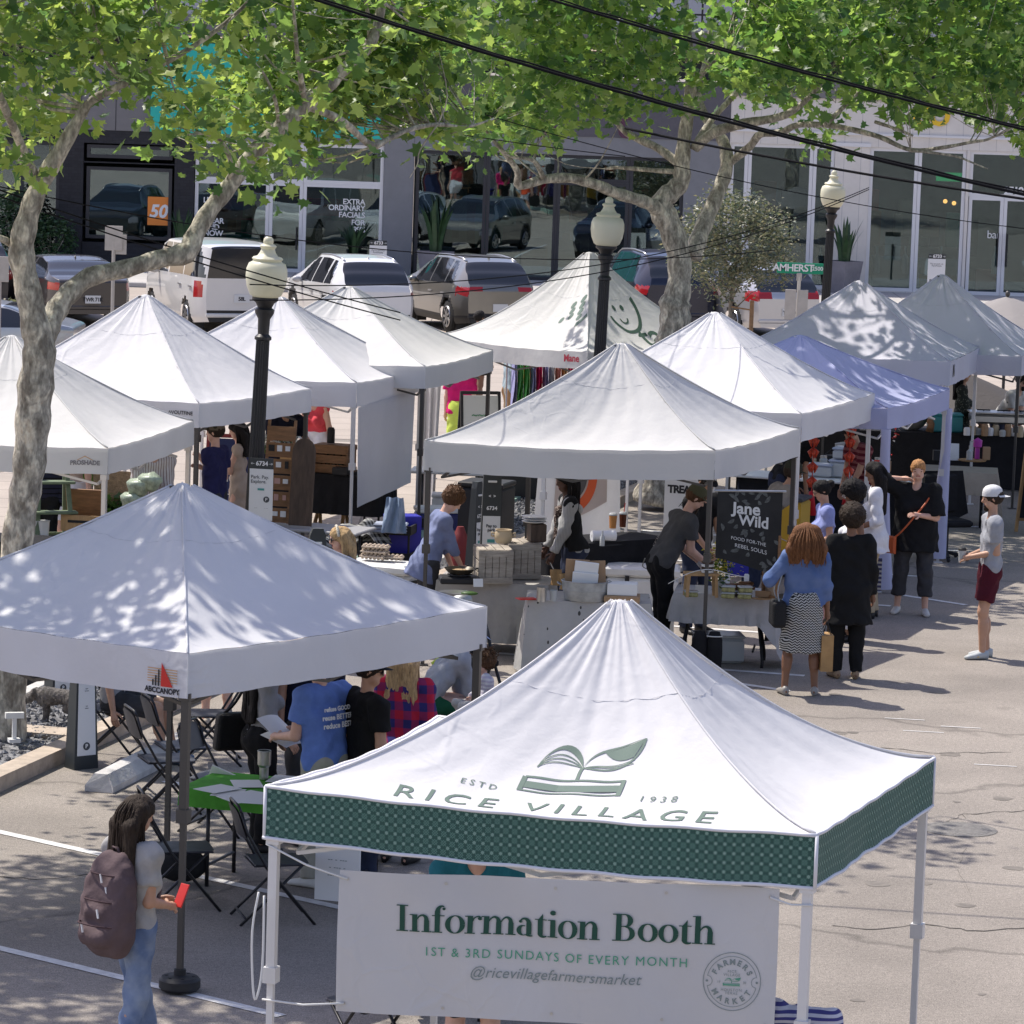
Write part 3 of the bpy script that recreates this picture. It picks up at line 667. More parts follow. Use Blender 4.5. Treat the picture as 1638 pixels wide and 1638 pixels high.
def emblem(fn,m,s,parent,name='emblem'):
 b=MB()
 def strip2(top,bot):
  V=[fn(x*s,y*s)for x,y in top]+[fn(x*s,y*s)for x,y in bot];n=len(top);b.add(V,[(i,i+1,n+i+1,n+i)for i in range(n-1)])
 def bez(p,n=14):return[tuple(sum(math.comb(3,k)*(1-i/n)**(3-k)*(i/n)**k*np.array(p[k])for k in range(4)))for i in range(n+1)]
 def stroke(p,w0,w1=None):
  q=bez(p);w1=w0 if w1 is None else w1;n=len(q);T_,B_=[],[]
  for i,c in enumerate(q):
   d=np.array(q[min(i+1,n-1)])-np.array(q[max(i-1,0)]);d/=np.linalg.norm(d)+1e-9;w=(w0+(w1-w0)*i/(n-1))/2;T_.append((c[0]-d[1]*w,c[1]+d[0]*w));B_.append((c[0]+d[1]*w,c[1]-d[0]*w))
  strip2(T_,B_)
 stroke(((0,.18),(0,.3),(-.02,.42),(.02,.5)),.07,.07)
 top=bez(((-.86,.42),(-.75,1.0),(-.1,1.2),(.02,.5)));strip2(top,bez(((-.86,.42),(-.70,.93),(-.30,1.02),(.02,.5))))
 for k in range(3):stroke(((-.86,.42+.0*k),(-.72,.62+.1*k),(-.25,.62+.12*k),(.0,.5)),.022)
 tip=(1.05,1.08);strip2(bez(((.02,.5),(.1,.95),(.55,.92),tip)),bez(((.02,.5),(.14,.88),(.52,.86),tip)))
 strip2(bez(((.35,.84),(.6,.93),(.8,.95),tip)),bez(((.35,.84),(.55,.66),(.75,.62),(.95,.72))))
 stroke((tip,(1.1,.45),(.5,.36),(.02,.5)),.05,.03)
 for k in range(2):stroke(((.98,.66-.08*k),(.65,.5-.02*k),(.35,.56-.04*k),(.08,.5)),.022)
 stroke(((-1.0,.16),(-.3,.16),(.3,.16),(.95,.16)),.05);strip2([(-1.0,.04),(-.3,.02),(.3,.02),(.92,.04)],[(-1.0,-.15),(-.3,-.18),(.3,-.18),(.92,-.15)]);stroke(((-1.05,-.24),(-.3,-.26),(.3,-.26),(.95,-.24)),.04)
 strip2([(-1.06,.18),(-1.06,-.26)],[(-.96,.14),(-.96,-.22)]);strip2([(.90,.18),(.90,-.27)],[(.98,.18),(1.0,-.27)])
 return b.build(name,m,parent)
emblem(lambda x,y:rf(x+.06,y*1.35+.60),m_greenf,.29,gA.root)
def vl(g,sd,u,y,s,size,m,**kw):return lettering('lettering',s,size,m,g.root,fn=(lambda f:(lambda a,b_:f(a,b_+y)))(on_val(g,sd,u)),sub=.12,**kw)
vl(gE,0,.935,-.12,'OUTFINE',.105,m_ink,width=.24,fat=.002)
b=MB();f=on_val(gE,0,.885)
for k in range(3):b.add([f(-.05+k*.025,-.15),f(-.04+k*.025,-.15),f(-.02+k*.025,-.10),f(-.03+k*.025,-.10)],[(0,1,2,3)])
b.build('logo_mark',m_ink,gE.root)
vl(gD,0,.925,-.15,'PROSHADE',.06,mat('grey print',(.22,.21,.22),.7),fat=.003)
b=MB();f=on_val(gD,0,.925);b.add([f(-.08,-.12),f(-.0,-.08),f(.08,-.12),f(.08,-.126),f(0,-.088),f(-.08,-.126)],[(0,1,4,5),(1,2,3,4)]);b.build('logo_mark',mat('orange print',(.55,.3,.1),.7),gD.root)
vl(gB,0,.93,-.265,'ABCCANOPY',.05,m_ink,fat=.002)
b=MB();f=on_val(gB,0,.93)
for k in range(6):b.cur=0;b.add([f(-.13,-.12-k*.017),f(.13,-.12-k*.017),f(.13,-.126-k*.017),f(-.13,-.126-k*.017)],[(0,1,2,3)])
f=on_val(gB,0,.93,.009);b.cur=1;b.add([f(-.01,-.235),f(.095,-.235),f(-.005,-.075)],[(0,1,2)]);b.cur=2
for k,h in enumerate((.04,.07,.11)):b.add([f(-.085+k*.025,-.235),f(-.072+k*.025,-.235),f(-.072+k*.025,-.235+h),f(-.085+k*.025,-.235+h)],[(0,1,2,3)])
b.build('logo_mark',[mat('tan print',(.55,.32,.15),.7),mat('red print',(.55,.03,.02),.7),m_ink],gB.root)
lettering('lettering','taco',.55,m_green,gH.root,fn=(lambda f:(lambda a,b_:f(a+.55,b_*1.3+.62)))(on_roof(gH,1,3,1.9)),sub=.1,fat=.006)
f=on_roof(gH,1,3,1.9);b=MB()
def ring(b,fn,cx,cy,r0,r1,n=26,a0=0,a1=6.2832,sy=1.3):
 V=[]
 for i in range(n+1):
  a=a0+(a1-a0)*i/n;V+=[fn(cx+r0*math.cos(a),cy+r0*sy*math.sin(a)),fn(cx+r1*math.cos(a),cy+r1*sy*math.sin(a))]
 b.add(V,[(2*i,2*i+1,2*i+3,2*i+2)for i in range(n)])
ring(b,f,.05,1.15,.26,.31,24,-2.9,.4);ring(b,f,-.06,1.2,0,.035,8);ring(b,f,.10,1.2,0,.035,8);ring(b,f,.02,1.05,.06,.085,10,3.3,6.1);b.build('smile_logo',m_green,gH.root)
f=on_roof(gH,0,3,1.9);b=MB()
ring(b,f,.55,1.1,.2,.27,16,-1.2,1.6)
for k in range(9):ring(b,f,.25+.05*k,.95+.05*(k*5%7),0,.045,7)
b.build('leafy_logo',m_greenf,gH.root)
vl(gH,0,.90,-.10,'Mane',.14,mat('crimson print',(.4,.03,.06),.7),fat=.004)
vl(gK,1,.12,-.15,'N',.22,m_ink,fat=.01);vl(gI,0,.93,-.2,'o',.07,mat('red print',(.55,.03,.02),.7),fat=.01)
# ========== lamp posts
m_iron=mat('painted iron',(.030,.030,.032),.45,.3,bump=.1)
m_globe=mat('cream lamp globe',(.72,.70,.55),.35,trans=.25)
def lamp_post(label,px_base,Y,top_px,tilt):
 p=GY(px_base[0],px_base[1],Y);x0,y0=p[0],p[1]
 t=GY(top_px[0],top_px[1],Y);H=t[2];gl=.66
 root=empty('street_lamp',(t[0]-tilt*H,Y,0),0,label,'street lamp','cream globe street lamps');root.rotation_euler.y=math.atan(tilt)
 zg=H-gl;b=MB()
 b.lathe([(.2,0),(.2,.1),(.17,.14),(.17,.5),(.12,.6),(.1,.75)],n=16)
 V=[];n=32
 for z,r in((.7,.092),(zg-.42,.072)):
  for j in range(n):q=r*(1 if j%2 else .86);V.append((q*math.cos(2*math.pi*j/n),q*math.sin(2*math.pi*j/n),z))
 b.add(V,[(j,(j+1)%n,n+(j+1)%n,n+j)for j in range(n)])
 b.lathe([(.07,zg-.45),(.09,zg-.44),(.09,zg-.41),(.06,zg-.38),(.065,zg-.22),(.1,zg-.16),(.105,zg-.12),(.075,zg-.1),(.1,zg-.05),(.14,zg-.02),(.14,zg+.01),(0,zg+.01)],n=24)
 b.build('post',m_iron,root,.6)
 b=MB();pr=[(.12,0),(.17,.05),(.205,.16),(.222,.30),(.218,.42),(.195,.50),(.15,.535),(.155,.55),(.165,.57),(.15,.595),(.11,.61),(.085,.66),(.07,.71),(.085,.735),(.09,.755),(.07,.775),(.05,.785),(.055,.82),(.05,.86),(.025,.89),(0,.9)]
 b.lathe([(r,zg+z*.733)for r,z in pr],n=32);b.build('globe',m_globe,root,.9)
 return root
L1=lamp_post('black fluted lamp post with the parking board strapped to it',(393,1010),41.0,(430,377),.031)
L2=lamp_post('black fluted lamp post behind the chalkboard tent peak',(960,835),51.2,(975,314),.026)
L3=lamp_post('black fluted lamp post in front of the pale shop',(1320,660),68.7,(1335,272),.026)
# ========== overhead wires
m_wire=mat('black cable',(.010,.010,.012),.85,spec=.1)
def wire(label,a,c,r,sag=.0,n=26,bundle=0):
 a,c=np.array(a),np.array(c);b=MB();pts=[a+(c-a)*i/n-np.array([0,0,sag*4*(i/n)*(1-i/n)])for i in range(n+1)]
 b.tube(pts,r,6)
 if bundle:
  b.tube([p+np.array([.01,.012,.017+.005*math.sin(i*2.2)])for i,p in enumerate(pts)],r*.6,6)
 o=b.build('overhead_cable',m_wire,smooth=9);return tag(o,label,'cable','overhead cables')
wire('thick twisted cable running from the top left across to the right edge',GY(380,-42,31),GY(1760,338,29.5),.014,.10,bundle=1)
wire('thick cable crossing only the top right corner leaves',GY(760,-38,32),GY(1760,236,30.5),.012,.05,bundle=1)
wire('thick cable above the cream globe in front of the pale shop',GY(1000,205,34),GY(1760,335,31),.012,.04)
o_=bpy.data.objects['overhead_cable.002'];o_['label']='cable dipping just in front of the rear globe lamp'
wire('thin wire sagging past the left fork to the mid lamp globe',GY(-60,285,34),GY(1240,400,46),.006,.35)
wire('thin upper wire of the pair above the front globe lamp',GY(-40,290,33),GY(640,500,40),.007,.05)
wire('thin lower wire of the pair crossing the front globe lamp',GY(-40,300,33),GY(640,512,40),.007,.05)
wire('thin upper wire rising to the far globe lamp',GY(400,455,40),GY(1390,300,60),.007,.45)
wire('thin lower wire rising to the far globe lamp',GY(400,480,40),GY(1390,303,60),.007,.45)
wire('very thin wire through the leaves at the left',GY(120,85,36),GY(1000,250,38),.005,.1)
wire('very thin wire falling from the trunk to the right edge',GY(700,160,44),GY(1700,372,50),.006,.2)
# ========== trees
def leaf_mat(name,refl,trn,var=.5,tr=.5,rough=.42):
 m=bpy.data.materials.new(name);m.use_nodes=True;t=m.node_tree;L=t.links.new
 b=t.nodes['Principled BSDF'];out=t.nodes['Material Output'];g=_n(t,'ShaderNodeNewGeometry')
 def ramp(c):
  r=_n(t,'ShaderNodeValToRGB');e=r.color_ramp.elements
  e[0].color=(c[0]*.35,c[1]*.48,c[2]*.7,1);e[1].color=(min(1,c[0]*1.9),min(1,c[1]*1.5),c[2]*1.6,1);q=e.new(.5);q.color=(*c,1)
  L(g.outputs['Random Per Island'],r.inputs[0]);return r.outputs[0]
 L(ramp(refl),b.inputs['Base Color']);b.inputs['Roughness'].default_value=rough;b.inputs['Specular IOR Level'].default_value=.5
 tn=_n(t,'ShaderNodeBsdfTranslucent');L(ramp(trn),tn.inputs[0]);mx=_n(t,'ShaderNodeMixShader');mx.inputs[0].default_value=tr
 L(b.outputs[0],mx.inputs[1]);L(tn.outputs[0],mx.inputs[2]);L(mx.outputs[0],out.inputs[0]);return m
def bark_pat(t,L,tc,co,col):
 mp=_n(t,'ShaderNodeMapping');mp.inputs['Scale'].default_value=(1,1,.45);L(tc.outputs['Object'],mp.inputs[0])
 n=_n(t,'ShaderNodeTexNoise');n.inputs['Scale'].default_value=11;n.inputs['Detail'].default_value=8;n.inputs['Roughness'].default_value=.5;n.inputs['Distortion'].default_value=.6;L(mp.outputs[0],n.inputs['Vector'])
 r=_n(t,'ShaderNodeValToRGB');r.color_ramp.interpolation='LINEAR';e=r.color_ramp.elements
 e[0].position=.36;e[0].color=(.20,.175,.14,1);e[1].position=.64;e[1].color=(.60,.54,.43,1)
 for p,c in((.43,(.27,.245,.20,1)),(.455,(.32,.295,.24,1)),(.53,(.36,.33,.275,1)),(.56,(.47,.43,.35,1))):q=e.new(p);q.color=c
 L(n.outputs[0],r.inputs[0])
 n2=_n(t,'ShaderNodeTexNoise');n2.inputs['Scale'].default_value=42;n2.inputs['Detail'].default_value=3;L(mp.outputs[0],n2.inputs['Vector'])
 m=_n(t,'ShaderNodeMix',data_type='RGBA',blend_type='OVERLAY');m.inputs[0].default_value=.85;L(r.outputs[0],m.inputs[6]);L(n2.outputs[0],m.inputs[7]);return m.outputs[2]
m_bark=mat('mottled plane bark',(.3,.28,.23),.8,pat=bark_pat,bump=.6,bs=22)
m_leaf=leaf_mat('plane leaf',(.115,.185,.05),(.33,.52,.10))
m_leaf2=leaf_mat('plane leaf deep',(.105,.175,.05),(.28,.49,.09))
m_olive=leaf_mat('grey green leaf',(.17,.19,.12),(.18,.22,.09),tr=.3)
m_herb=leaf_mat('herb leaf',(.06,.13,.03),(.14,.28,.04),tr=.35)
_lf=[(0,0),(.20,-.07),(.27,.08),(.56,.16),(.36,.36),(.40,.62),(.14,.58),(0,1.0)]
LEAF=np.array([(0,.34)]+_lf+[(-x,y)for x,y in _lf[-2:0:-1]]);LEAF=np.column_stack([LEAF,.22*np.abs(LEAF[:,0])-.12*(LEAF[:,1]-.3)**2])
LTRI=np.array([(0,i,i%(len(LEAF)-1)+1)for i in range(1,len(LEAF))])
SLEAF=np.array([(0,0,0),(.22,.5,.05),(0,1,0),(-.22,.5,.05)]);STRI=np.array([(0,1,2),(0,2,3)])
def leaves(P,size,shape=LEAF,tri=LTRI,tilt=(5,85),rng=RNG,hang=.25):
 n=len(P);a=rng.uniform(0,2*np.pi,n);ti=np.radians(rng.uniform(tilt[0],tilt[1],n));ro=rng.uniform(0,2*np.pi,n)
 N=np.stack([np.sin(ti)*np.cos(a),np.sin(ti)*np.sin(a),np.cos(ti)],1)
 X=np.stack([np.cos(ro),np.sin(ro),-hang*np.ones(n)],1);X-=N*(X*N).sum(1)[:,None];X/=np.linalg.norm(X,axis=1)[:,None];Y=np.cross(N,X)
 s=size*rng.uniform(.6,1.25,n);q=shape
 cu=rng.uniform(.2,2.2,n)
 V=P[:,None,:]+s[:,None,None]*(q[None,:,0,None]*Y[:,None,:]+q[None,:,1,None]*X[:,None,:]+cu[:,None,None]*q[None,:,2,None]*N[:,None,:])
 F=(tri[None]+(np.arange(n)*len(q))[:,None,None]).reshape(-1,3)
 return V.reshape(-1,3),F
def limb_pts(px,Y0,Y1,wpx):
 """a limb followed along its seen course with its own depth run and true thickness"""
 P=[];R_=[]
 for i,(x,y)in enumerate(px):
  f=i/max(1,len(px)-1);Y=Y0+(Y1-Y0)*f;P.append(GY(x,y,Y));w=wpx[0]+(wpx[-1]-wpx[0])*f if len(wpx)==2 else wpx[i];R_.append(w*Y/FPX/2)
 return P,R_
def smooth_path(P,R_,k=4):
 P=np.array(P);n=len(P);O=[];Q=[]
 for i in range(n-1):
  p0,p1,p2,p3=P[max(i-1,0)],P[i],P[i+1],P[min(i+2,n-1)]
  for j in range(k):
   t=j/k;O.append(.5*(2*p1+(p2-p0)*t+(2*p0-5*p1+4*p2-p3)*t*t+(3*p1-p0-3*p2+p3)*t**3));Q.append(R_[i]+(R_[i+1]-R_[i])*t)
 O.append(P[-1]);Q.append(R_[-1]);return O,Q
def plane_tree(label,limbs,yb_fn,boxes,nseed,leafm,size,ground,dens,name='plane_tree',bulge=.07,skip=.22):
 base=np.array([ground[0],ground[1],0.]);root=empty(name,base,0,label,'tree','plane trees over the market')
 rs=np.random.default_rng(nseed);b=MB();sk=[]
 for px,Y0,Y1,w in limbs:
  P,R_=limb_pts(px,Y0,Y1,w);P,R_=smooth_path(P,R_)
  R_=[r*(1+bulge*math.sin(i*1.7+px[0][0]))for i,r in enumerate(R_)]
  b.tube([p-base for p in P],R_,14);sk+=[(p,r)for p,r in zip(P,R_)]
 o=b.build('trunk',m_bark,root,9)
 SK=np.array([p for p,r in sk]);SR=np.array([r for p,r in sk])
 C=[]
 for(x0,x1,y0,y1,Y0,Y1,n)in boxes:
  for _ in range(n):
   Y=rs.uniform(Y0,Y1);px=rs.uniform(x0,x1);lo=min(y1,yb_fn(px));lo-=.13*FPX/Y;py=rs.uniform(y0,max(lo,y0+5));p=GY(px,py,Y)
   q=p*1.15;g_=math.sin(q[0]*2.1+1.3*math.sin(q[2]*2.3))+math.sin(q[1]*1.9+q[2]*2.7+nseed)
   if g_<-1.05+skip*2*rs.random():continue
   C.append(p)
 C=np.array(C);tw=MB();LP=[]
 for i,c in enumerate(C):
  k=int(rs.poisson(dens));r=rs.uniform(.22,.42)
  pts=c+rs.normal(0,1,(k,3))*np.array([r,r,r*.55])*.75
  if i%3==0:
   d=np.linalg.norm(SK-c,axis=1);j=int(np.argmin(d+(SR<.012)*1))
   if .25<d[j]<2.6:
    s_=SK[j];m_=(s_+c)/2+rs.normal(0,.08,3)*d[j];m_[2]-=.05*d[j]
    r0=min(SR[j]*.45,.008+.009*d[j]);tw.tube([q-base for q in smooth_path([s_,m_,c],[1,1,1],3)[0]],list(np.linspace(r0,.003,7)),5,caps=False)
  LP.append(pts)
 tw.build('branch',m_bark,root,9)
 LP=np.concatenate(LP)
 V,F=leaves(LP-base,size,rng=rs)
 cr=mesh_np('crown',V,F,leafm,root,smooth=False)
 return root
YB=[(-400,300),(0,300),(45,306),(62,285),(95,245),(125,155),(165,150),(195,175),(235,178),(258,205),(275,265),(310,270),(325,205),(362,190),(368,300),(392,312),(410,200),(425,280),(470,285),(495,200),(560,215),(600,205),(640,220),(700,225),(730,258),(775,255),(800,215),(840,262),(860,235),(900,205),(960,215),(1010,200),(1075,192),(1130,165),(1190,160),(1235,155),(1265,175),(1285,240),(1330,245),(1350,165),(1400,160),(1440,195),(1480,215),(1520,165),(1560,190),(1600,200),(1620,250),(1700,260),(2200,250)]
def yb(x):
 for(a,ya),(c,yc)in zip(YB,YB[1:]):
  if x<=c:return ya+(yc-ya)*(x-a)/(c-a)
 return 250
T1=33.6
limbs1=[([(4,1215),(12,1120),(18,1000),(25,886),(38,800),(46,752),(52,680),(57,618),(63,561),(56,520),(42,450),(34,400),(44,350),(62,300),(100,236),(127,188),(148,160),(200,133),(268,98),(330,60),(390,10),(450,-60)],T1,T1-.6,[74,62,54,50,50,52,56,58,52,46,40,42,36,30,26,18,14,12,10,8,6,3]),([(62,575),(74,530),(88,500),(110,470),(144,443),(201,430),(252,415),(297,404),(312,376),(336,336),(369,295),(403,248),(447,205),(487,168),(524,138),(550,111),(592,72),(608,20),(622,-60),(640,-180)],T1,T1+1.5,[40,40,36,33,31,29,29,36,30,28,27,26,26,27,22,20,17,15,12,5]),([(487,168),(515,178),(550,195),(575,218),(597,233),(622,222),(655,207),(700,199),(745,203),(790,190)],T1+1.,T1+2.5,[14,13,12,11,10,9,8,7,5,3]),([(487,165),(482,130),(475,80),(470,20),(460,-70)],T1+1,T1,[12,3]),([(447,205),(440,160),(420,115),(385,80)],T1+1,T1,[8,2]),([(369,295),(368,255),(352,224),(325,214),(300,216)],T1+.8,T1,[9,8,6,4,2]),([(592,72),(588,20),(575,-40)],T1+1.4,T1+1,[10,3]),([(268,98),(255,40),(240,-40)],T1-.3,T1-1,[7,3]),([(34,400),(10,385),(-40,360),(-120,260)],T1,T1-1,[16,12,10,5]),([(200,133),(165,90),(150,20),(140,-80)],T1-.3,T1-1.5,[7,3]),([(62,300),(20,200),(-40,60),(-90,-120)],T1-.2,T1-2.5,[18,14,10,5]),([(700,199),(672,240),(668,262),(655,285)],T1+2,T1+2,[3,1])]
plane_tree('leaning plane tree at the left edge whose forked pale limb reaches over the cars',limbs1,yb,[(-260,400,-60,330,T1-2.6,T1+3.0,215),(380,720,-60,330,T1+1.9,T1+4.2,190),(380,640,-60,330,T1-1.5,T1+.8,14),(660,810,-170,-25,T1-.6,T1+.9,24),(-560,110,-520,-40,T1-5.6,T1-2,310),(-1150,-330,-560,-40,T1-7.5,T1-2.5,380),(-260,560,-380,-40,T1-1.5,T1+3,170)],11,m_leaf,.138,G(4,1212),24)
T2=53.3
limbs2=[([(1048,806),(1056,760),(1066,640),(1075,560),(1080,514),(1080,486),(1085,464),(1087,420),(1076,372),(1060,338),(1062,318),(1077,305),(1090,288),(1091,262),(1095,218),(1103,160),(1104,100),(1098,30),(1090,-60),(1085,-200)],T2,T2,[80,66,58,56,50,52,40,38,40,42,34,32,29,26,22,18,15,12,9,4]),([(1058,342),(1044,329),(1020,319),(986,309),(953,295),(913,285),(869,287),(831,297),(828,275),(815,255),(798,235),(770,200)],T2,T2-2,[26,22,19,18,17,16,15,14,10,9,7,3]),([(869,284),(858,262),(845,254),(820,251),(800,240)],T2-1.2,T2-2,[9,3]),([(1090,265),(1054,238),(1020,222),(997,208),(983,186),(975,150),(960,100)],T2,T2+1,[15,13,12,10,8,6,3]),([(1085,275),(1040,272),(990,268),(970,270)],T2,T2+.6,[9,4]),([(1108,410),(1118,380),(1130,350),(1148,309),(1162,269),(1160,235),(1148,213),(1132,195),(1118,150),(1130,90),(1140,20),(1150,-80)],T2+.3,T2+2,[30,28,26,23,22,20,16,14,11,9,7,4]),([(1112,236),(1142,212),(1189,198),(1256,184),(1300,150),(1330,110)],T2,T2-1,[18,17,16,12,8,3]),([(1165,262),(1199,235),(1216,215),(1249,212),(1276,200),(1320,200),(1357,206),(1407,219),(1457,240),(1508,236),(1551,228),(1580,223),(1620,205)],T2+1,T2-2.5,[14,13,12,11,10,9,9,8,7,6,5,4,2]),([(1457,240),(1525,249),(1550,258),(1580,270)],T2-1.6,T2-2,[5,2]),([(1400,195),(1430,205),(1460,217)],T2-1,T2-1.4,[6,4]),([(1109,236),(1140,190),(1190,135),(1225,90),(1250,20),(1280,-80)],T2,T2+2,[12,3]),([(1104,100),(1060,60),(1020,10),(980,-80)],T2,T2-2,[9,3]),([(1103,140),(1160,70),(1180,0),(1220,-120)],T2,T2-2,[10,4]),([(1320,200),(1400,120),(1470,40),(1540,-80)],T2-1,T2+1,[8,3]),([(983,186),(940,130),(915,60),(905,-40)],T2+.4,T2+1,[7,3])]
plane_tree('plane tree with a thick mottled trunk between the smiling logo tent and the street sign',limbs2,yb,[(690,1240,-60,330,T2-4,T2-.2,215),(690,1000,-60,330,T2-1,T2+3,130),(1200,1720,-60,330,T2-3.5,T2+4,390),(680,980,-380,-40,T2-3.5,T2+4,190),(1240,1900,-380,-40,T2-3.5,T2+2,230),(1110,1400,-240,-20,T2+4,T2+8,170),(870,1090,-150,-15,47,49.5,90)],23,m_leaf2,.165,G(1048,806),24)
r3=np.random.default_rng(5);base=np.array([10.2,58.5,0]);root=empty('plane_tree',base,0,'plane tree whose crown fills the top right corner, trunk outside the picture','tree','plane trees over the market')
b=MB();P,R_=smooth_path([(0,0,0),(.1,.1,1.6),(0,0,3.2),(-.3,0,4.6),(-.9,.2,6.2),(-1.2,.3,8.5)],[.3,.24,.21,.17,.12,.04]);b.tube(P,R_,12)
for e in((-3.4,-.6,5.9),(-2.4,2,7),(2,-1,7),(-1.8,-2.4,6.6),(.6,2,7.4)):
 P,R_=smooth_path([(0,0,3.6),(e[0]*.4,e[1]*.4,4.9),e],[.13,.09,.03]);b.tube(P,R_,8)
b.build('trunk',m_bark,root,9)
cl=[]
while len(cl)<520:
 p=r3.normal(0,1,3)*np.array([2.0,2.1,1.0])+np.array([-1.4,-.4,7.6])
 if p[2]>5.6:cl.append(p)
LP=np.concatenate([c+r3.normal(0,.3,(13,3))*np.array([1,1,.6])for c in cl]);V,F=leaves(LP,.2,rng=r3);mesh_np('crown',V,F,m_leaf2,root,smooth=False)
pb=GY(1168,540,80.5);base=np.array([pb[0],80.5,0]);root=empty('small_tree',base,0,'small grey green evergreen tree tied to a stake by the street name sign','tree')
b=MB();P,R_=smooth_path([(0,0,0),(.03,0,.5),(-.02,.02,1.1),(.05,0,1.9),(.1,.05,2.7)],[.05,.045,.04,.03,.01]);b.tube(P,R_,8)
for k in range(14):
 a=k*2.4;b.tube([(.02,0,1.0+k*.09),(.4*math.cos(a),.4*math.sin(a),1.4+k*.1),(.8*math.cos(a),.8*math.sin(a),1.6+k*.11)],[.018,.01,.003],5)
b.build('trunk',mat('grey bark',(.22,.19,.15),.9,bump=.5),root,9)
rr=np.random.default_rng(9);q=[]
while len(q)<430:
 p=rr.uniform(-1,1,3);d=np.linalg.norm(p)
 if .35<d<1:q.append(p*np.array([1.28,1.2,1.05])*(1+.12*math.sin(5*p[0]+4*p[2]))+np.array([.0,0,2.42]))
LP=np.concatenate([c+rr.normal(0,.13,(26,3))for c in q]);V,F=leaves(LP,.10,SLEAF,STRI,rng=rr);mesh_np('crown',V,F,m_olive,root,smooth=False)
b=MB();b.cyl((.42,-.1,0),(.42,-.1,1.25),.045,n=8);b.bar((.42,-.1,1.05),(0,0,1.1),.03);tag(b.build('tree_stake',m_wood,loc=(base[0],base[1],0)),'wooden stake beside the thin trunk of the small evergreen','stake')
def bush(name,lab,cat,c,r,n,m,size,shape=SLEAF,tri=STRI,seed=1,pot=None):
 rr=np.random.default_rng(seed);p=rr.normal(0,1,(n,3));p/=np.linalg.norm(p,axis=1)[:,None];p*=(rr.uniform(.4,1,n)**.5)[:,None]*np.array(r)
 z0=r[2]*.9;p[:,2]+=z0;p=p[p[:,2]>.02]
 root=empty(name,c,0,lab,cat);V,F=leaves(p,size,shape,tri,rng=rr);mesh_np('foliage',V,F,m,root,smooth=False)
 b=MB()
 for k in range(9):a=k*2.4;b.tube([(0,0,0),(r[0]*.3*math.cos(a),r[1]*.3*math.sin(a),z0*.7),(r[0]*.6*math.cos(a),r[1]*.6*math.sin(a),z0*1.3)],[.012,.008,.003],5)
 b.build('stem',m_bark,root,9)
 return root
p=GY(15,560,78);bush('shrub','pale green roadside shrub at the left edge beside the sign pole','shrub',(p[0],78,0),(.45,.4,.5),1800,m_olive,.1,seed=3)
p=GY(1215,545,79);bush('shrub','low grassy shrub behind the low rail under the small evergreen','shrub',(p[0],79,0),(.7,.4,.28),1500,m_olive,.12,seed=4)
p=GY(80,380,YF-1.1);bush('shrub','dark leafy shrub before the left shop entrance, left of the blinds window','shrub',(p[0],YF-1.1,.13),(.75,.5,.75),1700,m_leafd,.14,seed=6)
p=GY(25,365,YF-1.1);bush('shrub','tall dark shrub behind the left stem of the leaning plane tree','shrub',(p[0],YF-1.1,.13),(.7,.5,1.1),1800,m_leafd,.14,seed=7)
b=MB();p=GY(1218,560,78.2)
for k in range(3):b.bar((p[0]-.5+k*.55,78.2,0),(p[0]-.5+k*.55,78.2,.62),.05)
for z in(.35,.6):b.bar((p[0]-.55,78.2,z),(p[0]+.7,78.2,z),.06)
tag(b.build('rail_fence',mat('weathered rail',(.3,.29,.27),.7)),'low grey two bar rail in front of the small evergreen tree','fence')
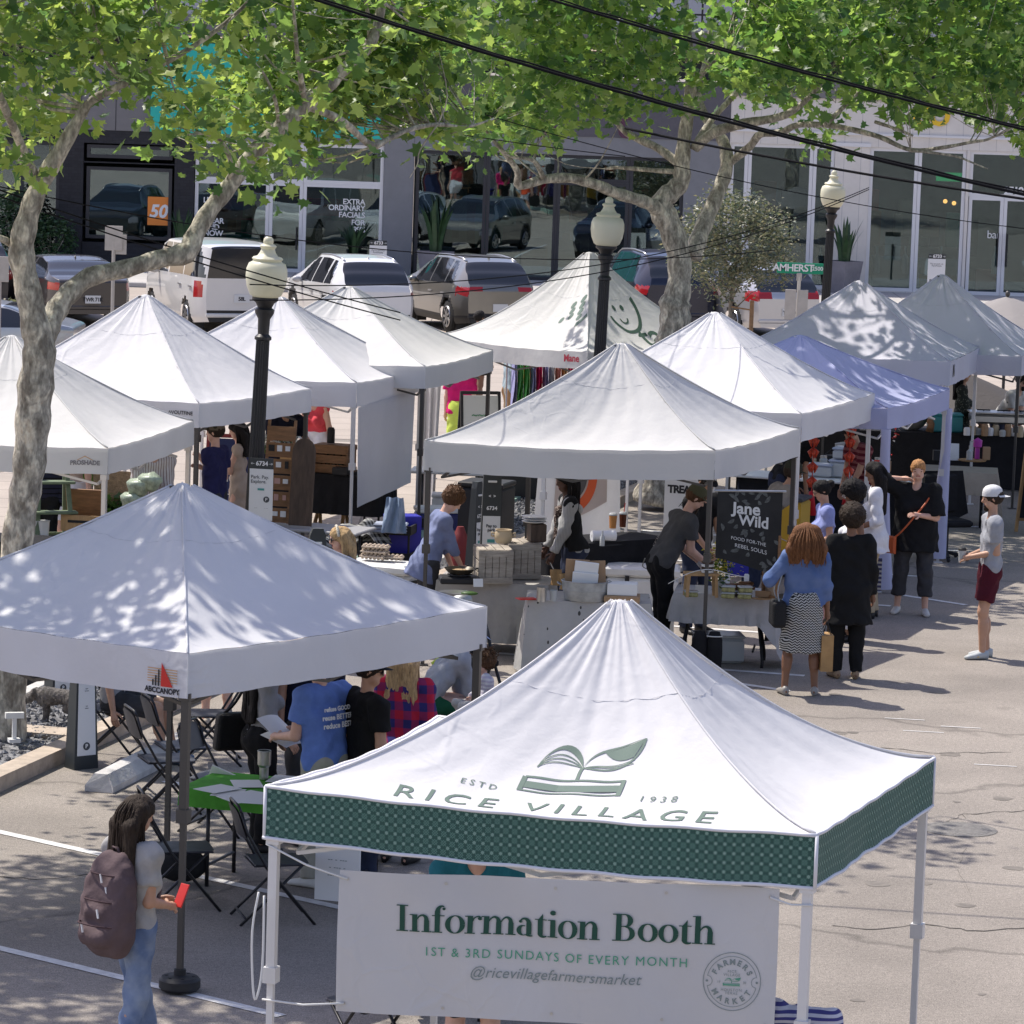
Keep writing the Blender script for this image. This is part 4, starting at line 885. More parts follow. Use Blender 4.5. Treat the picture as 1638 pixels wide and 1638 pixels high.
# ========== cars
m_tyre=mat('tyre rubber',(.02,.02,.021),.85);m_rim=mat('alloy rim',(.45,.45,.46),.3,.9);m_cglass=mat('dark car glass',(.012,.014,.018),.04,spec=.9)
m_tail=mat('tail light',(.35,.012,.015),.15,coat=.6);m_trim=mat('black trim',(.02,.02,.022),.55);m_head=mat('headlight',(.6,.6,.62),.12,spec=.8)
def carpaint(name,c,met=.3):return mat(name,c,.28,met,coat=.8,var=.04,vs=1)
def interp(tb,y):
 for a,c in zip(tb,tb[1:]):
  if y<=c[0]:f=(y-a[0])/(c[0]-a[0]);f=f*f*(3-2*f)*.5+f*.5;return a[1]+(c[1]-a[1])*f
 return tb[-1][1]
def car(label,loc,heading,top,belt,L_,W_,paint,clad=None,rear_glass=(0,0),front_glass=(0,0),side_glass=(0,0),pillars=(),axles=(.85,-1),wr=.34,plate=None,tails=(.72,.98,.45,1.),rails=False,roofw=.66,name='parked_car',cat='car',ground=.2,belt_in=.985,zfloor=.22,bumper=None,text=None,tail_split=True,antenna=True):
 """profile measured from the tail (y=0) to the nose (y=L); heading = direction of the nose"""
 root=empty(name,loc,heading-rad(90),label,cat,'cars parked along the shop row')
 ys=[0.];
 while ys[-1]<L_:
  dz=abs(interp(top,min(L_,ys[-1]+.03))-interp(top,ys[-1]))/.03
  ys.append(ys[-1]+.055/math.sqrt(1+min(dz,6)**2))
 ys=np.array(ys)/ys[-1]*L_;NS=34
 V=[];
 for y in ys:
  zt,zb=interp(top,y),interp(belt,y);zb=min(zb,zt-.01)
  endr=min(1,(y/.65));endf=min(1,(L_-y)/.7)
  wd=W_/2*(.80+.20*(1-(1-endr)**2.2))*(.80+.20*(1-(1-endf)**2.2))
  zs=zfloor+.10*(1-endf)+.06*(1-endr)
  gh=max(0,zt-zb);rw=wd*(belt_in-(belt_in-roofw)*min(1,gh/.55))
  pts=[]
  for k in range(NS+1):
   f=k/NS
   if f<.12:q=f/.12;x,z=wd*(.90+.07*q),zs+(.12)*q
   elif f<.45:q=(f-.12)/.33;x,z=wd*(.97+.03*math.sin(math.pi*q*.9)),zs+.12+(zb-zs-.12)*q
   elif f<.72:
    q=(f-.45)/.27;x=wd*.985+(rw-wd*.985)*q**1.15;z=zb+(gh*.93)*q
   else:
    q=(f-.72)/.28;x=rw*(1-q)**.9 if q<1 else 0;x=rw*math.cos(q*math.pi/2)**.75;z=zb+gh*(.93+.07*math.sin(q*math.pi/2))
   pts.append((x,y,z))
  V.append(pts)
 V=np.array(V);nY=len(ys);Q={'body':[],'side_window':[],'rear_window':[],'windshield':[],'lower_trim':[],'tail_light':[],'headlight':[]}
 VV=np.concatenate([V,V*np.array([-1,1,1])],1).reshape(-1,3);w=2*(NS+1)
 for i in range(nY-1):
  y=(ys[i]+ys[i+1])/2
  for k in range(NS):
   f=(k+.5)/NS;c=V[i:i+2,k:k+2].mean((0,1));t='body'
   zb,zt=interp(belt,y),interp(top,y);fr=(c[2]-zb)/max(.01,zt-zb)
   inwheel=False
   for ya in axles:
    ya_=ya if ya>0 else L_+ya
    if f<.5 and(y-ya_)**2+(c[2]-wr)**2<(wr*1.16)**2:inwheel=True
   if inwheel:continue
   if .47<f<.71 and zt-zb>.2:
    a,b_=side_glass;sl_r=a+fr*.16*2.2;sl_f=b_-fr*.55
    if sl_r<y<sl_f and not any(abs(y-(p+fr*.03))<.045 for p in pillars):t='side_window'
   if .74<f and rear_glass[0]<y<rear_glass[1]:t='rear_window'
   if .74<f and front_glass[0]<y<front_glass[1]:t='windshield'
   if clad and(f<.14 or(f<.45 and any(((y-(ya if ya>0 else L_+ya))**2+(c[2]-wr)**2)<(wr*1.38)**2 for ya in axles))):t='lower_trim'
   if y<.42 and tails[0]<c[2]<tails[1]and f>.2 and abs(c[0])>W_/2*tails[2]:t='tail_light'
   if y>L_-.5 and .58<c[2]<.78 and .2<f<.45 and abs(c[0])>W_*.3:t='headlight'
   for sgn in(0,1):
    o=sgn*(NS+1);A,B,C_,D=i*w+o+k,i*w+o+k+1,(i+1)*w+o+k+1,(i+1)*w+o+k
    Q[t].append((A,D,C_,B)if sgn==0 else(A,B,C_,D))
 for i,sg in((0,1),(nY-1,-1)):
  for k in range(NS):
   A,B,C_,D=i*w+k,i*w+k+1,i*w+NS+2+k,i*w+NS+1+k;c=V[i,k:k+2].mean(0);t='body'
   if i==0 and rear_glass[0]<=0<rear_glass[1]and c[2]>interp(belt,0)+.04 and k<NS*.93:t='rear_window'
   if i==0 and bumper and c[2]<bumper:t='lower_trim'
   Q[t].append((A,B,C_,D)if sg>0 else(D,C_,B,A))
 mm={'body':paint,'side_window':m_cglass,'rear_window':m_cglass,'windshield':m_cglass,'lower_trim':m_trim,'tail_light':m_tail,'headlight':m_head}
 for t,fs in Q.items():
  if not fs:continue
  if t=='side_window' or t=='tail_light' or t=='headlight':
   groups=[[f for f in fs if VV[f[0]][0]>=0],[f for f in fs if VV[f[0]][0]<0]]
  else:groups=[fs]
  for g_ in groups:
   if not g_:continue
   F=np.array(g_);ids,inv=np.unique(F,return_inverse=True);o=mesh_np(t,VV[ids],inv.reshape(F.shape),mm[t],root);o.data.set_sharp_from_angle(angle=.7)
 for ya in axles:
  ya_=ya if ya>0 else L_+ya
  for sx in(-1,1):
   x=sx*(W_/2-.13);b=MB();b.tube([(x-.1,ya_,wr),(x-.085,ya_,wr),(x+.085,ya_,wr),(x+.1,ya_,wr)],[wr*.93,wr,wr,wr*.93],28);wo=b.build('wheel',m_tyre,root,.6)
   b=MB();xo=x+sx*.103;b.tube([(xo-.004,ya_,wr),(xo,ya_,wr)],[wr*.66]*2,24);b.build('hub',m_trim,wo,.5)
   b=MB()
   for k in range(7):a=k*2*math.pi/7;b.bar((xo+sx*.008,ya_,wr),(xo+sx*.008,ya_+wr*.62*math.cos(a),wr+wr*.62*math.sin(a)),.05,.02,up=(1,0,0))
   b.tube([(xo+sx*.006,ya_+wr*.62*math.cos(a),wr+wr*.62*math.sin(a))for a in np.linspace(0,6.283,25)[:-1]],.018,5,closed=True);b.build('rim',m_rim,wo,.5)
   b=MB();b.box((x-sx*.10,ya_,wr+.05),(.22,wr*2.25,wr*1.7));b.build('wheel_arch',m_trim,root)
 zb=interp(belt,L_*.62)
 for sx in(-1,1):
  b=MB();y_=side_glass[1]-.45;b.ell((sx*(W_/2+.09),y_,zb+.07),(.11,.07,.075));b.bar((sx*W_/2*.95,y_,zb+.02),(sx*(W_/2+.06),y_,zb+.05),.04);b.build('mirror',paint,root,9)
  for p in[side_glass[0]+.5,side_glass[0]+1.35]:b=MB();b.bar((sx*(W_/2+.012),p,zb-.12),(sx*(W_/2+.012),p+.2,zb-.12),.03);b.build('door_handle',m_rim,root)
  if rails:b=MB();ym=L_*.5;b.tube([(sx*W_/2*roofw*.93,y,interp(top,y)-.01)for y in np.linspace(rear_glass[1]+.1,L_*.62,8)],.022,6);b.build('roof_rail',m_rim,root,9)
 def tail_z(z):
  return 0.
 b=MB();b.box((0,-.012,plate or .62),(.34,.02,.17));po=b.build('licence_plate',mat('number plate',(.62,.63,.63),.5),root)
 if text:lettering('lettering',text,.115,m_ink,po,M=frame((0,-.024,(plate or .62)-.005),(1,0,0),(0,0,1)),fat=.004,spacing=.9)
 b=MB();b.box((0,.03,.42),(W_*.8,.1,.09),bev=.02);b.build('bumper',m_trim if clad else paint,root)
 if antenna:b=MB();y_=rear_glass[1]+.25;z_=interp(top,y_);b.add([(-.02,y_,z_-.01),(.02,y_,z_-.01),(.02,y_+.18,z_-.01),(-.02,y_+.18,z_-.01),(0,y_,z_+.07)],[(0,1,4),(1,2,4),(2,3,4),(3,0,4)]);b.build('antenna',paint,root)
 return root
SUV=dict(top=[(0,.98),(.06,1.12),(.32,1.38),(.62,1.60),(.95,1.66),(1.7,1.69),(2.5,1.66),(2.95,1.52),(3.55,1.15),(3.8,1.07),(4.3,.98),(4.62,.72)],belt=[(0,.97),(.5,1.07),(1.5,1.03),(3.2,.98),(3.6,1.02),(4.3,.93),(4.62,.7)],L_=4.62,W_=1.86,rear_glass=(.09,.58),front_glass=(2.72,3.55),side_glass=(.62,3.45),pillars=(1.22,2.2),axles=(.95,-.93),wr=.36,rails=True,tails=(.88,1.06,.42,1))
SEDAN=dict(top=[(0,.96),(.05,1.02),(.35,1.08),(.7,1.18),(1.25,1.36),(1.9,1.44),(2.5,1.43),(2.95,1.30),(3.6,1.0),(3.9,.93),(4.4,.82),(4.72,.58)],belt=[(0,.95),(.6,.98),(1.5,.94),(3.2,.90),(3.6,.93),(4.4,.8),(4.72,.56)],L_=4.72,W_=1.88,rear_glass=(.38,1.3),front_glass=(2.65,3.55),side_glass=(.62,3.45),pillars=(2.15,),axles=(.92,-.9),wr=.345,tails=(.80,.95,.45,1))
VAN=dict(top=[(0,1.86),(.04,1.9),(.3,1.93),(1.5,1.95),(2.9,1.93),(3.3,1.82),(3.95,1.22),(4.2,1.12),(4.7,1.0),(4.85,.75)],belt=[(0,1.16),(1,1.16),(3.2,1.12),(3.9,1.1),(4.7,.95),(4.85,.7)],L_=4.85,W_=1.96,rear_glass=(-1,.02),front_glass=(3.22,3.92),side_glass=(.0,3.75),pillars=(1.25,2.5),axles=(1.0,-.95),wr=.345,tails=(.78,1.12,.86,1),roofw=.86,belt_in=.985,bumper=.52)
def car_at(label,px,Y,hd,spec,**kw):
 p=GY(px,500,Y);return car(label,(p[0],Y,.008),rad(hd),**{**spec,**kw})
cv=car_at('boxy white van with dusty sides parked behind the two left tents',386,82.6,110,VAN,paint=carpaint('white van paint',(.62,.61,.59),0),plate=.78,text='58L',antenna=False)
car_at('taupe grey fastback parked behind the forked trunk',148,83.5,111,SEDAN,paint=carpaint('taupe car paint',(.04,.035,.033),.15),plate=.60,text='TWR 71K')
car_at('white compact suv with a thin red light bar beside the van',604,83.2,108,SUV,paint=carpaint('white car paint',(.68,.68,.68),0),plate=.62,clad=True,tails=(.90,.97,0,1),bumper=.5)
car_at('warm grey suv with a silver roof next to the broad logo tent',800,84.8,110,SUV,paint=carpaint('warm grey car paint',(.24,.23,.205),.7),plate=.62,clad=True,bumper=.5)
car_at('dark blue suv half hidden by the mottled trunk',1088,87.5,106,SUV,paint=carpaint('blue car paint',(.012,.016,.035),.5),plate=.7,top=[(z[0],z[1]+.12)for z in SUV['top']],W_=1.98,L_=4.62)
car_at('silver hatchback with swept red lights behind the small evergreen',1262,86.5,112,SUV,paint=carpaint('silver car paint',(.50,.50,.51),.6),plate=.62,text='YLB 20',rails=False,tails=(.86,1.08,.40,1),top=[(z[0],z[1]-.06)for z in SUV['top']])
car_at('dark car at the left edge with a red tail light',-42,85,100,SUV,paint=carpaint('black car paint',(.02,.02,.025),.3))
car_at('silver car crossing behind the leaning trunk',128,70.5,178,SEDAN,tails=(9,9,.5,1),paint=carpaint('pale silver car paint',(.42,.43,.44),.6))
for px,c,lab,hd in((545,(.62,.62,.63),'white car up on the parking deck at the top left',95),(1610,(.32,.36,.42),'pale blue car up on the parking deck at the right',90),(-60,(.2,.03,.03),'red car up on the parking deck, far left',92)):
 p=GY(px,45,YF+3.4);o=car(lab,(p[0],YF+3.4,zdk+.14),rad(hd),**{**SUV,'paint':carpaint('deck car paint %d'%px,c,.3)});o['group']='cars on the parking deck'
p=GY(1607,30,YF+1.6);b=MB();b.lathe([(.16,0),(.16,.8),(.12,.95),(0,1.0)],n=12);tag(b.build('bollard',mat('yellow bollard',(.7,.5,.05),.5),smooth=.6,loc=(p[0],YF+1.6,zdk+.1)),'yellow round topped bollard on the deck by the pale blue car','bollard')
# ========== people
SKIN={k:mat('skin '+k,c,.5,var=.08,vs=12,spec=.35)for k,c in(('fair',(.60,.36,.27)),('tan',(.47,.27,.18)),('olive',(.40,.22,.14)),('brown',(.20,.10,.06)),('dark',(.085,.042,.028)))}
m_eye=mat('eye',(.02,.015,.012),.2);m_lip=mat('lip',(.30,.07,.06),.5)
HAIR={k:mat('hair '+k,c,.65,var=.45,vs=26,bump=.5,bs=60,stretch=(3,3,.7),spec=.18)for k,c in(('black',(.012,.010,.010)),('dark',(.03,.02,.014)),('brown',(.09,.045,.022)),('auburn',(.16,.07,.03)),('blond',(.46,.31,.16)),('grey',(.38,.35,.31)),('red',(.40,.20,.08)))}
def cloth(name,c,var=.12,**kw):return mat('cloth '+name,c,.85,var=var,vs=kw.pop('vs',7),bump=.35,bs=kw.pop('bs',22),spec=.15,**kw)
class Vox:
 def __init__(s,lo,hi,res):
  s.lo=np.array(lo,float);s.res=res;s.sh=tuple(np.ceil((np.array(hi)-s.lo)/res).astype(int)+1)
  s.D=np.full(s.sh,9.,np.float32)
  s.ax=[s.lo[i]+res*np.arange(s.sh[i])for i in range(3)]
 def sub(s,lo,hi):
  a=[max(0,int((lo[i]-s.lo[i])/s.res))for i in range(3)];c=[min(s.sh[i],int((hi[i]-s.lo[i])/s.res)+2)for i in range(3)]
  sl=tuple(slice(a[i],max(c[i],a[i]))for i in range(3));P=np.stack(np.meshgrid(*[s.ax[i][sl[i]]for i in range(3)],indexing='ij'),-1).astype(np.float32);return sl,P
 def cap(s,a,b,r0,r1,k=.03,flat=None,cut=False,cut0=False,grow=0.):
  a=np.array(a,float);b=np.array(b,float);r0+=grow;r1+=grow;R_=max(r0,r1)+.07
  sl,P=s.sub(np.minimum(a,b)-R_,np.maximum(a,b)+R_)
  if P.size==0:return
  d=b-a;L2=d@d+1e-9;Q=P-a
  t=np.clip((Q@d)/L2,0,1);v=Q-t[...,None]*d
  if flat is not None:
   n,f=np.array(flat[0],float),flat[1];v=v+(v@n)[...,None]*n*(1/f-1)
  dist=np.sqrt((v*v).sum(-1))-(r0+(r1-r0)*t)
  if flat is not None:dist=dist*min(1,flat[1]**.5)
  L1=math.sqrt(L2)
  if cut:dist=np.maximum(dist,(Q@d)/L1-L1)
  if cut0:dist=np.maximum(dist,-(Q@d)/L1)
  D=s.D[sl];h=np.clip(.5+.5*(D-dist)/k,0,1)if k>0 else(D>dist).astype(np.float32)
  s.D[sl]=D+(dist-D)*h-k*h*(1-h)
 def plane(s,p,n):
  """keep the side the normal points away from"""
  P=np.stack(np.meshgrid(*s.ax,indexing='ij'),-1);s.D=np.maximum(s.D,((P-np.array(p))@np.array(n)).astype(np.float32))
 def carve(s,c,r):
  sl,P=s.sub(np.array(c)-np.array(r)*1.3,np.array(c)+np.array(r)*1.3);q=(P-np.array(c))/np.array(r)
  s.D[sl]=np.maximum(s.D[sl],(1-np.sqrt((q*q).sum(-1)))*min(r))
 def folds(s,amp,sc=1.,seed=0):
  X,Y,Z=np.meshgrid(*s.ax,indexing='ij');p=seed*1.7
  s.D+=(amp*(np.sin(X*31*sc+2.2*np.sin(Z*11*sc+p)+p)*np.sin(Z*23*sc+1.7*np.sin(Y*17*sc+X*9)+p*2)+.5*np.sin(Y*47*sc+Z*29*sc+2*np.sin(X*23*sc+p)))).astype(np.float32)
 def mesh(s):
  D=s.D;D[0]=D[-1]=1;D[:,0]=D[:,-1]=1;D[:,:,0]=D[:,:,-1]=1
  ins=D<0;n=[q-1 for q in s.sh]
  cnt=np.zeros(n,np.int8)
  for i in(0,1):
   for j in(0,1):
    for k in(0,1):cnt+=ins[i:i+n[0],j:j+n[1],k:k+n[2]]
  I=np.argwhere((cnt>0)&(cnt<8))
  if len(I)==0:return np.zeros((0,3)),np.zeros((0,4),int)
  idx=np.full(n,-1,np.int64);idx[tuple(I.T)]=np.arange(len(I))
  S=np.zeros((len(I),3));N=np.zeros(len(I));cor=[(i,j,k)for i in(0,1)for j in(0,1)for k in(0,1)]
  val={c:D[I[:,0]+c[0],I[:,1]+c[1],I[:,2]+c[2]].astype(float)for c in cor}
  for c in cor:
   for ax in range(3):
    if c[ax]:continue
    e=list(c);e[ax]=1;a,b_=val[c],val[tuple(e)];m=(a<0)!=(b_<0);t=np.where(m,a/np.where(m,a-b_,1),0)
    p=np.array(c,float)[None]+np.zeros((len(I),3));p[:,ax]+=t;S+=p*m[:,None];N+=m
  V=s.lo+s.res*(I+S/np.maximum(N,1)[:,None]);F=[]
  for ax in range(3):
   a1,a2=(ax+1)%3,(ax+2)%3
   A=np.moveaxis(ins,ax,0);m=A[:-1]!=A[1:];m=np.moveaxis(m,0,ax);E=np.argwhere(m)
   E=E[(E[:,a1]>0)&(E[:,a2]>0)&(E[:,a1]<n[a1])&(E[:,a2]<n[a2])]
   q=[]
   for d1,d2 in((-1,-1),(0,-1),(0,0),(-1,0)):
    J=E.copy();J[:,a1]+=d1;J[:,a2]+=d2;q.append(idx[tuple(J.T)])
   q=np.stack(q,1);fl=ins[tuple(E.T)];q[~fl]=q[~fl][:,::-1];F.append(q[(q>=0).all(1)])
  return V,np.concatenate(F)
def nrm(v):v=np.array(v,float);return v/(np.linalg.norm(v)+1e-9)
def ik(S,T,l1,l2,pole):
 S,T=np.array(S,float),np.array(T,float);d=T-S;L_=np.linalg.norm(d);mx=(l1+l2)*.995
 if L_>mx:T=S+d/L_*mx;d=T-S;L_=mx
 if L_<abs(l1-l2)+.02:L_=abs(l1-l2)+.02
 u=d/np.linalg.norm(d);c=(l1*l1+L_*L_-l2*l2)/(2*l1*L_);c=max(-1,min(1,c));p=np.array(pole,float);p=p-u*(p@u);p=nrm(p)
 return S+u*l1*c+p*l1*math.sqrt(1-c*c),T
def rotm(pitch,yaw,roll=0.):
 """pitch tips forward (+y), yaw turns left, roll leans to the right"""
 return np.array(Matrix.Rotation(yaw,3,'Z')@Matrix.Rotation(-pitch,3,'X')@Matrix.Rotation(roll,3,'Y'))
NP_=[0]
def person(label,loc,face,h=1.7,w=1.,fem=False,skin='fair',top=('tee',None),bottom=('pants',None),shoes=None,hair=('short','dark'),hat=None,lean=0.,side=0.,twist=0.,head=(0,0),hands=None,feet=None,sit=None,belly=0.,glasses=None,beard=None,res=.0125,curl=.5,elbow=None,legs=True,arms=(True,True),extra=None,group=None,cat='person',fold=.0075):
 """face: 0 looks away from the camera, 90 to picture left, 180 to the camera, 270 to picture right"""
 NP_[0]+=1;sd=NP_[0];k=h/1.72;root=empty('person',(loc[0],loc[1],loc[2]if len(loc)>2 else 0.),rad(face),label,cat,group)
 root['seat']=0;del root['seat']
 sw=(.165 if fem else .185)*k*(w**.5);hpw=(.092 if fem else .085)*k*w**.5
 pz=sit if sit else .543*h;Pv=np.array([0,0,pz]);Rt=rotm(rad(lean),rad(twist),rad(side));up,fw,rt=Rt[:,2],Rt[:,1],Rt[:,0]
 T=lambda x,y,z:Pv+rt*x*k+fw*y*k+up*z*k
 tl=.296*h/k
 nb=T(0,.0,tl+.03);Rh=rotm(rad(lean*.55+head[1]),rad(twist+head[0]),rad(side*.5));hu,hf,hr=Rh[:,2],Rh[:,1],Rh[:,0]
 hk=(.97 if fem else 1.0)*(k**.5);HB=nb+up*.045*k+hu*.03*k;Hd=lambda x,y,z:HB+(hr*x+hf*y+hu*z)*hk
 SHL={s:T(s*sw/k,0,tl-.025)for s in(-1,1)};ua,fa=.172*h,.150*h
 hands=hands or{};EL={};WR={}
 for s,nm in((-1,'L'),(1,'R')):
  tg=hands.get(nm,(s*.25*w**.5,.06,-.10));tgt=T(*tg)if len(tg)==3 else np.array(tg[:3])
  po=(elbow or{}).get(nm,(s*.35,-1.,-.45));po=rt*po[0]+fw*po[1]+up*po[2]
  EL[s],WR[s]=ik(SHL[s],tgt,ua,fa,po)
 feet=feet or{'L':(-.10,.02),'R':(.10,-.02)};HP={s:Pv+rotm(0,rad(twist*.5))[:,0]*s*hpw-np.array([0,0,.02*k])for s in(-1,1)};KN={};AN={};FD={}
 for s,nm in((-1,'L'),(1,'R')):
  f=feet[nm];an=np.array([f[0]*k,f[1]*k-.0,(f[2]if len(f)>2 else 0)+.075*k]);fy=rad(f[3])if len(f)>3 else-s*-.12
  KN[s],AN[s]=ik(HP[s],an,.245*h,.245*h,(s*.12,1,.1));fd=np.array([s*.18,.98,0])if len(f)<4 else np.array([math.sin(fy),math.cos(fy),0]);FD[s]=nrm(fd)
 allp=np.array([Pv,nb,HB+hu*.25]+list(SHL.values())+list(EL.values())+list(WR.values())+list(KN.values())+list(AN.values()));lo=allp.min(0)-.26*w-.04;hi=allp.max(0)+.26*w+.04;lo[2]=min(allp[:,2].min()-.12,allp[:,2].min())
 def newv(r=None):return Vox(lo,hi,r or res)
 ff=(fw,.72)
 def torso(v,g,hip=True,chest=True):
  if hip:v.cap(T(-.075*w,-.01,.0),T(.075*w,-.01,.0),.108*k*w**.5,.108*k*w**.5,.05,ff,grow=g);
  if fem and hip:v.cap(T(-.06,-.05,-.03),T(.06,-.05,-.03),.085*k*w**.5,.085*k*w**.5,.05,grow=g)
  wz=.088 if fem else .105
  v.cap(T(-.055*w,0,.14),T(.055*w,0,.14),wz*k*w**.6,wz*k*w**.6,.08,ff,grow=g)
  if chest:
   v.cap(T(-.07*w**.5,.0,.30),T(.07*w**.5,.0,.30),.112*k*w**.4,.112*k*w**.4,.08,ff,grow=g)
   v.cap(T(-sw/k+.04,-.005,tl-.045),T(sw/k-.04,-.005,tl-.045),.068*k,.068*k,.07,ff,grow=g*.9)
   v.cap(T(-.07,-.01,tl-.02),T(.07,-.01,tl-.02),.055*k,.055*k,.06,grow=g*.6)
   for s in(-1,1):
    v.cap(SHL[s],SHL[s]+up*.005,.055*k,.055*k,.05,grow=g*.8)
    if fem:v.cap(T(s*.075,.085,.285),T(s*.075,.09,.28),.058*k,.056*k,.045,grow=g*.7)
  if belly:v.cap(T(-.05,.03+belly*.35,.1),T(.05,.03+belly*.35,.1),.10*k+belly*.5,.10*k+belly*.5,.08,grow=g)
 m_sk=SKIN[skin]
 v=newv();torso(v,-.008)
 v.cap(nb-up*.05*k,HB+hu*.03,.052*k,.048*k,.04)
 for s,on in((-1,arms[0]),(1,arms[1])):
  if not on:continue
  v.cap(SHL[s],EL[s],.047*k*w**.4,.039*k*w**.3,.03);v.cap(EL[s],WR[s],.040*k*w**.3,.026*k,.02)
 if legs:
  for s in(-1,1):
   v.cap(HP[s],KN[s],.082*k*w**.5,.053*k*w**.3,.05);v.cap(KN[s],AN[s],.051*k*w**.3,.034*k,.03)
   cm=KN[s]+(AN[s]-KN[s])*.3-nrm(np.cross(np.cross(AN[s]-KN[s],FD[s]),AN[s]-KN[s]))*.016*k;v.cap(cm,cm+(AN[s]-KN[s])*.18,.050*k*w**.3,.044*k,.03)
   v.cap(AN[s]-FD[s]*.035*k-np.array([0,0,.035*k]),AN[s]+FD[s]*.15*k-np.array([0,0,.05*k]),.034*k,.024*k,.025)
 v.cap(Hd(0,-.018,.135),Hd(0,.022,.142),.083*hk,.080*hk,.02,(hr,.90));v.cap(Hd(0,.035,.11),Hd(0,.052,.038),.064*hk,.040*hk,.03,(hr,.92))
 v.cap(Hd(-.03,.04,.055),Hd(.03,.04,.055),.040*hk,.040*hk,.02)
 v.cap(Hd(0,.096,.115),Hd(0,.108,.085),.009*hk,.015*hk,.012);v.cap(Hd(-.035,.078,.128),Hd(.035,.078,.128),.013*hk,.013*hk,.015)
 for s in(-1,1):v.cap(Hd(s*.078,.0,.118),Hd(s*.083,-.012,.085),.018*hk,.011*hk,.008,(hr,.5))
 V,F=v.mesh()
 hb=MB()
 for s,on in((-1,arms[0]),(1,arms[1])):
  if not on:continue
  ad=nrm(WR[s]-EL[s]);pn=np.cross(ad,up);pn=nrm(pn)if np.linalg.norm(pn)>.2 else fw
  pn=nrm(-rt*s*.6-up*.5+fw*.2);pn=nrm(pn-ad*(pn@ad));sdv=np.cross(ad,pn)*s
  if sdv@(fw+up)<0:sdv=-sdv
  kk=WR[s]+ad*.085*k
  hb.tube([WR[s]-ad*.02,WR[s]+ad*.02,WR[s]+ad*.055*k,kk],[.024*k,.027*k,.032*k,.026*k],8)
  for j in range(4):
   o=sdv*(.028-j*.019)*k;L_=(.068,.078,.072,.056)[j]*k;p=[WR[s]+ad*.06*k+o*.8,kk+o];d=ad
   for q in range(3):d=nrm(d+pn*curl*(.5+.35*q));p.append(p[-1]+d*L_*(.42,.32,.26)[q])
   hb.tube(p,[.010*k,.0098*k,.0090*k,.0082*k,.006*k],6)
  t0=WR[s]+ad*.02*k+sdv*.02*k;d=nrm(ad*.6+sdv*.75+pn*.25);p=[t0,t0+d*.035*k];d=nrm(d+ad*.6+pn*.3);p+=[p[-1]+d*.028*k,p[-1]+nrm(d+ad*.5)*.05*k]
  hb.tube(p,[.014*k,.012*k,.010*k,.007*k],6)
 eb=MB();
 for s in(-1,1):
  eb.ell(Hd(s*.031,.084,.112),(.016*hk,.013*hk,.0105*hk),8,6);eb.tube([Hd(s*.014,.094,.132),Hd(s*.032,.095,.137),Hd(s*.052,.080,.131)],.0062*hk,5)
 Vs=[V];Fs=[F];M_=[np.zeros(len(F),int)]
 hv=(V-HB)@np.stack([hr,hf,hu],1)/hk;fc=hv[F].mean(1)
 M_[0][(np.abs(fc[:,0])<.024)&(fc[:,1]>.06)&(fc[:,2]>.044)&(fc[:,2]<.060)]=2
 n=len(V)
 for q,mi in((hb,0),(eb,1)):
  if not q.V:continue
  Vq=np.concatenate(q.V);Fq=np.array([list(f)if len(f)==4 else[f[0],f[1],f[2],f[2]]for f in q.F if len(f)in(3,4)]);Vs.append(Vq);Fs.append(Fq+n);M_.append(np.full(len(Fq),mi));n+=len(Vq)
 body=mesh_np('body',np.concatenate(Vs),np.concatenate(Fs),[m_sk,m_eye,m_lip],root,mi=np.concatenate(M_));body.data.validate()
 def part(nm,v,m,fo=fold):
  if fo:v.folds(fo,1.,sd)
  V,F=v.mesh()
  if len(F):return mesh_np(nm,V,F,m,root)
 if bottom and legs:
  kind,m=bottom[0],bottom[1];v=newv()
  if kind in('pants','shorts','capri','leggings'):
   g={'pants':.016,'shorts':.016,'capri':.02,'leggings':.022}[kind];torso(v,g,chest=False)
   for s in(-1,1):
    if kind=='shorts':e=HP[s]+(KN[s]-HP[s])*(bottom[2]if len(bottom)>2 else .80);v.cap(HP[s],e,.088*k*w**.5,.080*k*w**.4,.04,cut=True,grow=g)
    else:
     v.cap(HP[s],KN[s],.082*k*w**.5,.056*k*w**.4,.05,grow=g);e=KN[s]+(AN[s]-KN[s])*(1.0 if kind!='capri' else .66);v.cap(KN[s],e,.056*k*w**.4,(.046 if kind=='leggings' else .058)*k*w**.3*(.85 if kind=='leggings' else 1),.04,cut=True,grow=g)
   v.plane(T(0,0,.13),up)
  elif kind=='skirt':
   hm=bottom[2]if len(bottom)>2 else .42;v.cap(T(0,-.01,.12),T(0,-.01,.0),.12*k*w**.5,.165*k*w**.5,.05,(fw,.75),grow=.012)
   e=np.array([(KN[-1]+KN[1])[0]/2,(KN[-1]+KN[1])[1]/2-.01,hm]);v.cap(T(0,-.015,.0),e,.165*k*w**.5,(bottom[3]if len(bottom)>3 else .19)*k*w**.5,.05,(fw,.8),cut=True,grow=.012);v.plane(T(0,0,.14),up)
  part({'shorts':'shorts','skirt':'skirt'}.get(kind,'trousers'),v,m)
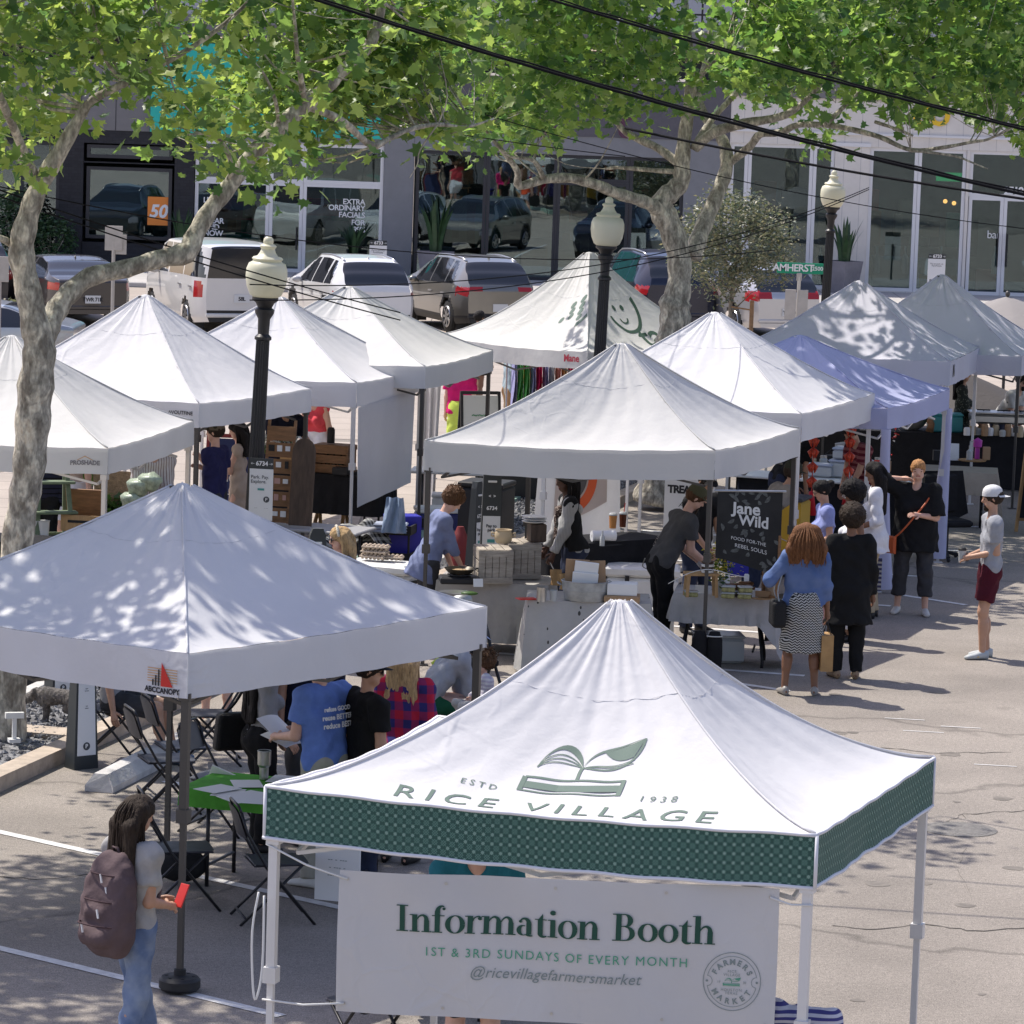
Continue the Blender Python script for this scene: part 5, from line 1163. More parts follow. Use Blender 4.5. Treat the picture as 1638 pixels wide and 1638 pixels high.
 if top:
  kind,m=top[0],top[1];v=newv();g={'tee':.022,'long':.022,'tank':.010,'loose':.032,'vest':.03,'jacket':.026}.get(kind,.016)
  torso(v,g);hem=top[2]if len(top)>2 else-.06
  if hem<-.12:
   flare=top[3]if len(top)>3 else .175;v.cap(T(0,0,.06),T(0,-.01,hem),.135*k*w**.5,flare*k*w**.5,.07,(fw,.78),cut=True,grow=g)
  if kind in('tee','loose'):
   for s,on in((-1,arms[0]),(1,arms[1])):
    if on:q=SHL[s]+(EL[s]-SHL[s])*(.62 if kind=='tee' else .95);v.cap(SHL[s],q,.054*k*w**.4,(.058 if kind=='tee' else .075)*k*w**.4,.035,cut=True,grow=g*.8)
  elif kind in('long','jacket'):
   for s,on in((-1,arms[0]),(1,arms[1])):
    if on:v.cap(SHL[s],EL[s],.052*k*w**.4,.047*k*w**.3,.035,grow=g*.7);q=EL[s]+(WR[s]-EL[s])*(top[4]if len(top)>4 else .97);v.cap(EL[s],q,.047*k*w**.3,.036*k,.03,cut=True,grow=g*.7)
  v.plane(T(0,0,hem),-up)
  v.carve(nb+fw*(.055 if kind!='tank' else .06)*k+up*(.03 if kind!='tank' else 0)*k,(np.array([.065,.06,.075])*(1.0 if kind!='tank' else 1.35)*k))
  part({'tee':'shirt','long':'sweater','tank':'tank_top','loose':'blouse','vest':'vest','jacket':'jacket'}[kind],v,m)
 if legs and shoes is not None:
  for s in(-1,1):
   b=MB();c0=AN[s]-FD[s]*.05*k;z0=AN[s][2]-.075*k;side_=np.array([FD[s][1],-FD[s][0],0])
   pr=[(-.035,.030,.0,.085),(0,.040,.0,.10),(.06,.043,.0,.085),(.12,.046,.0,.065),(.18,.042,.0,.05),(.215,.026,.0,.035)];rg=[]
   for y,wd,zb,zt in pr:
    for a in np.linspace(0,2*math.pi,10,endpoint=False):rg.append(c0*np.array([1,1,0])+np.array([0,0,z0])+FD[s]*(y+.02)*k+side_*wd*k*math.cos(a)+np.array([0,0,(zt/2+zt/2*math.sin(a))*k]))
   b.add(rg,[(i*10+j,i*10+(j+1)%10,(i+1)*10+(j+1)%10,(i+1)*10+j)for i in range(5)for j in range(10)]+[tuple(range(9,-1,-1)),tuple(50+j for j in range(10))]);b.build('shoe',shoes,root,9)
 if hair and hair[0]!='none':
  st,m=hair[0],HAIR[hair[1]];v=Vox(HB-np.array([.36,.36,.62]),HB+np.array([.36,.36,.42]),.011)
  v.cap(Hd(0,-.02,.14),Hd(0,.016,.15),.086*hk,.084*hk,.0,(hr,.92),grow=.010)
  if st in('afro','curly'):v.cap(Hd(0,-.03,.15),Hd(0,.0,.165),.10*hk,.10*hk,.03,grow=.035 if st=='afro' else .012)
  v.carve(Hd(0,.115,.055),(.088*hk,.10*hk,.098*hk));
  if st in('short','bun','tail','afro','curly'):v.carve(Hd(0,.03,-.02),(.12*hk,.09*hk,.09*hk))
  if st=='short':v.carve(Hd(0,-.06,-.01),(.14*hk,.10*hk,.07*hk))
  bk=nrm(-hf*1.-np.array([0,0,.2]));dn=np.array([0,0,-1.])
  if st=='long':
   L_=hair[2]if len(hair)>2 else .34
   for x in(-.07,-.045,-.015,.015,.045,.07):
    a=Hd(x,-.045+.02*abs(x)/.07,.15);m1=Hd(x*1.25,-.085,.03);e=m1+dn*L_*(1-abs(x))-up*0-fw*.03+rt*x*.5;v.cap(a,m1,.045,.042,.02);v.cap(m1,e,.042,.022,.02)
   for x in(-.085,.085):v.cap(Hd(x,-.0,.13),Hd(x,-.015,.0),.028,.025,.02);v.cap(Hd(x,-.015,.0),Hd(x,-.02,.0)+dn*L_*.6,.025,.014,.02)
  if st=='mass':
   for x in(-.10,-.06,0,.06,.10):
    v.cap(Hd(x*.8,-.04,.15),Hd(x*1.5,-.07,-.03),.065,.062,.03);v.cap(Hd(x*1.5,-.07,-.03),Hd(x*1.55,-.075,-.15),.062,.035,.03)
  if st=='bun':v.cap(Hd(0,-.115,.155),Hd(0,-.12,.165),.042,.042,.01)
  if st=='tail':v.cap(Hd(0,-.1,.13),Hd(0,-.14,.12),.026,.03,.01);v.cap(Hd(0,-.14,.12),Hd(0,-.15,.12)+dn*.22,.032,.014,.01)
  X,Y,Z=np.meshgrid(*v.ax,indexing='ij')
  if st in('afro','curly','bun'):v.D+=(.0085*np.sin(X*130+3*np.sin(Z*60))*np.sin(Y*120+2*np.sin(X*70))*np.sin(Z*125+2*np.sin(Y*66))).astype(np.float32)*(1.8 if st!='bun' else 1)
  else:v.D+=(.0035*np.sin(np.arctan2((X-HB[0]),(Y-HB[1]))*34+3*np.sin(Z*14+sd))).astype(np.float32)
  V,F=v.mesh();ho=mesh_np('hair',V,F,m,root)
  if st in('mass','long','dreads','curly','afro'):
   b=MB();r_=random.Random(sd)
   for i in range(90 if st in('dreads',)else 70):
    a=r_.uniform(.55,2*math.pi-.55);ph=r_.uniform(.2,1.35);dx,dy=math.sin(a),math.cos(a)
    p0=Hd(dx*.088*math.sin(ph),dy*.095*math.sin(ph)-.012,.145+.09*math.cos(ph));wd=.006 if st!='dreads' else .009
    if st in('afro','curly'):
     e=nrm(p0-Hd(0,0,.14));q=p0+e*r_.uniform(.03,.06);pts=[p0+e*.02,q,q+np.array([r_.uniform(-.03,.03)for _ in range(3)])];wd=.005
    else:
     L_={'mass':.30,'long':(hair[2]if len(hair)>2 else .34)+.12,'dreads':.34}[st]*r_.uniform(.75,1.05);wx={'mass':1.9,'long':1.15,'dreads':1.25}[st]
     p1=Hd(dx*.10*wx,min(dy,.25)*.10*wx-.03,.06);pts=[p0,(p0+p1)/2+(p0-HB-hu*.1)*.12,p1,p1+dn*L_*.5+rt*r_.uniform(-.02,.02),p1+dn*L_*.8+rt*r_.uniform(-.03,.03)]
    b.tube(smooth_path(pts,[1]*len(pts),3)[0],list(np.linspace(wd,wd*.5,(len(pts)-1)*3+1)),5)
   b.build('strands',m,ho,9)
 if beard:
  v=Vox(HB-.2,HB+.2,.009);v.cap(Hd(0,.045,.06),Hd(0,.062,.012-beard[1]),.054*hk,.036*hk,.01,(hr,1.1));v.carve(Hd(0,.11,.10),(.075,.075,.058));v.carve(Hd(0,.112,.053),(.03,.02,.008));v.carve(Hd(0,-.03,.06),(.2,.065,.2));V,F=v.mesh();mesh_np('beard',V,F,HAIR[beard[0]],root)
 if hat:
  b=MB();sg=hat[2]if len(hat)>2 else 1;Mx=Matrix.Identity(4)
  for i in range(3):Mx[i][0],Mx[i][1],Mx[i][2],Mx[i][3]=hr[i],(hf*sg)[i]if sg>0 else-hf[i],hu[i],Hd(0,0,.155)[i]
  b.M=Mx;R_=.102*hk
  b.lathe([(R_*1.0,-.012),(R_*1.0,.02),(R_*.92,.06),(R_*.68,.09),(R_*.3,.105),(0,.108)],(0,-.005,0),20,.93,1.06)
  br=[]
  for i in range(9):
   a=rad(-62+i*15.5);br+=[(R_*.93*math.sin(a),R_*1.02*math.cos(a),.0),(R_*.98*math.sin(a)*1.0,R_*1.0*math.cos(a)+.082*math.cos(a*1.25),-.018)]
  b.add(br,[(2*i,2*i+2,2*i+3,2*i+1)for i in range(8)]);b.ell((0,0,.107),(.008,.008,.005),6,4);c_=b.build('cap',hat[1],root,.9)
  if len(hat)>3:lettering('lettering',hat[3],.055,m_wlet,c_,M=Mx@frame((0,R_*1.04*(1 if sg>0 else 1),.045),(-1,0,0),(0,-.35,1)),fat=.004)
 if glasses:
  b=MB();lens=MB()
  for s in(-1,1):
   b.tube([Hd(s*.034+.023*math.cos(a),.106,.110+.019*math.sin(a))for a in np.linspace(0,6.283,13)[:-1]],.003,5,closed=True);b.tube([Hd(s*.056,.104,.114),Hd(s*.083,.0,.118)],.003,5)
   if glasses[0]=='sun':lens.tube([Hd(s*.034,.103,.11),Hd(s*.034,.107,.11)],[.025*hk,.025*hk],14)
  b.tube([Hd(-.012,.107,.114),Hd(.012,.107,.114)],.003,5);go=b.build('glasses',glasses[1],root,9)
  if lens.V:lens.build('lens',m_cglass,go,9)
 X_=dict(root=root,T=T,Hd=Hd,WR=WR,EL=EL,SHL=SHL,HP=HP,KN=KN,AN=AN,up=up,fw=fw,rt=rt,k=k,Pv=Pv,nb=nb,newv=newv,torso=torso,part=part,res=res)
 c,s_=math.cos(rad(face)),math.sin(rad(face));X_['W']=lambda p:np.array([p[0]*c-p[1]*s_+root.location.x,p[0]*s_+p[1]*c+root.location.y,p[2]+root.location.z])
 if extra:extra(X_)
 return X_
 # ========== furniture and goods
m_steel=mat('steel',(.48,.48,.47),.3,.9,var=.1);m_galv=mat('galvanised zinc',(.36,.38,.39),.45,.6,var=.25,vs=9)
m_card=mat('brown card',(.36,.23,.13),.8,var=.1);m_paper=mat('white paper',(.74,.74,.73),.8);m_plast=mat('white plastic',(.68,.68,.66),.45,var=.04);m_clear=mat('clear plastic',(.42,.44,.44),.15,spec=.6)
m_chair=mat('charcoal chair',(.035,.036,.045),.5);m_cframe=mat('chair tube',(.03,.03,.034),.4,.4)
m_linen=cloth('grey linen',(.37,.355,.335),.08);m_linen2=cloth('pale linen',(.47,.46,.46),.08);m_blackcl=cloth('black cloth',(.016,.016,.018),.2);m_beige=cloth('beige linen',(.36,.31,.25),.08);m_greencl=cloth('lime cloth',(.09,.33,.045),.15)
m_oldwood=mat('weathered crate wood',(.34,.30,.25),.85,var=.35,vs=6,stretch=(1,1,7));m_pine=mat('pine',(.45,.28,.13),.65,var=.2,vs=5,stretch=(6,1,1));m_dwood=mat('dark stained wood',(.07,.045,.03),.6,var=.4,vs=6,stretch=(4,4,.6));m_bwood=mat('brown plank',(.23,.12,.055),.6,var=.3,vs=6,stretch=(1,1,5))
m_red=mat('glossy red',(.55,.03,.025),.4);m_navy=mat('navy plastic',(.025,.03,.12),.5);m_blueb=mat('blue plastic',(.03,.03,.35),.45);m_tealb=mat('teal plastic',(.05,.28,.30),.45);m_yel=mat('yellow plastic',(.55,.33,.03),.55);m_terra=mat('stoneware',(.50,.40,.26),.6)
AX=rad(-17.5)
def th(name,label,cat,loc,rz=0.,group=None):return empty(name,loc,rz,label,cat,group)
def one(b,name,m,label,cat,loc,rz=0.,group=None,smooth=None):return tag(b.build(name,m,None,smooth,tuple(float(x)for x in loc),rz),label,cat,group)
def on(px,py,z):return G(px,py,z)
def plane_hit(px,py,p,n):
 d=ray(px,py);n=np.array(n,float);t=((np.array(p)-cC)@n)/(d@n);return cC+d*t
def table(label,c,rz,L_,D,h,topm,legm,legs='x'):
 r=th('folding_table',label,'table',(c[0],c[1],0),rz,'tables of the stalls');b=MB();b.box((0,0,h-.02),(L_,D,.035),bev=.01);b.build('tabletop',topm,r)
 for s in(-1,1):
  for q in(-1,1):
   b=MB();x=s*(L_/2-.18)
   if legs=='bent':b.tube(smooth_path([(x,q*.05,h-.05),(x+s*.05,q*D*.2,h*.55),(x+s*.1,q*D*.42,.1),(x+s*.1,q*D*.43,.0)],[1]*4)[0],.016,8)
   else:b.cyl((x,q*(D/2-.08),0),(x,q*(D/2-.08),h-.03),.016,n=8)
   b.build('leg',legm,r,9)
  b=MB();b.cyl((s*(L_/2-.18),-D/2+.08,.16),(s*(L_/2-.18),D/2-.08,.16),.012,n=6);b.build('stretcher',legm,r)
 return r
def drape(label,c,rz,L_,D,h,drops,m,flare=.07,wav=.02,seed=0,group='tablecloths'):
 """cloth over a table: drops = hang on front(-y), right, back, left; folds deepen toward the hem"""
 b=MB();P=[];per=[];ns=26
 cs=[(-L_/2,-D/2),(L_/2,-D/2),(L_/2,D/2),(-L_/2,D/2)]
 for e in range(4):
  a,c_=np.array(cs[e]),np.array(cs[(e+1)%4]);n=np.array([(0,-1),(1,0),(0,1),(-1,0)][e])
  for i in range(ns):
   f=i/ns;w=min(1,min(f,1-f)*8);nn=n*w+(1-w)*.5*(n+np.array([(0,-1),(1,0),(0,1),(-1,0)][(e-1)%4 if f<.5 else(e+1)%4]))
   d0,d1=drops[e],drops[(e-1)%4 if f<.5 else(e+1)%4];d=d0*(.5+.5*w)+d1*(.5-.5*w);per.append((a+(c_-a)*f,nn,d,e*7+f*30))
 R_=9;n=len(per)
 for r in range(R_):
  f=r/(R_-1)
  for p,nn,d,q in per:
   o=.006+.012*min(1,f*4)+flare*f*d+wav*f*(math.sin(q*1.9+seed)+.5*math.sin(q*4.1+seed*2))*(1 if d>.15 else .2)
   P.append((*(p+nn*o),h+.006-d*f-(.004 if r else 0)))
 b.add(P,[(r*n+i,r*n+(i+1)%n,(r+1)*n+(i+1)%n,(r+1)*n+i)[::-1]for r in range(R_-1)for i in range(n)])
 b.add([P[i]for i in range(n)],[tuple(range(n))])
 return one(b,'tablecloth',m,label,'tablecloth',(c[0],c[1],0),rz,group,.9)
def lbox(label,cat,name,m,c,d,rz=0.,bev=.01,lid=None,group=None,lidm=None):
 r=th(name,label,cat,c,rz,group);b=MB();b.box((0,0,d[2]/2),d,bev=bev);b.build('body',m,r)
 if lid:b=MB();b.box((0,0,d[2]+lid/2+.002),(d[0]*1.04,d[1]*1.04,lid),bev=min(.015,lid/3));b.build('lid',lidm or m,r)
 return r
def cup(label,c,h=.14,r=.042,m=None,name='cup',cat='cup',taper=.8,lidm=None,group=None,straw=None):
 root=th(name,label,cat,c,0,group);b=MB();b.lathe([(r*taper,0),(r,h),(r*.93,h),(r*taper*.92,.01),(0,.01)],n=16);b.build('body',m or m_plast,root,.6)
 if lidm:b=MB();b.lathe([(r*1.06,h+.001),(r*1.06,h+.015),(r*.8,h+.03),(0,h+.03)],n=16);b.build('lid',lidm,root,.6)
 if straw:b=MB();b.cyl((0,0,h*.5),(.02,0,h*1.9),.006,n=6);b.build('straw',straw,root)
 return root
A0,A1=gA.C[0].copy(),gA.C[1].copy();av=nrm(A1-A0);an_=nrm(np.array([av[1],-av[0],0]));pl=A0+an_*-.02
BT={k:plane_hit(*v,pl,an_)for k,v in dict(TL=(540,1392),TR=(1246,1421),BR=(1238,1640),BL=(541,1618)).items()}
o0=(BT['TL']+BT['BL'])/2;bw=np.linalg.norm((BT['TR']-BT['TL'])[:2]);bh=BT['TL'][2]-BT['BL'][2]
bc=np.array([*((BT['TL']+BT['TR']+BT['BL']+BT['BR'])[:2]/4),(BT['TL'][2]+BT['TR'][2])/2-bh/2]);bx_=nrm((BT['TR']-BT['TL']))
root=th('banner','white information banner tied between the front legs of the green valance tent','banner',bc,0)
def bnf(x,y,off=0.):
 q=.016*math.sin(x*5.3)*(.4+.6*(y+bh/2)/bh)+.008*math.sin(x*9+y*7);p=np.array([bx_[0]*x,bx_[1]*x,bx_[2]*x*0+y+bx_[2]*x]);return p+an_*(q+off)
b=MB();b.grid(lambda u,v:bnf((u-.5)*bw,(v-.5)*bh),60,20);b.grid(lambda u,v:bnf((.5-u)*bw,(v-.5)*bh,-.003),60,20);bo=b.build('sheet',tent_fabric('banner vinyl',(.60,.59,.58),.12),root,9)
def btext(s,x,y,size,m,**kw):lettering('lettering',s,size,m,root,fn=lambda a,c_:bnf(a+x,c_+y,.006),sub=.12,**kw)
m_bg=mat('banner dark green',(.012,.065,.042),.7);m_bl=mat('banner light green',(.09,.32,.20),.7);m_bgr=mat('banner grey',(.22,.26,.25),.7)
def roman(text,x0,y0,H_,m,parent,fn,width=None):
 thick,thin=.155*H_,.035*H_;xh=.66*H_;b=MB();cnt=[0]
 def put(poly):
  cnt[0]+=1;z=.006+.00025*(cnt[0]%9)
  n=len(poly);vs=[fn(px_,py_,z)for px_,py_ in poly];b.add(vs,[tuple(range(n))])
 def strip(pts,ws):
  n=len(pts);L_,R2=[],[]
  for i,p in enumerate(pts):
   d=np.array(pts[min(i+1,n-1)])-np.array(pts[max(i-1,0)]);d=d/(np.linalg.norm(d)+1e-9);nn=np.array([-d[1],d[0]]);L_.append(np.array(p)+nn*ws[i]/2);R2.append(np.array(p)-nn*ws[i]/2)
  cnt[0]+=1;z=.006+.00025*(cnt[0]%9);V=[fn(q[0],q[1],z)for q in L_+R2];b.add(V,[(i+1,i,n+i,n+i+1)for i in range(n-1)])
 def stem(x,a,c,w=thick):put([(x,a),(x+w,a),(x+w,c),(x,c)])
 def serif(x,y,w=thick,up=False,l=.075,r=.075):
  h=thin*1.15;l*=H_;r*=H_
  put([(x-l,y),(x+w+r,y),(x+w+r,y+h),(x-l,y+h)]if not up else[(x-l,y-h),(x+w+r,y-h),(x+w+r,y),(x-l,y)])
 def arc(cx,cy,rx,ry,a0,a1,w0,w1,n=16,prof=None):
  pts=[];ws=[]
  for i in range(n+1):
   f=i/n;a=rad(a0+(a1-a0)*f);pts.append((cx+rx*math.cos(a),cy+ry*math.sin(a)));ws.append(prof(a)if prof else w0+(w1-w0)*f)
  strip(pts,ws)
 ow=lambda a:thin+(thick*.98-thin)*abs(math.cos(a))**1.6
 x=x0;adv={}
 def sh_arch(x,w):
  pts=[(x,xh*.66),(x+w*.30,xh*.90),(x+w*.62,xh*.975),(x+w*.92,xh*.86),(x+w*1.0,xh*.62)];pts=[tuple(p)for p in smooth_path([(*p,0)for p in pts],[1]*5,4)[0]];n=len(pts);strip([p[:2]for p in pts],[thin+(thick-thin)*(i/(n-1))**1.5 for i in range(n)])
 for ch in text:
  if ch=='I':stem(x+.1*H_,0,H_);serif(x+.1*H_,0,l=.1,r=.1);serif(x+.1*H_,H_,up=True,l=.1,r=.1);x+=.42*H_
  elif ch in 'nmh':
   s0=x+.06*H_;stem(s0,0,H_*1.02 if ch=='h' else xh);serif(s0,0);put([(s0-.075*H_,(H_*1.02 if ch=='h' else xh)-thin),(s0+.01,(H_*1.02 if ch=='h' else xh)-thin),(s0+.01,(H_*1.02 if ch=='h' else xh)),(s0-.075*H_,(H_*1.02 if ch=='h' else xh))]);w=.36*H_
   for q in range(2 if ch=='m' else 1):sh_arch(s0+thick*.8,w-thick*.3);s1=s0+w+thick*.0;stem(s1,0,xh*.68);serif(s1,0);s0=s1
   x=s0+thick+.09*H_
  elif ch=='f':
   s0=x+.07*H_;stem(s0,0,H_*.80);serif(s0,0);arc(s0+thick*.5+.13*H_,H_*.78,.13*H_,.22*H_,180,60,thick,thin,12);arc(s0+.265*H_,H_*.90,.02*H_,.02*H_,0,360,.06*H_,.06*H_,10);put([(x-.01*H_,xh-thin),(x+.36*H_,xh-thin),(x+.36*H_,xh),(x-.01*H_,xh)]);x+=.37*H_
  elif ch=='o':arc(x+.30*H_,xh*.5,.215*H_,xh*.49,0,360,0,0,36,ow);x+=.60*H_
  elif ch=='r':s0=x+.06*H_;stem(s0,0,xh);serif(s0,0);put([(s0-.075*H_,xh-thin),(s0+.01,xh-thin),(s0+.01,xh),(s0-.075*H_,xh)]);arc(s0+thick+.15*H_,xh*.70,.15*H_,xh*.27,180,70,thin,thin*1.6,10);arc(s0+thick+.20*H_,xh*.86,.028*H_,.028*H_,0,360,.075*H_,.075*H_,10);x+=.47*H_
  elif ch=='a':
   s1=x+.30*H_;stem(s1,xh*.08,xh*.70);arc(s1-.06*H_,xh*.70,.06*H_+thick*.5,xh*.27,0,150,thick,thin,14);arc(x+.125*H_,xh*.80,.022*H_,.022*H_,0,360,.065*H_,.065*H_,10)
   arc(x+.22*H_,xh*.30,.145*H_,xh*.27,70,320,thin,thin*1.4,18,lambda a:thin+(thick*.9-thin)*max(0,-math.cos(a))**1.4);arc(s1+thick*.9,xh*.11,.05*H_+thick*.4,xh*.10,190,300,thick*.8,thin,8);x+=.56*H_
  elif ch=='t':s0=x+.09*H_;stem(s0,xh*.12,xh*.98);put([(s0,xh*.95),(s0+thick,xh*.95),(s0+thick,xh*1.32)]);put([(x,xh-thin),(x+.36*H_,xh-thin),(x+.36*H_,xh),(x,xh)]);arc(s0+thick*.5+.11*H_,xh*.15,.11*H_,xh*.14,180,320,thick,thin,12);x+=.40*H_
  elif ch=='i':s0=x+.07*H_;stem(s0,0,xh);serif(s0,0);put([(s0-.075*H_,xh-thin),(s0+.01,xh-thin),(s0+.01,xh),(s0-.075*H_,xh)]);arc(s0+thick*.5,H_*.92,.045*H_,.045*H_,0,360,.09*H_,.09*H_,14);x+=.30*H_
  elif ch=='B':
   s0=x+.1*H_;stem(s0,0,H_);serif(s0,0,l=.1,r=.12);serif(s0,H_,up=True,l=.1,r=.12);bw2=lambda a:thin+(thick-thin)*max(0,math.cos(a))**1.5
   arc(s0+.24*H_,H_*.755,.17*H_,H_*.225,-90,90,0,0,18,bw2);arc(s0+.26*H_,H_*.27,.21*H_,H_*.25,-90,90,0,0,18,bw2)
   for yy in(.52,.965,.0):put([(s0+thick*.9,yy*H_),(s0+.27*H_,yy*H_),(s0+.27*H_,yy*H_+thin),(s0+thick*.9,yy*H_+thin)])
   x+=.72*H_
  elif ch==' ':x+=.34*H_
 return b.build('lettering',m,parent),x
_,xe=roman('Information Booth',0,0,1.0,m_bg,root,lambda a,c_,z:(0,0,0));bpy.data.objects.remove(_)
Wd=512/707*bw;HH=Wd/xe
XB=-bw/2+98/707*bw;roman('Information Booth',0,0,HH*.78,m_bg,root,lambda a,c_,z:bnf(XB+a/.78,c_+bh*.095,z))
btext('1ST & 3RD SUNDAYS OF EVERY MONTH',.003*bw,bh*(.5-.545),.1,m_bl,spacing=1.2,width=.592*bw)
btext('@ricevillagefarmersmarket',.004*bw,bh*(.5-.675),.1,m_bgr,shear=.28,spacing=1.03,width=.389*bw)
ex,ey=bw*(.5-.098),-bh*.155;RR=.155
b=MB()
def bring(cx,cy,r0,r1,n=40,a0=0.,a1=6.2832):
 V=[]
 for i in range(n+1):a=a0+(a1-a0)*i/n;V+=[bnf(cx+r0*math.cos(a),cy+r0*math.sin(a),.004),bnf(cx+r1*math.cos(a),cy+r1*math.sin(a),.004)]
 b.add(V,[(2*i,2*i+1,2*i+3,2*i+2)for i in range(n)])
bring(ex,ey,RR,RR+.004);bring(ex,ey,RR*.87,RR*.87+.003,30,.22,math.pi-.22);bring(ex,ey,RR*.87,RR*.87+.003,30,math.pi+.22,2*math.pi-.22)
for s in(-1,1):bring(ex+s*RR*.87,ey,RR*.17,RR*.17+.003,14,(math.pi/2 if s>0 else-math.pi/2),(math.pi*1.5 if s>0 else math.pi/2));bring(ex+s*RR*.88,ey,0,.007,8)
b.build('seal',m_bgr,root)
def arctext(s,a0,a1,r,size,flip):
 for i,ch in enumerate(s):
  a=rad(a0+(a1-a0)*i/(len(s)-1));ta=a-math.pi/2 if not flip else a+math.pi/2;c_,s_=math.cos(ta),math.sin(ta)
  lettering('lettering',ch,size,m_bgr,root,fn=lambda u,v:bnf(ex+r*math.cos(a)+u*c_-v*s_,ey+r*math.sin(a)+u*s_+v*c_,.004),fat=.0015)
arctext('FARMERS',152,28,RR*.68,.042,False);arctext('MARKET',213,327,RR*.70,.042,True)
for s,dy in(('RICE',.055),('VILLAGE',.037),('HOUSTON',-.045),('TEXAS',-.063)):btext(s,ex,ey+dy,.021,m_bgr,spacing=1.2)
btext('19',ex-.07,ey-.003,.018,m_bgr);btext('38',ex+.07,ey-.003,.018,m_bgr)
emblem(lambda x,y:bnf(ex+x,ey-.014+y*.8,.004),m_bl,.045,root)
b=MB()
for x in(-.48,-.25,0.,.25,.48):
 for y in(-.44,.44):
  V=[bnf(x*bw+.009*math.cos(a),y*bh+.009*math.sin(a),.005)for a in np.linspace(0,6.283,9)[:-1]];b.add(V,[tuple(range(8))])
b.build('eyelet',m_steel,root)
b=MB()
for x,y,e in((-.48,.44,gA.C[0]),(-.48,-.44,gA.C[0]),(.48,.44,gA.C[1])):
 p=bnf(x*bw,y*bh,.006);q=np.array([e[0],e[1],bc[2]+p[2]+(.16 if y>0 and x<0 else-.02)])-bc;b.tube([p,(p+q)/2-np.array([0,0,.02]),q],.006,6)
b.build('rope',m_plast,root,9)
b=MB();q=gA.C[0];b.tube(smooth_path([(q[0]-.03,q[1]-.05,1.62),(q[0]-.06,q[1]-.06,1.4),(q[0]-.05,q[1]-.05,1.1),(q[0]-.03,q[1]-.05,1.02),(q[0]+.0,q[1]-.05,1.2),(q[0],q[1]-.05,1.6)],[1]*6)[0],.007,6);one(b,'rope_loop',m_plast,'white cord loop dangling on the left front leg of the green valance tent','rope',(0,0,0),smooth=9)
def folding_chair(label,c,face,m=None):
 """face: heading of a sitter, 0 away from the camera, 270 to picture right"""
 r=th('folding_chair',label,'folding chair',(c[0],c[1],0),rad(face),'black folding chairs');m=m or m_chair
 b=MB();b.grid(lambda u,v:((u-.5)*.40*(1-.08*v),(v-.5)*.40+.02,.445+.012*math.cos((u-.5)*3)-.015*math.sin(v*3.1)),8,8);b.grid(lambda u,v:((.5-u)*.40*(1-.08*v),(v-.5)*.40+.02,.425),8,8)
 e=[];b.box((0,.02,.434),(.385,.385,.016),bev=.006);b.build('seat',m,r,.6)
 b=MB()
 for s in(0,1):b.grid(lambda u,v:((u-.5)*(.42-.05*v)*(1 if s==0 else-1),-.235-.06*v-.03*math.cos((u-.5)*2.6)+.012*s,.63+.22*v-.035*(abs(u-.5)*2)**3*v),10,5)
 b.build('backrest',m,r,9)
 for s in(-1,1):
  x=s*.205;b=MB();b.tube([(x,.27,.0),(x,-.10,.44),(x*.98,-.24,.68),(x*.93,-.28,.82)],.011,8);b.build('leg',m_cframe,r,9)
  b=MB();b.tube([(x*.92,-.27,.0),(x*.92,.17,.43)],.011,8);b.build('leg',m_cframe,r,9)
 b=MB();b.cyl((-.19,-.23,.05),(.19,-.23,.05),.009,n=6);b.cyl((-.2,.2,.09),(.2,.2,.09),.009,n=6);b.tube([(-.19,-.28,.82),(-.15,-.295,.86),(.15,-.295,.86),(.19,-.28,.82)],.011,8);b.build('stretcher',m_cframe,r,9)
 return r
folding_chair('front one of two overlapping black folding chairs by the wheel stop',on(262,1210,.45),290)
folding_chair('rear one of two overlapping black folding chairs by the wheel stop',on(288,1189,.45),290)
folding_chair('black folding chair with blue sneakers under it near the kerb',on(182,1131,.45),262)
folding_chair('black folding chair half hidden behind the dark grey tent legs',on(338,1138,.45),95)
folding_chair('black folding chair behind the backpack woman with a bag under its seat',on(288,1352,.45),285)
folding_chair('black folding chair pulled up to the lime green table',on(438,1372,.45),285)
folding_chair('grey folding chair behind the folder on the lime green table',on(352,1240,.45),250,mat('grey chair',(.10,.10,.105),.5))
folding_chair('black folding chair hidden behind the information banner',on(595,1600,.45),40)
p=on(290,1372,.2);b=MB();b.ell((0,0,.13),(.2,.14,.13),14,8);one(b,'duffel_bag',cloth('black nylon',(.02,.02,.022)),'small black bag pushed under a folding chair seat','bag',(p[0],p[1],.02),smooth=9)
c=on(470,1262,.74);TG=table('lime covered table beside the green valance tent',c,AX,1.5,.70,.735,m_plast,m_cframe)
drape('lime green cloth over the table beside the green valance tent',c,AX,1.52,.72,.74,(.13,.13,.13,.13),m_greencl,seed=2)
for i,(x,y,a,lab)in enumerate(((365,1268,.2,'white sheet at the left end of the lime table'),(400,1272,-.3,'loose pale sheet at the near edge of the lime table'),(395,1254,.5,'pale sheet behind the tumbler on the lime table'),(455,1247,.1,'sheet with green border at the far side of the lime table'),(382,1278,.9,'turned pale sheet at the front edge of the lime table'),(412,1280,.15,'pale sheet overlapping the front edge by the tent leg'),(348,1262,-.4,'slanted sheet at the left back of the lime table'))):
 p=on(x,y,.75+.002*i);b=MB();b.box((0,0,.002),(.22,.29,.003));one(b,'paper',m_paper,lab,'paper',p,AX+a,'papers on the lime green table')
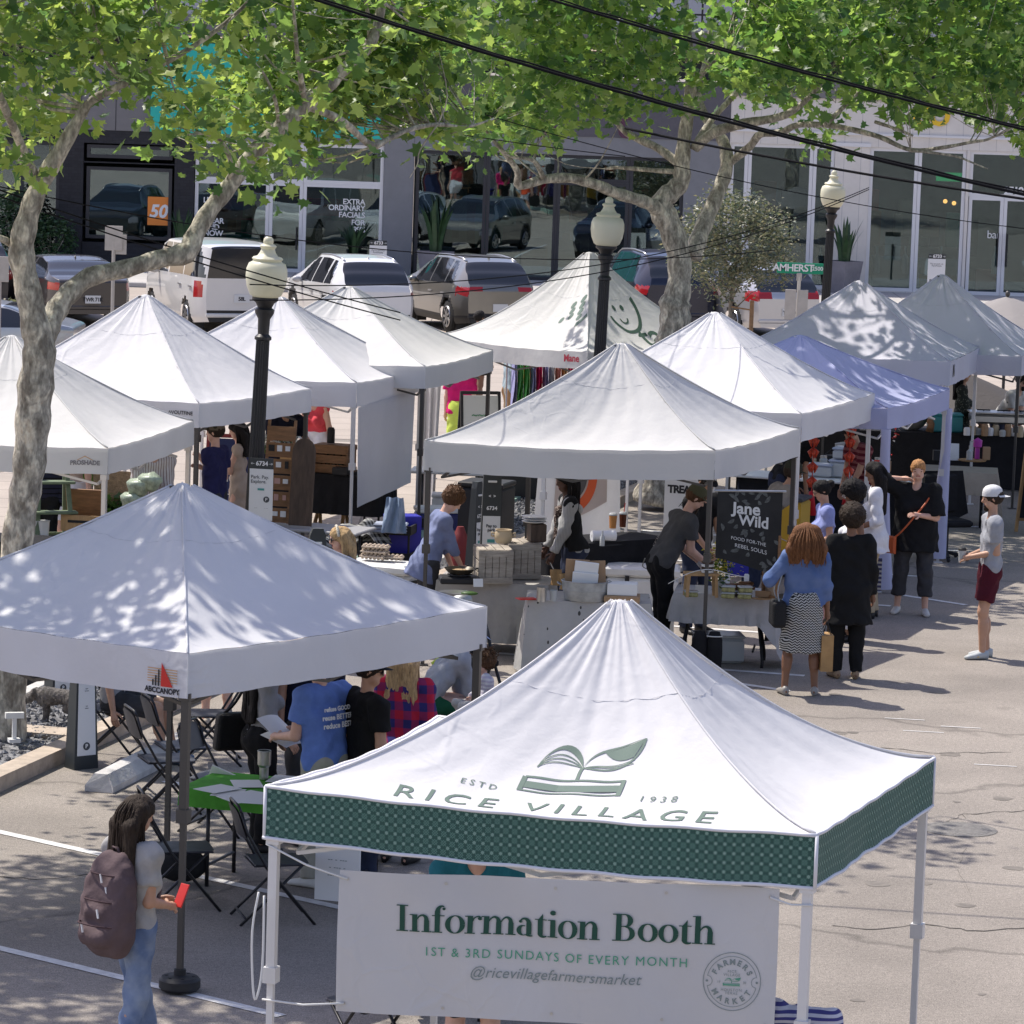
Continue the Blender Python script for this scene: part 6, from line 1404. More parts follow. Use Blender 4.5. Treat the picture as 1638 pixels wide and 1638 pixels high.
p=on(422,1246,.752);r=th('tumbler','grey steel tumbler on the lime green table','tumbler',p);b=MB();b.lathe([(.034,0),(.036,.09),(.05,.11),(.052,.21),(.045,.21),(.04,.12),(0,.1)],n=20);b.build('body',m_steel,r,.5);b=MB();b.lathe([(.053,.211),(.053,.218),(.047,.218),(.047,.211)],n=20);b.build('rim',m_clear,r,.5)
p=on(368,1238,.752);r=th('folder','open display folder with green and red panels on the lime table','folder',p,AX)
b=MB();b.M=Matrix.Rotation(rad(-62),4,'X')@Matrix.Rotation(rad(25),4,'Z');b.box((0,.17,0),(.30,.36,.012));b.build('cover',m_paper,r)
b=MB();b.M=Matrix.Rotation(rad(-62),4,'X')@Matrix.Rotation(rad(25),4,'Z')
for i in range(2):
 for j in range(3):b.cur=(i+j)%2;b.box((-.07+i*.13,.06+j*.11,.009),(.11,.09,.004))
b.build('panel',[mat('green print panel',(.03,.3,.2),.6),mat('red print panel',(.6,.08,.04),.6)],r)
p=on(540,1400,.3);b=MB();b.box((0,0,.3),(.34,.02,.5));r=one(b,'notice_board',m_paper,'white printed sheet leaning under the front tent beside the banner corner','notice',(p[0],p[1],.06),AX)
lettering('lettering','-- - ---\n- --- -\n--- -- -',.06,m_bgr,r,M=frame((0,-.012,.3),(1,0,0),(0,0,1)))
p=on(740,1388,.95);TT=table('table with a teal cloth under the front tent',(p[0],p[1]),AX,.8,.6,.74,m_plast,m_cframe);drape('teal cloth on the table behind the banner',(p[0],p[1]),AX,.82,.62,.74,(.25,.25,.25,.25),cloth('teal cloth',(.02,.13,.19)),seed=5)
p=on(1300,1640,.74);table('table hidden behind the banner at its right end',(p[0]-.5,p[1]+.15),AX,1.2,.6,.6,m_plast,m_cframe)
c2=on(795,925,.75);table('rear cook table holding the two crates',c2,AX*.4,1.15,.72,.74,m_plast,m_cframe);drape('grey linen over the rear cook table',c2,AX*.4,1.17,.74,.745,(.62,.62,.5,.62),m_linen,seed=1)
c3=on(942,955,.75);table('front cook table holding the zinc tub',c3,0.0,1.22,.72,.74,m_plast,m_cframe)
def drop_pat(t,L,tc,co,col):
 mp=_n(t,'ShaderNodeMapping');mp.inputs['Scale'].default_value=(1,1,.55);L(tc.outputs['Object'],mp.inputs[0]);v=_n(t,'ShaderNodeTexVoronoi');v.inputs['Scale'].default_value=17;L(mp.outputs[0],v.inputs['Vector']);n=_n(t,'ShaderNodeTexNoise');n.inputs['Scale'].default_value=3.2;L(tc.outputs['Object'],n.inputs['Vector'])
 k=_math(t,L,'LESS_THAN',v.outputs['Distance'],_math(t,L,'MULTIPLY',_math(t,L,'SUBTRACT',n.outputs[0],.42),.9));return _mixc(t,L,k,co,(.06,.058,.055))
m_splash=mat('splashed linen',(.40,.39,.375),.85,var=.07,vs=4,bump=.3,bs=20,pat=drop_pat)
drape('dark splashed grey linen over the front cook table',c3,0.0,1.24,.74,.745,(.72,.72,.6,.72),m_splash,flare=.12,seed=3)
def crate(label,c,rz,d,m,slats=3,group='wooden crates',open_='y'):
 r=th('wooden_crate',label,'crate',c,rz,group);W_,D,H_=d;b=MB()
 for s in(-1,1):
  n=5;b=MB()
  for i in range(n):b.box((s*W_/2,-D/2+D*(i+.5)/n,H_/2),(.016,D/n-.006,H_-.01))
  for z in(.04,H_-.04):b.box((s*(W_/2+.012),0,z),(.012,D,.06))
  b.build('end_panel',m,r)
 for q in(-1,1):
  b=MB()
  for i in range(slats):b.box((0,q*(D/2-.008),H_*(i+.5)/slats),(W_-.02,.014,H_/slats-.018))
  b.build('side_slats',m,r)
 b=MB()
 for i in range(4):b.box((0,-D/2+D*(i+.5)/4,.008),(W_-.02,D/4-.012,.014));b.box((0,-D/2+D*(i+.5)/4,H_-.008),(W_-.02,D/4-.012,.014))if slats==3 else None
 b.build('base_boards',m,r);return r
p=on(795,930,.757);crate('weathered crate with a broad planked end on the rear cook table',(p[0]-.05,p[1],.757),rad(-82),(.46,.36,.36),m_oldwood)
crate('weathered crate behind the planked one with a crock and box on top',(p[0]+.23,p[1]+.42,.757),rad(-78),(.46,.36,.38),m_oldwood)
p=(p[0]+.05,p[1]+.3,1.125);r=th('crock','cream stoneware crock with two lugs on the crates','crock',(p[0],p[1],1.122));b=MB();b.lathe([(.07,0),(.09,.03),(.095,.09),(.08,.13),(.088,.145),(.078,.145),(.07,.125),(.08,.09),(0,.03)],n=24);b.build('body',m_terra,r,.6)
for s in(-1,1):b=MB();b.tube([(s*.09,0,.10),(s*.125,0,.11),(s*.125,0,.075),(s*.09,0,.07)],.011,6);b.build('handle',m_terra,r,9)
p2=on(858,868,1.14);lbox('dark wooden box standing on the rear crate','box','wooden_box',m_dwood,(p2[0],p2[1]+.1,1.14),(.17,.15,.19),.3)
b=MB();b.lathe([(.06,0),(.12,.012),(.135,.02),(.12,.022),(.05,.012),(0,.012)],n=20)
for k in range(3):o=one(b,'plate',m_paper,('lowest','middle','topmost')[k]+' white plate of the stack on the dark wooden box','plate',(p2[0]-.03,p2[1]+.1,1.335+k*.026),0,'stacked white plates',.5)
p=on(738,935,.757);r=th('camp_stove','black two legged camp stove on the cook table','stove',(p[0]-.02,p[1]+.05,.757),.1);b=MB();b.box((0,0,.045),(.42,.28,.07),bev=.015);b.build('body',m_black,r);b=MB();b.tube([(.1*math.cos(a),.1*math.sin(a),.095)for a in np.linspace(0,6.28,17)[:-1]],.01,6,closed=True);b.bar((-.13,0,.10),(.13,0,.10),.012);b.bar((0,-.13,.10),(0,.13,.10),.012);b.build('burner',m_black,r)
r=th('frying_pan','blackened frying pan of food on the camp stove','pan',(p[0]-.02,p[1]+.05,.872),.2);b=MB();b.lathe([(.12,0),(.165,.05),(.158,.05),(.115,.008),(0,.008)],n=24);b.build('pan',mat('seasoned iron',(.05,.042,.03),.35,.5),r,.6);b=MB();b.bar((.15,0,.045),(.40,0,.06),.03,.014);b.build('handle',m_black,r);b=MB();b.ell((0,0,.012),(.11,.11,.028),14,6);b.build('food',mat('shredded food',(.38,.26,.14),.8,var=.6,vs=40,bump=1.),r,9)
p=on(720,952,.757);b=MB();b.lathe([(.10,0),(.16,.008),(.18,.018),(.16,.016),(0,.006)],n=20);one(b,'serving_tray',m_steel,'shallow steel tray at the near left end of the cook table','tray',(p[0]+.05,p[1]+.1,.757),smooth=.5)
p=on(718,962,.6);b=MB();b.M=Matrix.Rotation(rad(70),4,'Y');b.lathe([(.07,0),(.10,.24),(.092,.24),(.06,.01),(0,.01)],n=20);one(b,'bucket',m_galv,'pale bucket tipped on its side below the cook table','bucket',(p[0],p[1]-.1,.55),rad(30),smooth=.5)
p=on(934,962,.757);ZT=(p[0]+.02,p[1]+.12,.757);r=th('zinc_tub','oval galvanised tub full of takeout boxes on the splashed cloth','tub',ZT,0);b=MB();b.lathe([(.215,0),(.225,.03),(.235,.10),(.24,.102),(.24,.112),(.25,.19),(.258,.195),(.25,.2),(.24,.19),(.21,.01),(0,.01)],n=40,sy=.78);b.build('body',m_galv,r,.5)
for s in(-1,1):b=MB();b.tube([(s*.25,-.05,.15),(s*.29,-.04,.17),(s*.29,.04,.17),(s*.25,.05,.15)],.007,6);b.build('handle',m_galv,r,9)
for i,(x,y,z,m,lab,d,t)in enumerate(((-.02,-.05,.16,m_paper,'upright white takeout box in front in the zinc tub',(.24,.03,.24),.15),(-.02,-.085,.14,m_paper,'low white takeout lid leaning foremost in the zinc tub',(.26,.02,.15),.1),(-.10,.0,.15,m_card,'brown card box left in the zinc tub',(.24,.03,.26),.05),(.10,.0,.15,m_card,'brown card box right in the zinc tub, leaning',(.20,.03,.25),-.1),(.06,.06,.15,m_card,'brown card box at the back of the zinc tub',(.22,.03,.22),-.05))):
 b=MB();b.M=Matrix.Rotation(t*.6,4,'Y')@Matrix.Rotation(t,4,'X');b.box((0,0,d[2]/2),d,bev=.004);one(b,'takeout_box',m,lab,'takeout box',(ZT[0]+x,ZT[1]+y,ZT[2]+z),0,'takeout boxes in the tub')
p=on(866,962,.757);b=MB();b.lathe([(.05,0),(.05,.14),(.052,.145),(.045,.145),(.045,.01),(0,.01)],n=20);one(b,'steel_canister',m_steel,'shiny steel canister at the left front of the splashed cloth','canister',(p[0],p[1],.757),smooth=.4)
cup('clear cup between the canister and the zinc tub',(p[0]+.12,p[1]+.05,.757),.11,.04,m_clear)
b=MB();b.box((0,0,.006),(.2,.12,.012),bev=.004);one(b,'napkin',m_red,'folded red cloth beside the steel canister','napkin',(p[0]-.15,p[1]+.12,.757),.4)
p=on(992,963,.757);lbox('flat brown card tray on the splashed cloth under a white box','box','card_box',m_card,(p[0]+.02,p[1]+.05,.757),(.36,.26,.07),-.05);lbox('white lidded box on the brown card tray','box','cake_box',m_paper,(p[0]+.02,p[1]+.06,.829),(.30,.22,.12),-.05,.005)
c4=on(1160,945,.75);J4=rad(-6);table('table of packed foods under the chalkboard banner',c4,J4,1.0,.62,.74,m_plast,m_black,'bent');drape('pale linen with a short front hang on the packed foods table',c4,J4,1.02,.64,.745,(.30,.72,.3,.28),m_linen2,flare=.16,seed=7)
lp=gC.C[1];bo=np.array([lp[0]+.03,lp[1]-.0,0])
root=th('chalk_banner','black chalk drawn banner hung from the tent leg over packed foods','banner',(bo[0],bo[1],0));s4=FPX/bo[1];zt_=GY(1150,786,bo[1])[2];X1=GY(1250,795,bo[1])[0]-bo[0]
def chf(x,y,off=0.):
 h=(.68+.20*x**1.3);return np.array([.02+X1*x,.10*x-.03*math.sin(x*5)*y-off,zt_-.06*x*0-h*y])
b=MB();b.grid(lambda u,v:chf(u,v),24,16);b.grid(lambda u,v:chf(1-u,v,-.004),24,16);b.build('cloth',mat('chalkboard cloth',(.018,.018,.018),.8,var=.3,vs=5),root,9)
b=MB();b.cyl(chf(-.05,-.01),chf(1.05,-.01),.011,n=8);b.build('rod',m_steel,root)
m_chalk=mat('chalk',(.62,.62,.60),.9);m_chalk2=mat('faint chalk',(.10,.105,.10),.9,var=.5,vs=30)
W4=X1
def ctext(s,x,y,size,**kw):lettering('lettering',s,size,m_chalk,root,fn=lambda a,c_:chf(x+a/W4,y-c_/.78,.004),sub=.08,**kw)
ctext('Jane',.45,.235,.15,fat=.004,width=.30);ctext('Wild',.57,.395,.15,fat=.004,width=.31);ctext('FOOD FOR-THE',.50,.66,.07,width=.36);ctext('REBEL SOULS',.54,.755,.07,width=.33)
b=MB();r_=random.Random(3)
for i in range(34):
 x,y=r_.uniform(.06,.94),r_.choice([r_.uniform(.03,.17),r_.uniform(.45,.58),r_.uniform(.82,.96),r_.uniform(.03,.96)])
 if .18<x<.86 and(.18<y<.44 or .61<y<.79):continue
 a=r_.uniform(0,6.28);L_=r_.uniform(.05,.09);V=[]
 for k in range(7):
  f=k/6;w=.028*math.sin(math.pi*f)**.8;dx,dy=math.cos(a),math.sin(a);V+=[chf(x+(dx*L_*f-dy*w)/W4,y+(dy*L_*f+dx*w)/.75,.003),chf(x+(dx*L_*f+dy*w*.3)/W4,y+(dy*L_*f-dx*w*.3)/.75,.003)]
 b.add(V,[(2*k,2*k+1,2*k+3,2*k+2)for k in range(6)])
b.build('leaf_drawing',m_chalk2,root)
m_salad=mat('packed salad',(.28,.27,.12),.7,var=.6,vs=30,bump=.6)
def tubx(lab,c,d=(.15,.11,.065)):
 r=th('food_tub',lab,'food tub',c,random.uniform(-.2,.2),'clear tubs of food');b=MB();b.box((0,0,d[2]*.36),(d[0]*.92,d[1]*.92,d[2]*.7),bev=.01);b.build('food',m_salad,r);b=MB();b.box((0,0,d[2]*.86),(d[0],d[1],d[2]*.28),bev=.012);b.build('lid',m_clear,r)
q=on(1165,958,.757)
for k,(x,y,z,lab)in enumerate(((.0,0,0,'lower clear tub of the front stack right of the tent leg'),(0,0,.067,'upper clear tub of the front stack right of the tent leg'),(.17,0,0,'lower clear tub of the stack beside the cake slice'),(.17,0,.067,'upper clear tub of the stack beside the cake slice'),(.05,.14,0,'clear tub behind the two tub stacks'),(-.38,.02,0,'single clear tub by the little wooden bench'))):tubx(lab,(q[0]+x,q[1]+.06+y,.757+z))
b=MB();b.prism([(0,0),(.17,-.03),(.17,.07)],0,.06);one(b,'cake_slice',m_card,'wedge of brown baked cake at the right of the clear tubs','cake',(q[0]+.28,q[1]+.1,.775))
b=MB();b.lathe([(.1,0),(.14,.012),(.13,.014),(0,.008)],n=18);one(b,'board',m_pine,'round wooden board under the wedge of cake','board',(q[0]+.35,q[1]+.1,.757))
r=th('mini_bench','little wooden riser bench on the packed foods table','riser',(q[0]-.28,q[1]+.12,.757),.15);b=MB();b.box((0,0,.235),(.34,.2,.025));b.build('top',m_pine,r)
for x in(-.14,.14):
 for y in(-.07,.07):b=MB();b.bar((x*1.1,y,0),(x,y,.222),.03);b.build('leg',m_pine,r)
for k in range(4):b=MB();b.lathe([(.05,0),(.062,.004),(.062,.026),(.05,.03),(0,.03)],n=18);one(b,'tart_tin',m_dwood if k%2 else m_paper,('lowest','second','third','topmost')[k]+' tin of the pile on the little riser bench','tin',(q[0]-.22,q[1]+.1,1.006+k*.031),0,'tins on the riser bench',.6)
b=MB();r_=random.Random(4)
for k in range(12):b.tube([(r_.uniform(-.16,.16),r_.uniform(-.08,.08),.02+.012*k%.08)for _ in range(3)],.018,6)
one(b,'pastry_heap',mat('brown pastry',(.20,.09,.035),.6,var=.4,vs=20),'heap of twisted brown pastries behind the clear tubs','pastries',(q[0]+.12,q[1]+.24,.80),smooth=9)
b=MB();b.lathe([(.12,0),(.17,.02),(.15,.035),(0,.035)],n=20);one(b,'platter',m_dwood,'dark platter under the twisted pastries','platter',(q[0]+.12,q[1]+.24,.757),smooth=.5)
r=th('flower_vase','jar of small yellow flowers against the tent leg','flowers',(q[0]-.06,q[1]+.3,.757));b=MB();b.lathe([(.04,0),(.045,.12),(.03,.16),(.03,.18),(.0,.1)],n=14);b.build('jar',m_clear,r,.6)
rr=np.random.default_rng(2);P_=rr.normal(0,1,(170,3))*np.array([.075,.06,.10])+np.array([0,0,.34]);V,F=leaves(P_,.045,SLEAF,STRI,rng=rr);mesh_np('petals',V,F,mat('yellow petals',(.55,.48,.05),.6,trans=.3),r,False);V,F=leaves(P_*np.array([.8,.8,1])-np.array([0,0,.09]),.06,SLEAF,STRI,rng=rr);mesh_np('leaves',V,F,m_herb,r,False)
r=th('picture_frame','tall brown wooden frame standing at the right end of the packed foods table','frame',(q[0]+.43,q[1]+.08,.757),rad(-70));b=MB()
for a in((0,.02,.5,.04),(0,.66,.5,.04)):b.box((a[0],0,a[1]),(.34,.03,.045))
for s in(-1,1):b.box((s*.17,0,.34),(.045,.03,.68))
b.build('frame',m_bwood,r);b=MB();b.box((0,.01,.34),(.30,.006,.6));b.build('pane',mat('framed print',(.35,.27,.2),.3,var=.3),r)
p=on(1183,905,.9);lbox('blue plastic tub behind the pastries','tub','plastic_tub',m_blueb,(p[0],p[1]+.3,.757),(.22,.2,.2),0,.02)
for k,(x,z)in enumerate(((1165,922),(1196,922))):pp_=on(x,940,.757);lbox(('left','right')[k]+' small white label jar before the blue tub','jar','label_jar',m_paper,(pp_[0],pp_[1]+.25,.757),(.05,.05,.11))
r=th('leg_weight_bag','black sandbag weights strapped around the front tent leg','sandbag',(lp[0],lp[1],0))
for s in(-1,1):
 b=MB();b.lathe([(.05,0),(.075,.03),(.085,.2),(.08,.36),(.05,.44),(0,.45)],(s*.075,-.03,.01),16);b.build('bag',m_blackcl,r,9)
b=MB();b.tube([(.07+.08*math.cos(a),-.06+.05*math.sin(a),.41)for a in np.linspace(3.3,6.2,9)],.006,5);b.build('strap',m_plast,r,9)
b=MB();b.tube(smooth_path([(-.42,-.03,.93),(-.2,-.03,1.05),(0,-.03,1.09),(.2,-.03,1.05),(.38,-.03,1.02)],[1]*5)[0],.004,5);one(b,'cable_tie',m_plast,'thin white tie sticking out from the front tent leg','tie',(lp[0],lp[1]-.03,0),smooth=9)
p=on(1130,1040,.2);lbox('clear storage bin on the ground under the packed foods table','bin','storage_bin',m_clear,(c4[0]-.05,c4[1]+.05,.005),(.5,.36,.26),.1,.03,.03,'storage bins')
p=on(1232,975,.6);b=MB();b.M=Matrix.Rotation(rad(8),4,'X');b.box((0,0,-.22),(.42,.012,.50));o=one(b,'cloth_sign',mat('black tarp',(.02,.02,.021),.45),'black cloth sign hanging off the right end of the packed foods table','sign',(c4[0]+.62,c4[1]-.10,.73),rad(40));lettering('lettering','Jane\nWild',.13,m_wlet,o,M=frame((.06,-.012,-.22),(1,0,0),(0,0,1)),shear=.1)
c5=on(950,862,.75);table('black stretch covered table under the centre tent',(c5[0],c5[1]),rad(38),1.7,.66,.74,m_black,m_black)
b=MB()
def stf(u,v):
 a=u*2*math.pi;sx,sy=.86,.335;cx=max(-1,min(1,1.25*math.cos(a)))*sx;cy=max(-1,min(1,1.25*math.sin(a)))*sy
 cor=abs(math.sin(2*a));zz=.75-v*(.745 if cor>.62 else .745*(.42+.58*(cor/.62)**3));k=1-.06*math.sin(math.pi*v)*(1-cor);return(cx*k,cy*k,zz)
b.grid(stf,96,10,True);b.add([stf(i/96,0)for i in range(96)],[tuple(range(96))]);one(b,'stretch_cover',m_blackcl,'black stretch cover with arched sides on the rear table','tablecloth',(c5[0],c5[1],.006),rad(38),'tablecloths',.8)
p=on(965,866,.757);r=th('paper_towel_roll','white paper towel roll lying on the black table','paper roll',p,rad(20));b=MB();b.M=Matrix.Translation((0,0,.062))@Matrix.Rotation(rad(90),4,'Y');b.lathe([(.062,-.14),(.062,.14),(.02,.14),(.02,-.14)],n=20);b.build('roll',m_paper,r,.5)
p=on(956,872,.757);b=MB();bottle_mb(b,(0,0,0),.17,.028);one(b,'pump_bottle',m_clear,'small clear bottle before the paper towel roll','bottle',(p[0]+.05,p[1]-.05,.757),smooth=.6)
p=on(980,845,.757);m_tea=mat('iced tea',(.55,.25,.08),.2);cup('clear cup of pale iced drink on the black table',(p[0],p[1],.757),.15,.048,m_tea,lidm=m_clear);cup('cup of dark iced drink with a red straw on the black table',(p[0]+.12,p[1]+.15,.757),.15,.045,mat('cola',(.10,.03,.015),.2),lidm=m_clear,straw=m_red)
SW=[plane_hit(x,y,(1.0,46.3,0),(.35,-1,0))for x,y in((862,742),(992,742),(992,905),(848,905))]
root=th('side_wall','white tent side cloth with a red and grey curved logo','tent wall',(0,0,0));b=MB()
def swf(u,v):a=SW[0]+(SW[1]-SW[0])*u;c_=SW[3]+(SW[2]-SW[3])*u;q=a+(c_-a)*v;return q+np.array([.0,.03*math.sin(u*14+v*3)*(.3+v),0])
b.grid(lambda u,v:swf(u,v),30,12);b.build('cloth',m_tw2,root,9)
def swq(u,v):return swf(u,v)+np.array([0,-.015,0])
b=MB();b.cur=0;b.grid(lambda u,v:swq(.22+u*.62,.05+v*(.60-.28*u)),12,8);b.build('logo_panel',mat('pale pink print',(.50,.42,.38),.8),root,9)
b=MB()
for cu,(r0,r1)in enumerate(((.30,.40),(.16,.28))):
 b.cur=cu;V=[]
 for i in range(15):a=-1.0+1.5*i/14;V+=[swq(.32+r0*math.cos(a),.12-r0*1.0*math.sin(a))+np.array([0,-.006,0]),swq(.32+r1*math.cos(a),.12-r1*math.sin(a))+np.array([0,-.006,0])]
 b.add(V,[(2*i,2*i+1,2*i+3,2*i+2)for i in range(14)])
b.build('curved_logo',[mat('vermilion print',(.60,.10,.03),.7),mat('charcoal print',(.09,.085,.085),.7)],root)
def cooler(label,c,rz,d,m=m_plast):
 r=th('cooler',label,'cooler',c,rz,'white coolers');b=MB();b.box((0,0,d[2]*.38),(d[0]*.95,d[1]*.95,d[2]*.74),bev=.03);b.build('body',m,r,.6);b=MB();b.box((0,0,d[2]*.88),(d[0],d[1],d[2]*.23),bev=.03);b.build('lid',m,r,.6)
 for s in(-1,1):b=MB();b.box((s*d[0]*.2,-d[1]/2-.008,d[2]*.72),(.05,.02,.09),bev=.006);b.build('latch',m_black,r)
 b=MB();b.box((d[0]/2+.006,0,d[2]*.6),(.02,.16,.04),bev=.006);b.build('handle',m_black,r);return r
p=on(1030,905,.55);cooler('white hard cooler behind the bearded man',(p[0],p[1]+.3,.0),-.05,(.85,.45,.52))
p=on(1035,975,.3);lbox('white crate below the hard cooler by the bearded man','crate','plastic_crate',m_plast,(p[0]+.02,p[1]-.0,.006),(.55,.35,.30),-.05,.02)
p=on(612,905,.5);cooler('large white cooler with egg cartons on its lid',(p[0],p[1],.05),rad(-25),(.80,.48,.50));pe=p
p=on(565,925,.4);cooler('small white cooler in front of the large one',(p[0],p[1],.05),rad(-25),(.50,.34,.38))
m_egg=mat('egg carton pulp',(.46,.38,.30),.9,var=.12,vs=20)
for k in range(4):
 b=MB();b.box((0,0,.032),(.30,.15,.018),bev=.004)
 for i in range(6):
  for j in(-.037,.037):b.lathe([(.014,0),(.022,.03),(.02,.052),(.008,.062),(0,.062)],(-.124+i*.05,j,0),8)
 one(b,'egg_carton',m_egg,('lowest egg carton of the stack on the large cooler','second egg carton up on the large cooler','topmost egg carton of the stack on the large cooler','egg carton leaning at the right of the stack on the large cooler')[k],'egg carton',(pe[0]-.1+(.18 if k==3 else .01*k),pe[1]+.02,.568+(k*.055 if k<3 else .0)),rad(-25+6*k),'egg cartons',.6)
m_pdark=mat('parking board charcoal',(.035,.04,.042),.55);m_pwhite=mat('parking board white',(.66,.67,.68),.5);m_ptext=mat('parking board print',(.05,.055,.065),.6);m_pteal=mat('parking board teal',(.06,.28,.27),.5)
def pboard(parent,W_,H_,big,O=(0,-.02,0),small=False,head=.16):
 """board face in its own x,z plane facing -y"""
 b=MB();b.box((O[0],O[1]+.006,O[2]+(H_*(1-head))/2),(W_,.012,H_*(1-head)));w_=b.build('panel',m_pwhite,parent);b=MB();b.box((O[0],O[1]+.006,O[2]+H_*(1-head/2)+.001),(W_,.012,H_*head));hd=b.build('header',m_pdark,parent)
 Y=O[1]-.003
 def t(s,x,z,size,m=m_ptext,al='CENTER',fat=.0):lettering('lettering',s,size,m,parent,M=frame((O[0]+x,Y,O[2]+z),(1,0,0),(0,0,1)),align=al,fat=fat)
 def arrow(x,z,d,s):
  b=MB();b.bar((O[0]+x-s,Y,O[2]+z),(O[0]+x+s,Y,O[2]+z),.2*s,.002,up=(0,1,0));e=x+d*s
  for q in(-1,1):b.bar((O[0]+e,Y-.0005*q,O[2]+z),(O[0]+e-d*s*.7,Y-.0005*q,O[2]+z+q*s*.6),.2*s,.002,up=(0,1,0))
  b.build('arrow',m_wlet,parent)
 t('6734' if not small else '6733',.02*W_,H_*(1-head/2),W_*.26,m_wlet,fat=.003*W_/.4);arrow(-W_*.37,H_*(1-head/2),-1,W_*.07);arrow(W_*.40,H_*(1-head/2),1,W_*.07)
 return t,Y,O
def ring_P(parent,x,z,r,Y,m=m_ptext):
 b=MB();b.add([(x+r*math.cos(a),Y,z+r*math.sin(a))for a in np.linspace(0,6.283,21)[:-1]],[tuple(range(20))]);b.build('disc',m,parent);lettering('lettering','P',r*1.5,m_wlet,parent,M=frame((x,Y-.002,z-r*.04),(1,0,0),(0,0,1)),fat=.01*r)
lY=41.0-.14;pc=GY(423,890,lY);root=th('parking_sign','white and charcoal parking board strapped to the front lamp post','sign',(pc[0],lY,0),rad(-9));zb_=GY(415,950,lY)[2];zt2=GY(423,853,lY)[2]
zb_=GY(420,832,lY)[2];zt2=GY(420,733,lY)[2];W_=.255;H_=zt2-zb_
root.location.x=GY(418,785,lY)[0]
t,Y,O=pboard(root,W_,H_,True,(0,-.02,zb_),head=.17)
t('Park. Pay.\nExplore.',-W_*.44,H_*.66,W_*.20,al='LEFT',fat=.0004)
b=MB();b.box((0,Y,zb_+H_*.50),(W_*.28,.003,W_*.09));b.build('badge',m_pteal,root);ring_P(root,W_*.24,zb_+H_*.34,W_*.13,Y)
t('-----',-W_*.2,H_*.2,W_*.09);t('-- ---',W_*.24,H_*.2,W_*.09)
b=MB()
for z in(zb_+.08,zt2-.12):b.tube([(-.02+.09*math.cos(a),.09+.09*math.sin(a),z)for a in np.linspace(0,6.28,17)[:-1]],.008,5,closed=True)
b.build('strap',m_steel,root,9)
def obelisk(label,c,rz,H_=1.45,w0=.22,w1=.15,panel=True,big=True):
 r=th('parking_post',label,'parking post',(c[0],c[1],0),rz,'dark parking posts');b=MB();d0,d1=.16,.07
 P=[(-w0/2,-d0/2,0),(w0/2,-d0/2,0),(w0/2,d0/2,0),(-w0/2,d0/2,0),(-w1/2,-d1/2,H_*.95),(w1/2,-d1/2,H_*.95),(w1/2,d1/2,H_*.95),(-w1/2,d1/2,H_*.95),(-w1/3,-d1/2,H_),(w1/3,-d1/2,H_),(w1/3,d1/2,H_),(-w1/3,d1/2,H_)]
 b.add(P,[(3,2,1,0),(8,9,10,11)]+[(i,(i+1)%4,(i+1)%4+4,i+4)for i in range(4)]+[(i+4,(i+1)%4+4,(i+1)%4+8,i+8)for i in range(4)]);b.build('post',m_pdark,r)
 lean=math.atan((d0-d1)/2/H_);M4=Matrix.Translation((0,-d0/2-.004,0))@Matrix.Rotation(-lean,4,'X')
 b=MB();b.M=M4;z1=H_*.70;wa,wb=w0*.78,w1*.98;b.add([(-wa/2,0,.12),(wa/2,0,.12),(wb/2,0,z1),(-wb/2,0,z1)],[(0,1,2,3)]);b.build('panel',m_pwhite,r)
 def t(s,z,size,m=m_ptext,x=0.):lettering('lettering',s,size,m,r,M=M4@frame((x,-.003,z),(1,0,0),(0,0,1)),fat=.0015)
 t('6734',H_*.745,.058,m_wlet);t('<  >',H_*.815,.045,m_wlet);t('Pay to\npark',H_*.63,.045);t('----\n-- ---',H_*.46,.02);t('---\n-----',H_*.36,.02)
 b=MB();b.M=M4;b.add([(-.04,-.002,H_*.545),(.04,-.002,H_*.545),(.04,-.002,H_*.565),(-.04,-.002,H_*.565)],[(0,1,2,3)]);b.build('badge',m_pteal,r)
 b=MB();b.M=M4;b.add([(.035*math.cos(a),-.002,.2+.035*math.sin(a))for a in np.linspace(0,6.283,17)[:-1]],[tuple(range(16))]);b.build('disc',m_ptext,r);t('P',.2,.05,m_wlet)
 b=MB();b.M=M4;b.box((0,.0,H_*.90),(w1*.5,.01,.022),bev=.004);b.build('grip_slot',m_plast,r);return r
obelisk('dark parking post facing the camera behind the crates',GY(780,1000,41.2),rad(6),1.85,.26,.19)
obelisk('dark parking post seen edge on left of the crates',GY(757,980,42.6),rad(55),1.5,.26,.13)
obelisk('dark parking post behind the blonde woman in sunglasses',GY(503,1040,38.6),rad(12),1.42,.22,.16)
obelisk('dark parking post nearest the dog with its white panel turned right',G(130,1228),rad(38),1.5,.24,.15)
obelisk('dark parking post beyond the dog half hidden by the nearer post',G(93,1132),rad(40),1.5,.24,.15)
for px,py,lab,z in((604,432,'white parking board in front of the white framed shop',1.3),(1040,448,'white parking board left of the mottled trunk before the dark glass shop',1.3),(1497,452,'white parking board before the pale shop double door',1.3)):
 p=GY(px,py,98.2);r=th('parking_sign',lab,'sign',(p[0],98.2,.13),0,'small parking boards by the shops');b=MB();b.cyl((0,.02,0),(0,.02,1.0),.03,n=8);b.build('post',m_pdark,r)
 t,Y,O=pboard(r,.44,.80,False,(0,-.02,.42 if px<1400 else .55),small=True,head=.16);t('Pay to park via\nParkMobile',0,.52,.055);b=MB()
 for k in(-.14,0,.14):b.box((k,Y,O[2]+.12),(.06,.002,.06))
 b.build('icon',m_ptext,r)
m_sback=mat('sign back metal',(.42,.40,.38),.45,.5,var=.1);m_sgreen=mat('street sign green',(.005,.25,.13),.5)
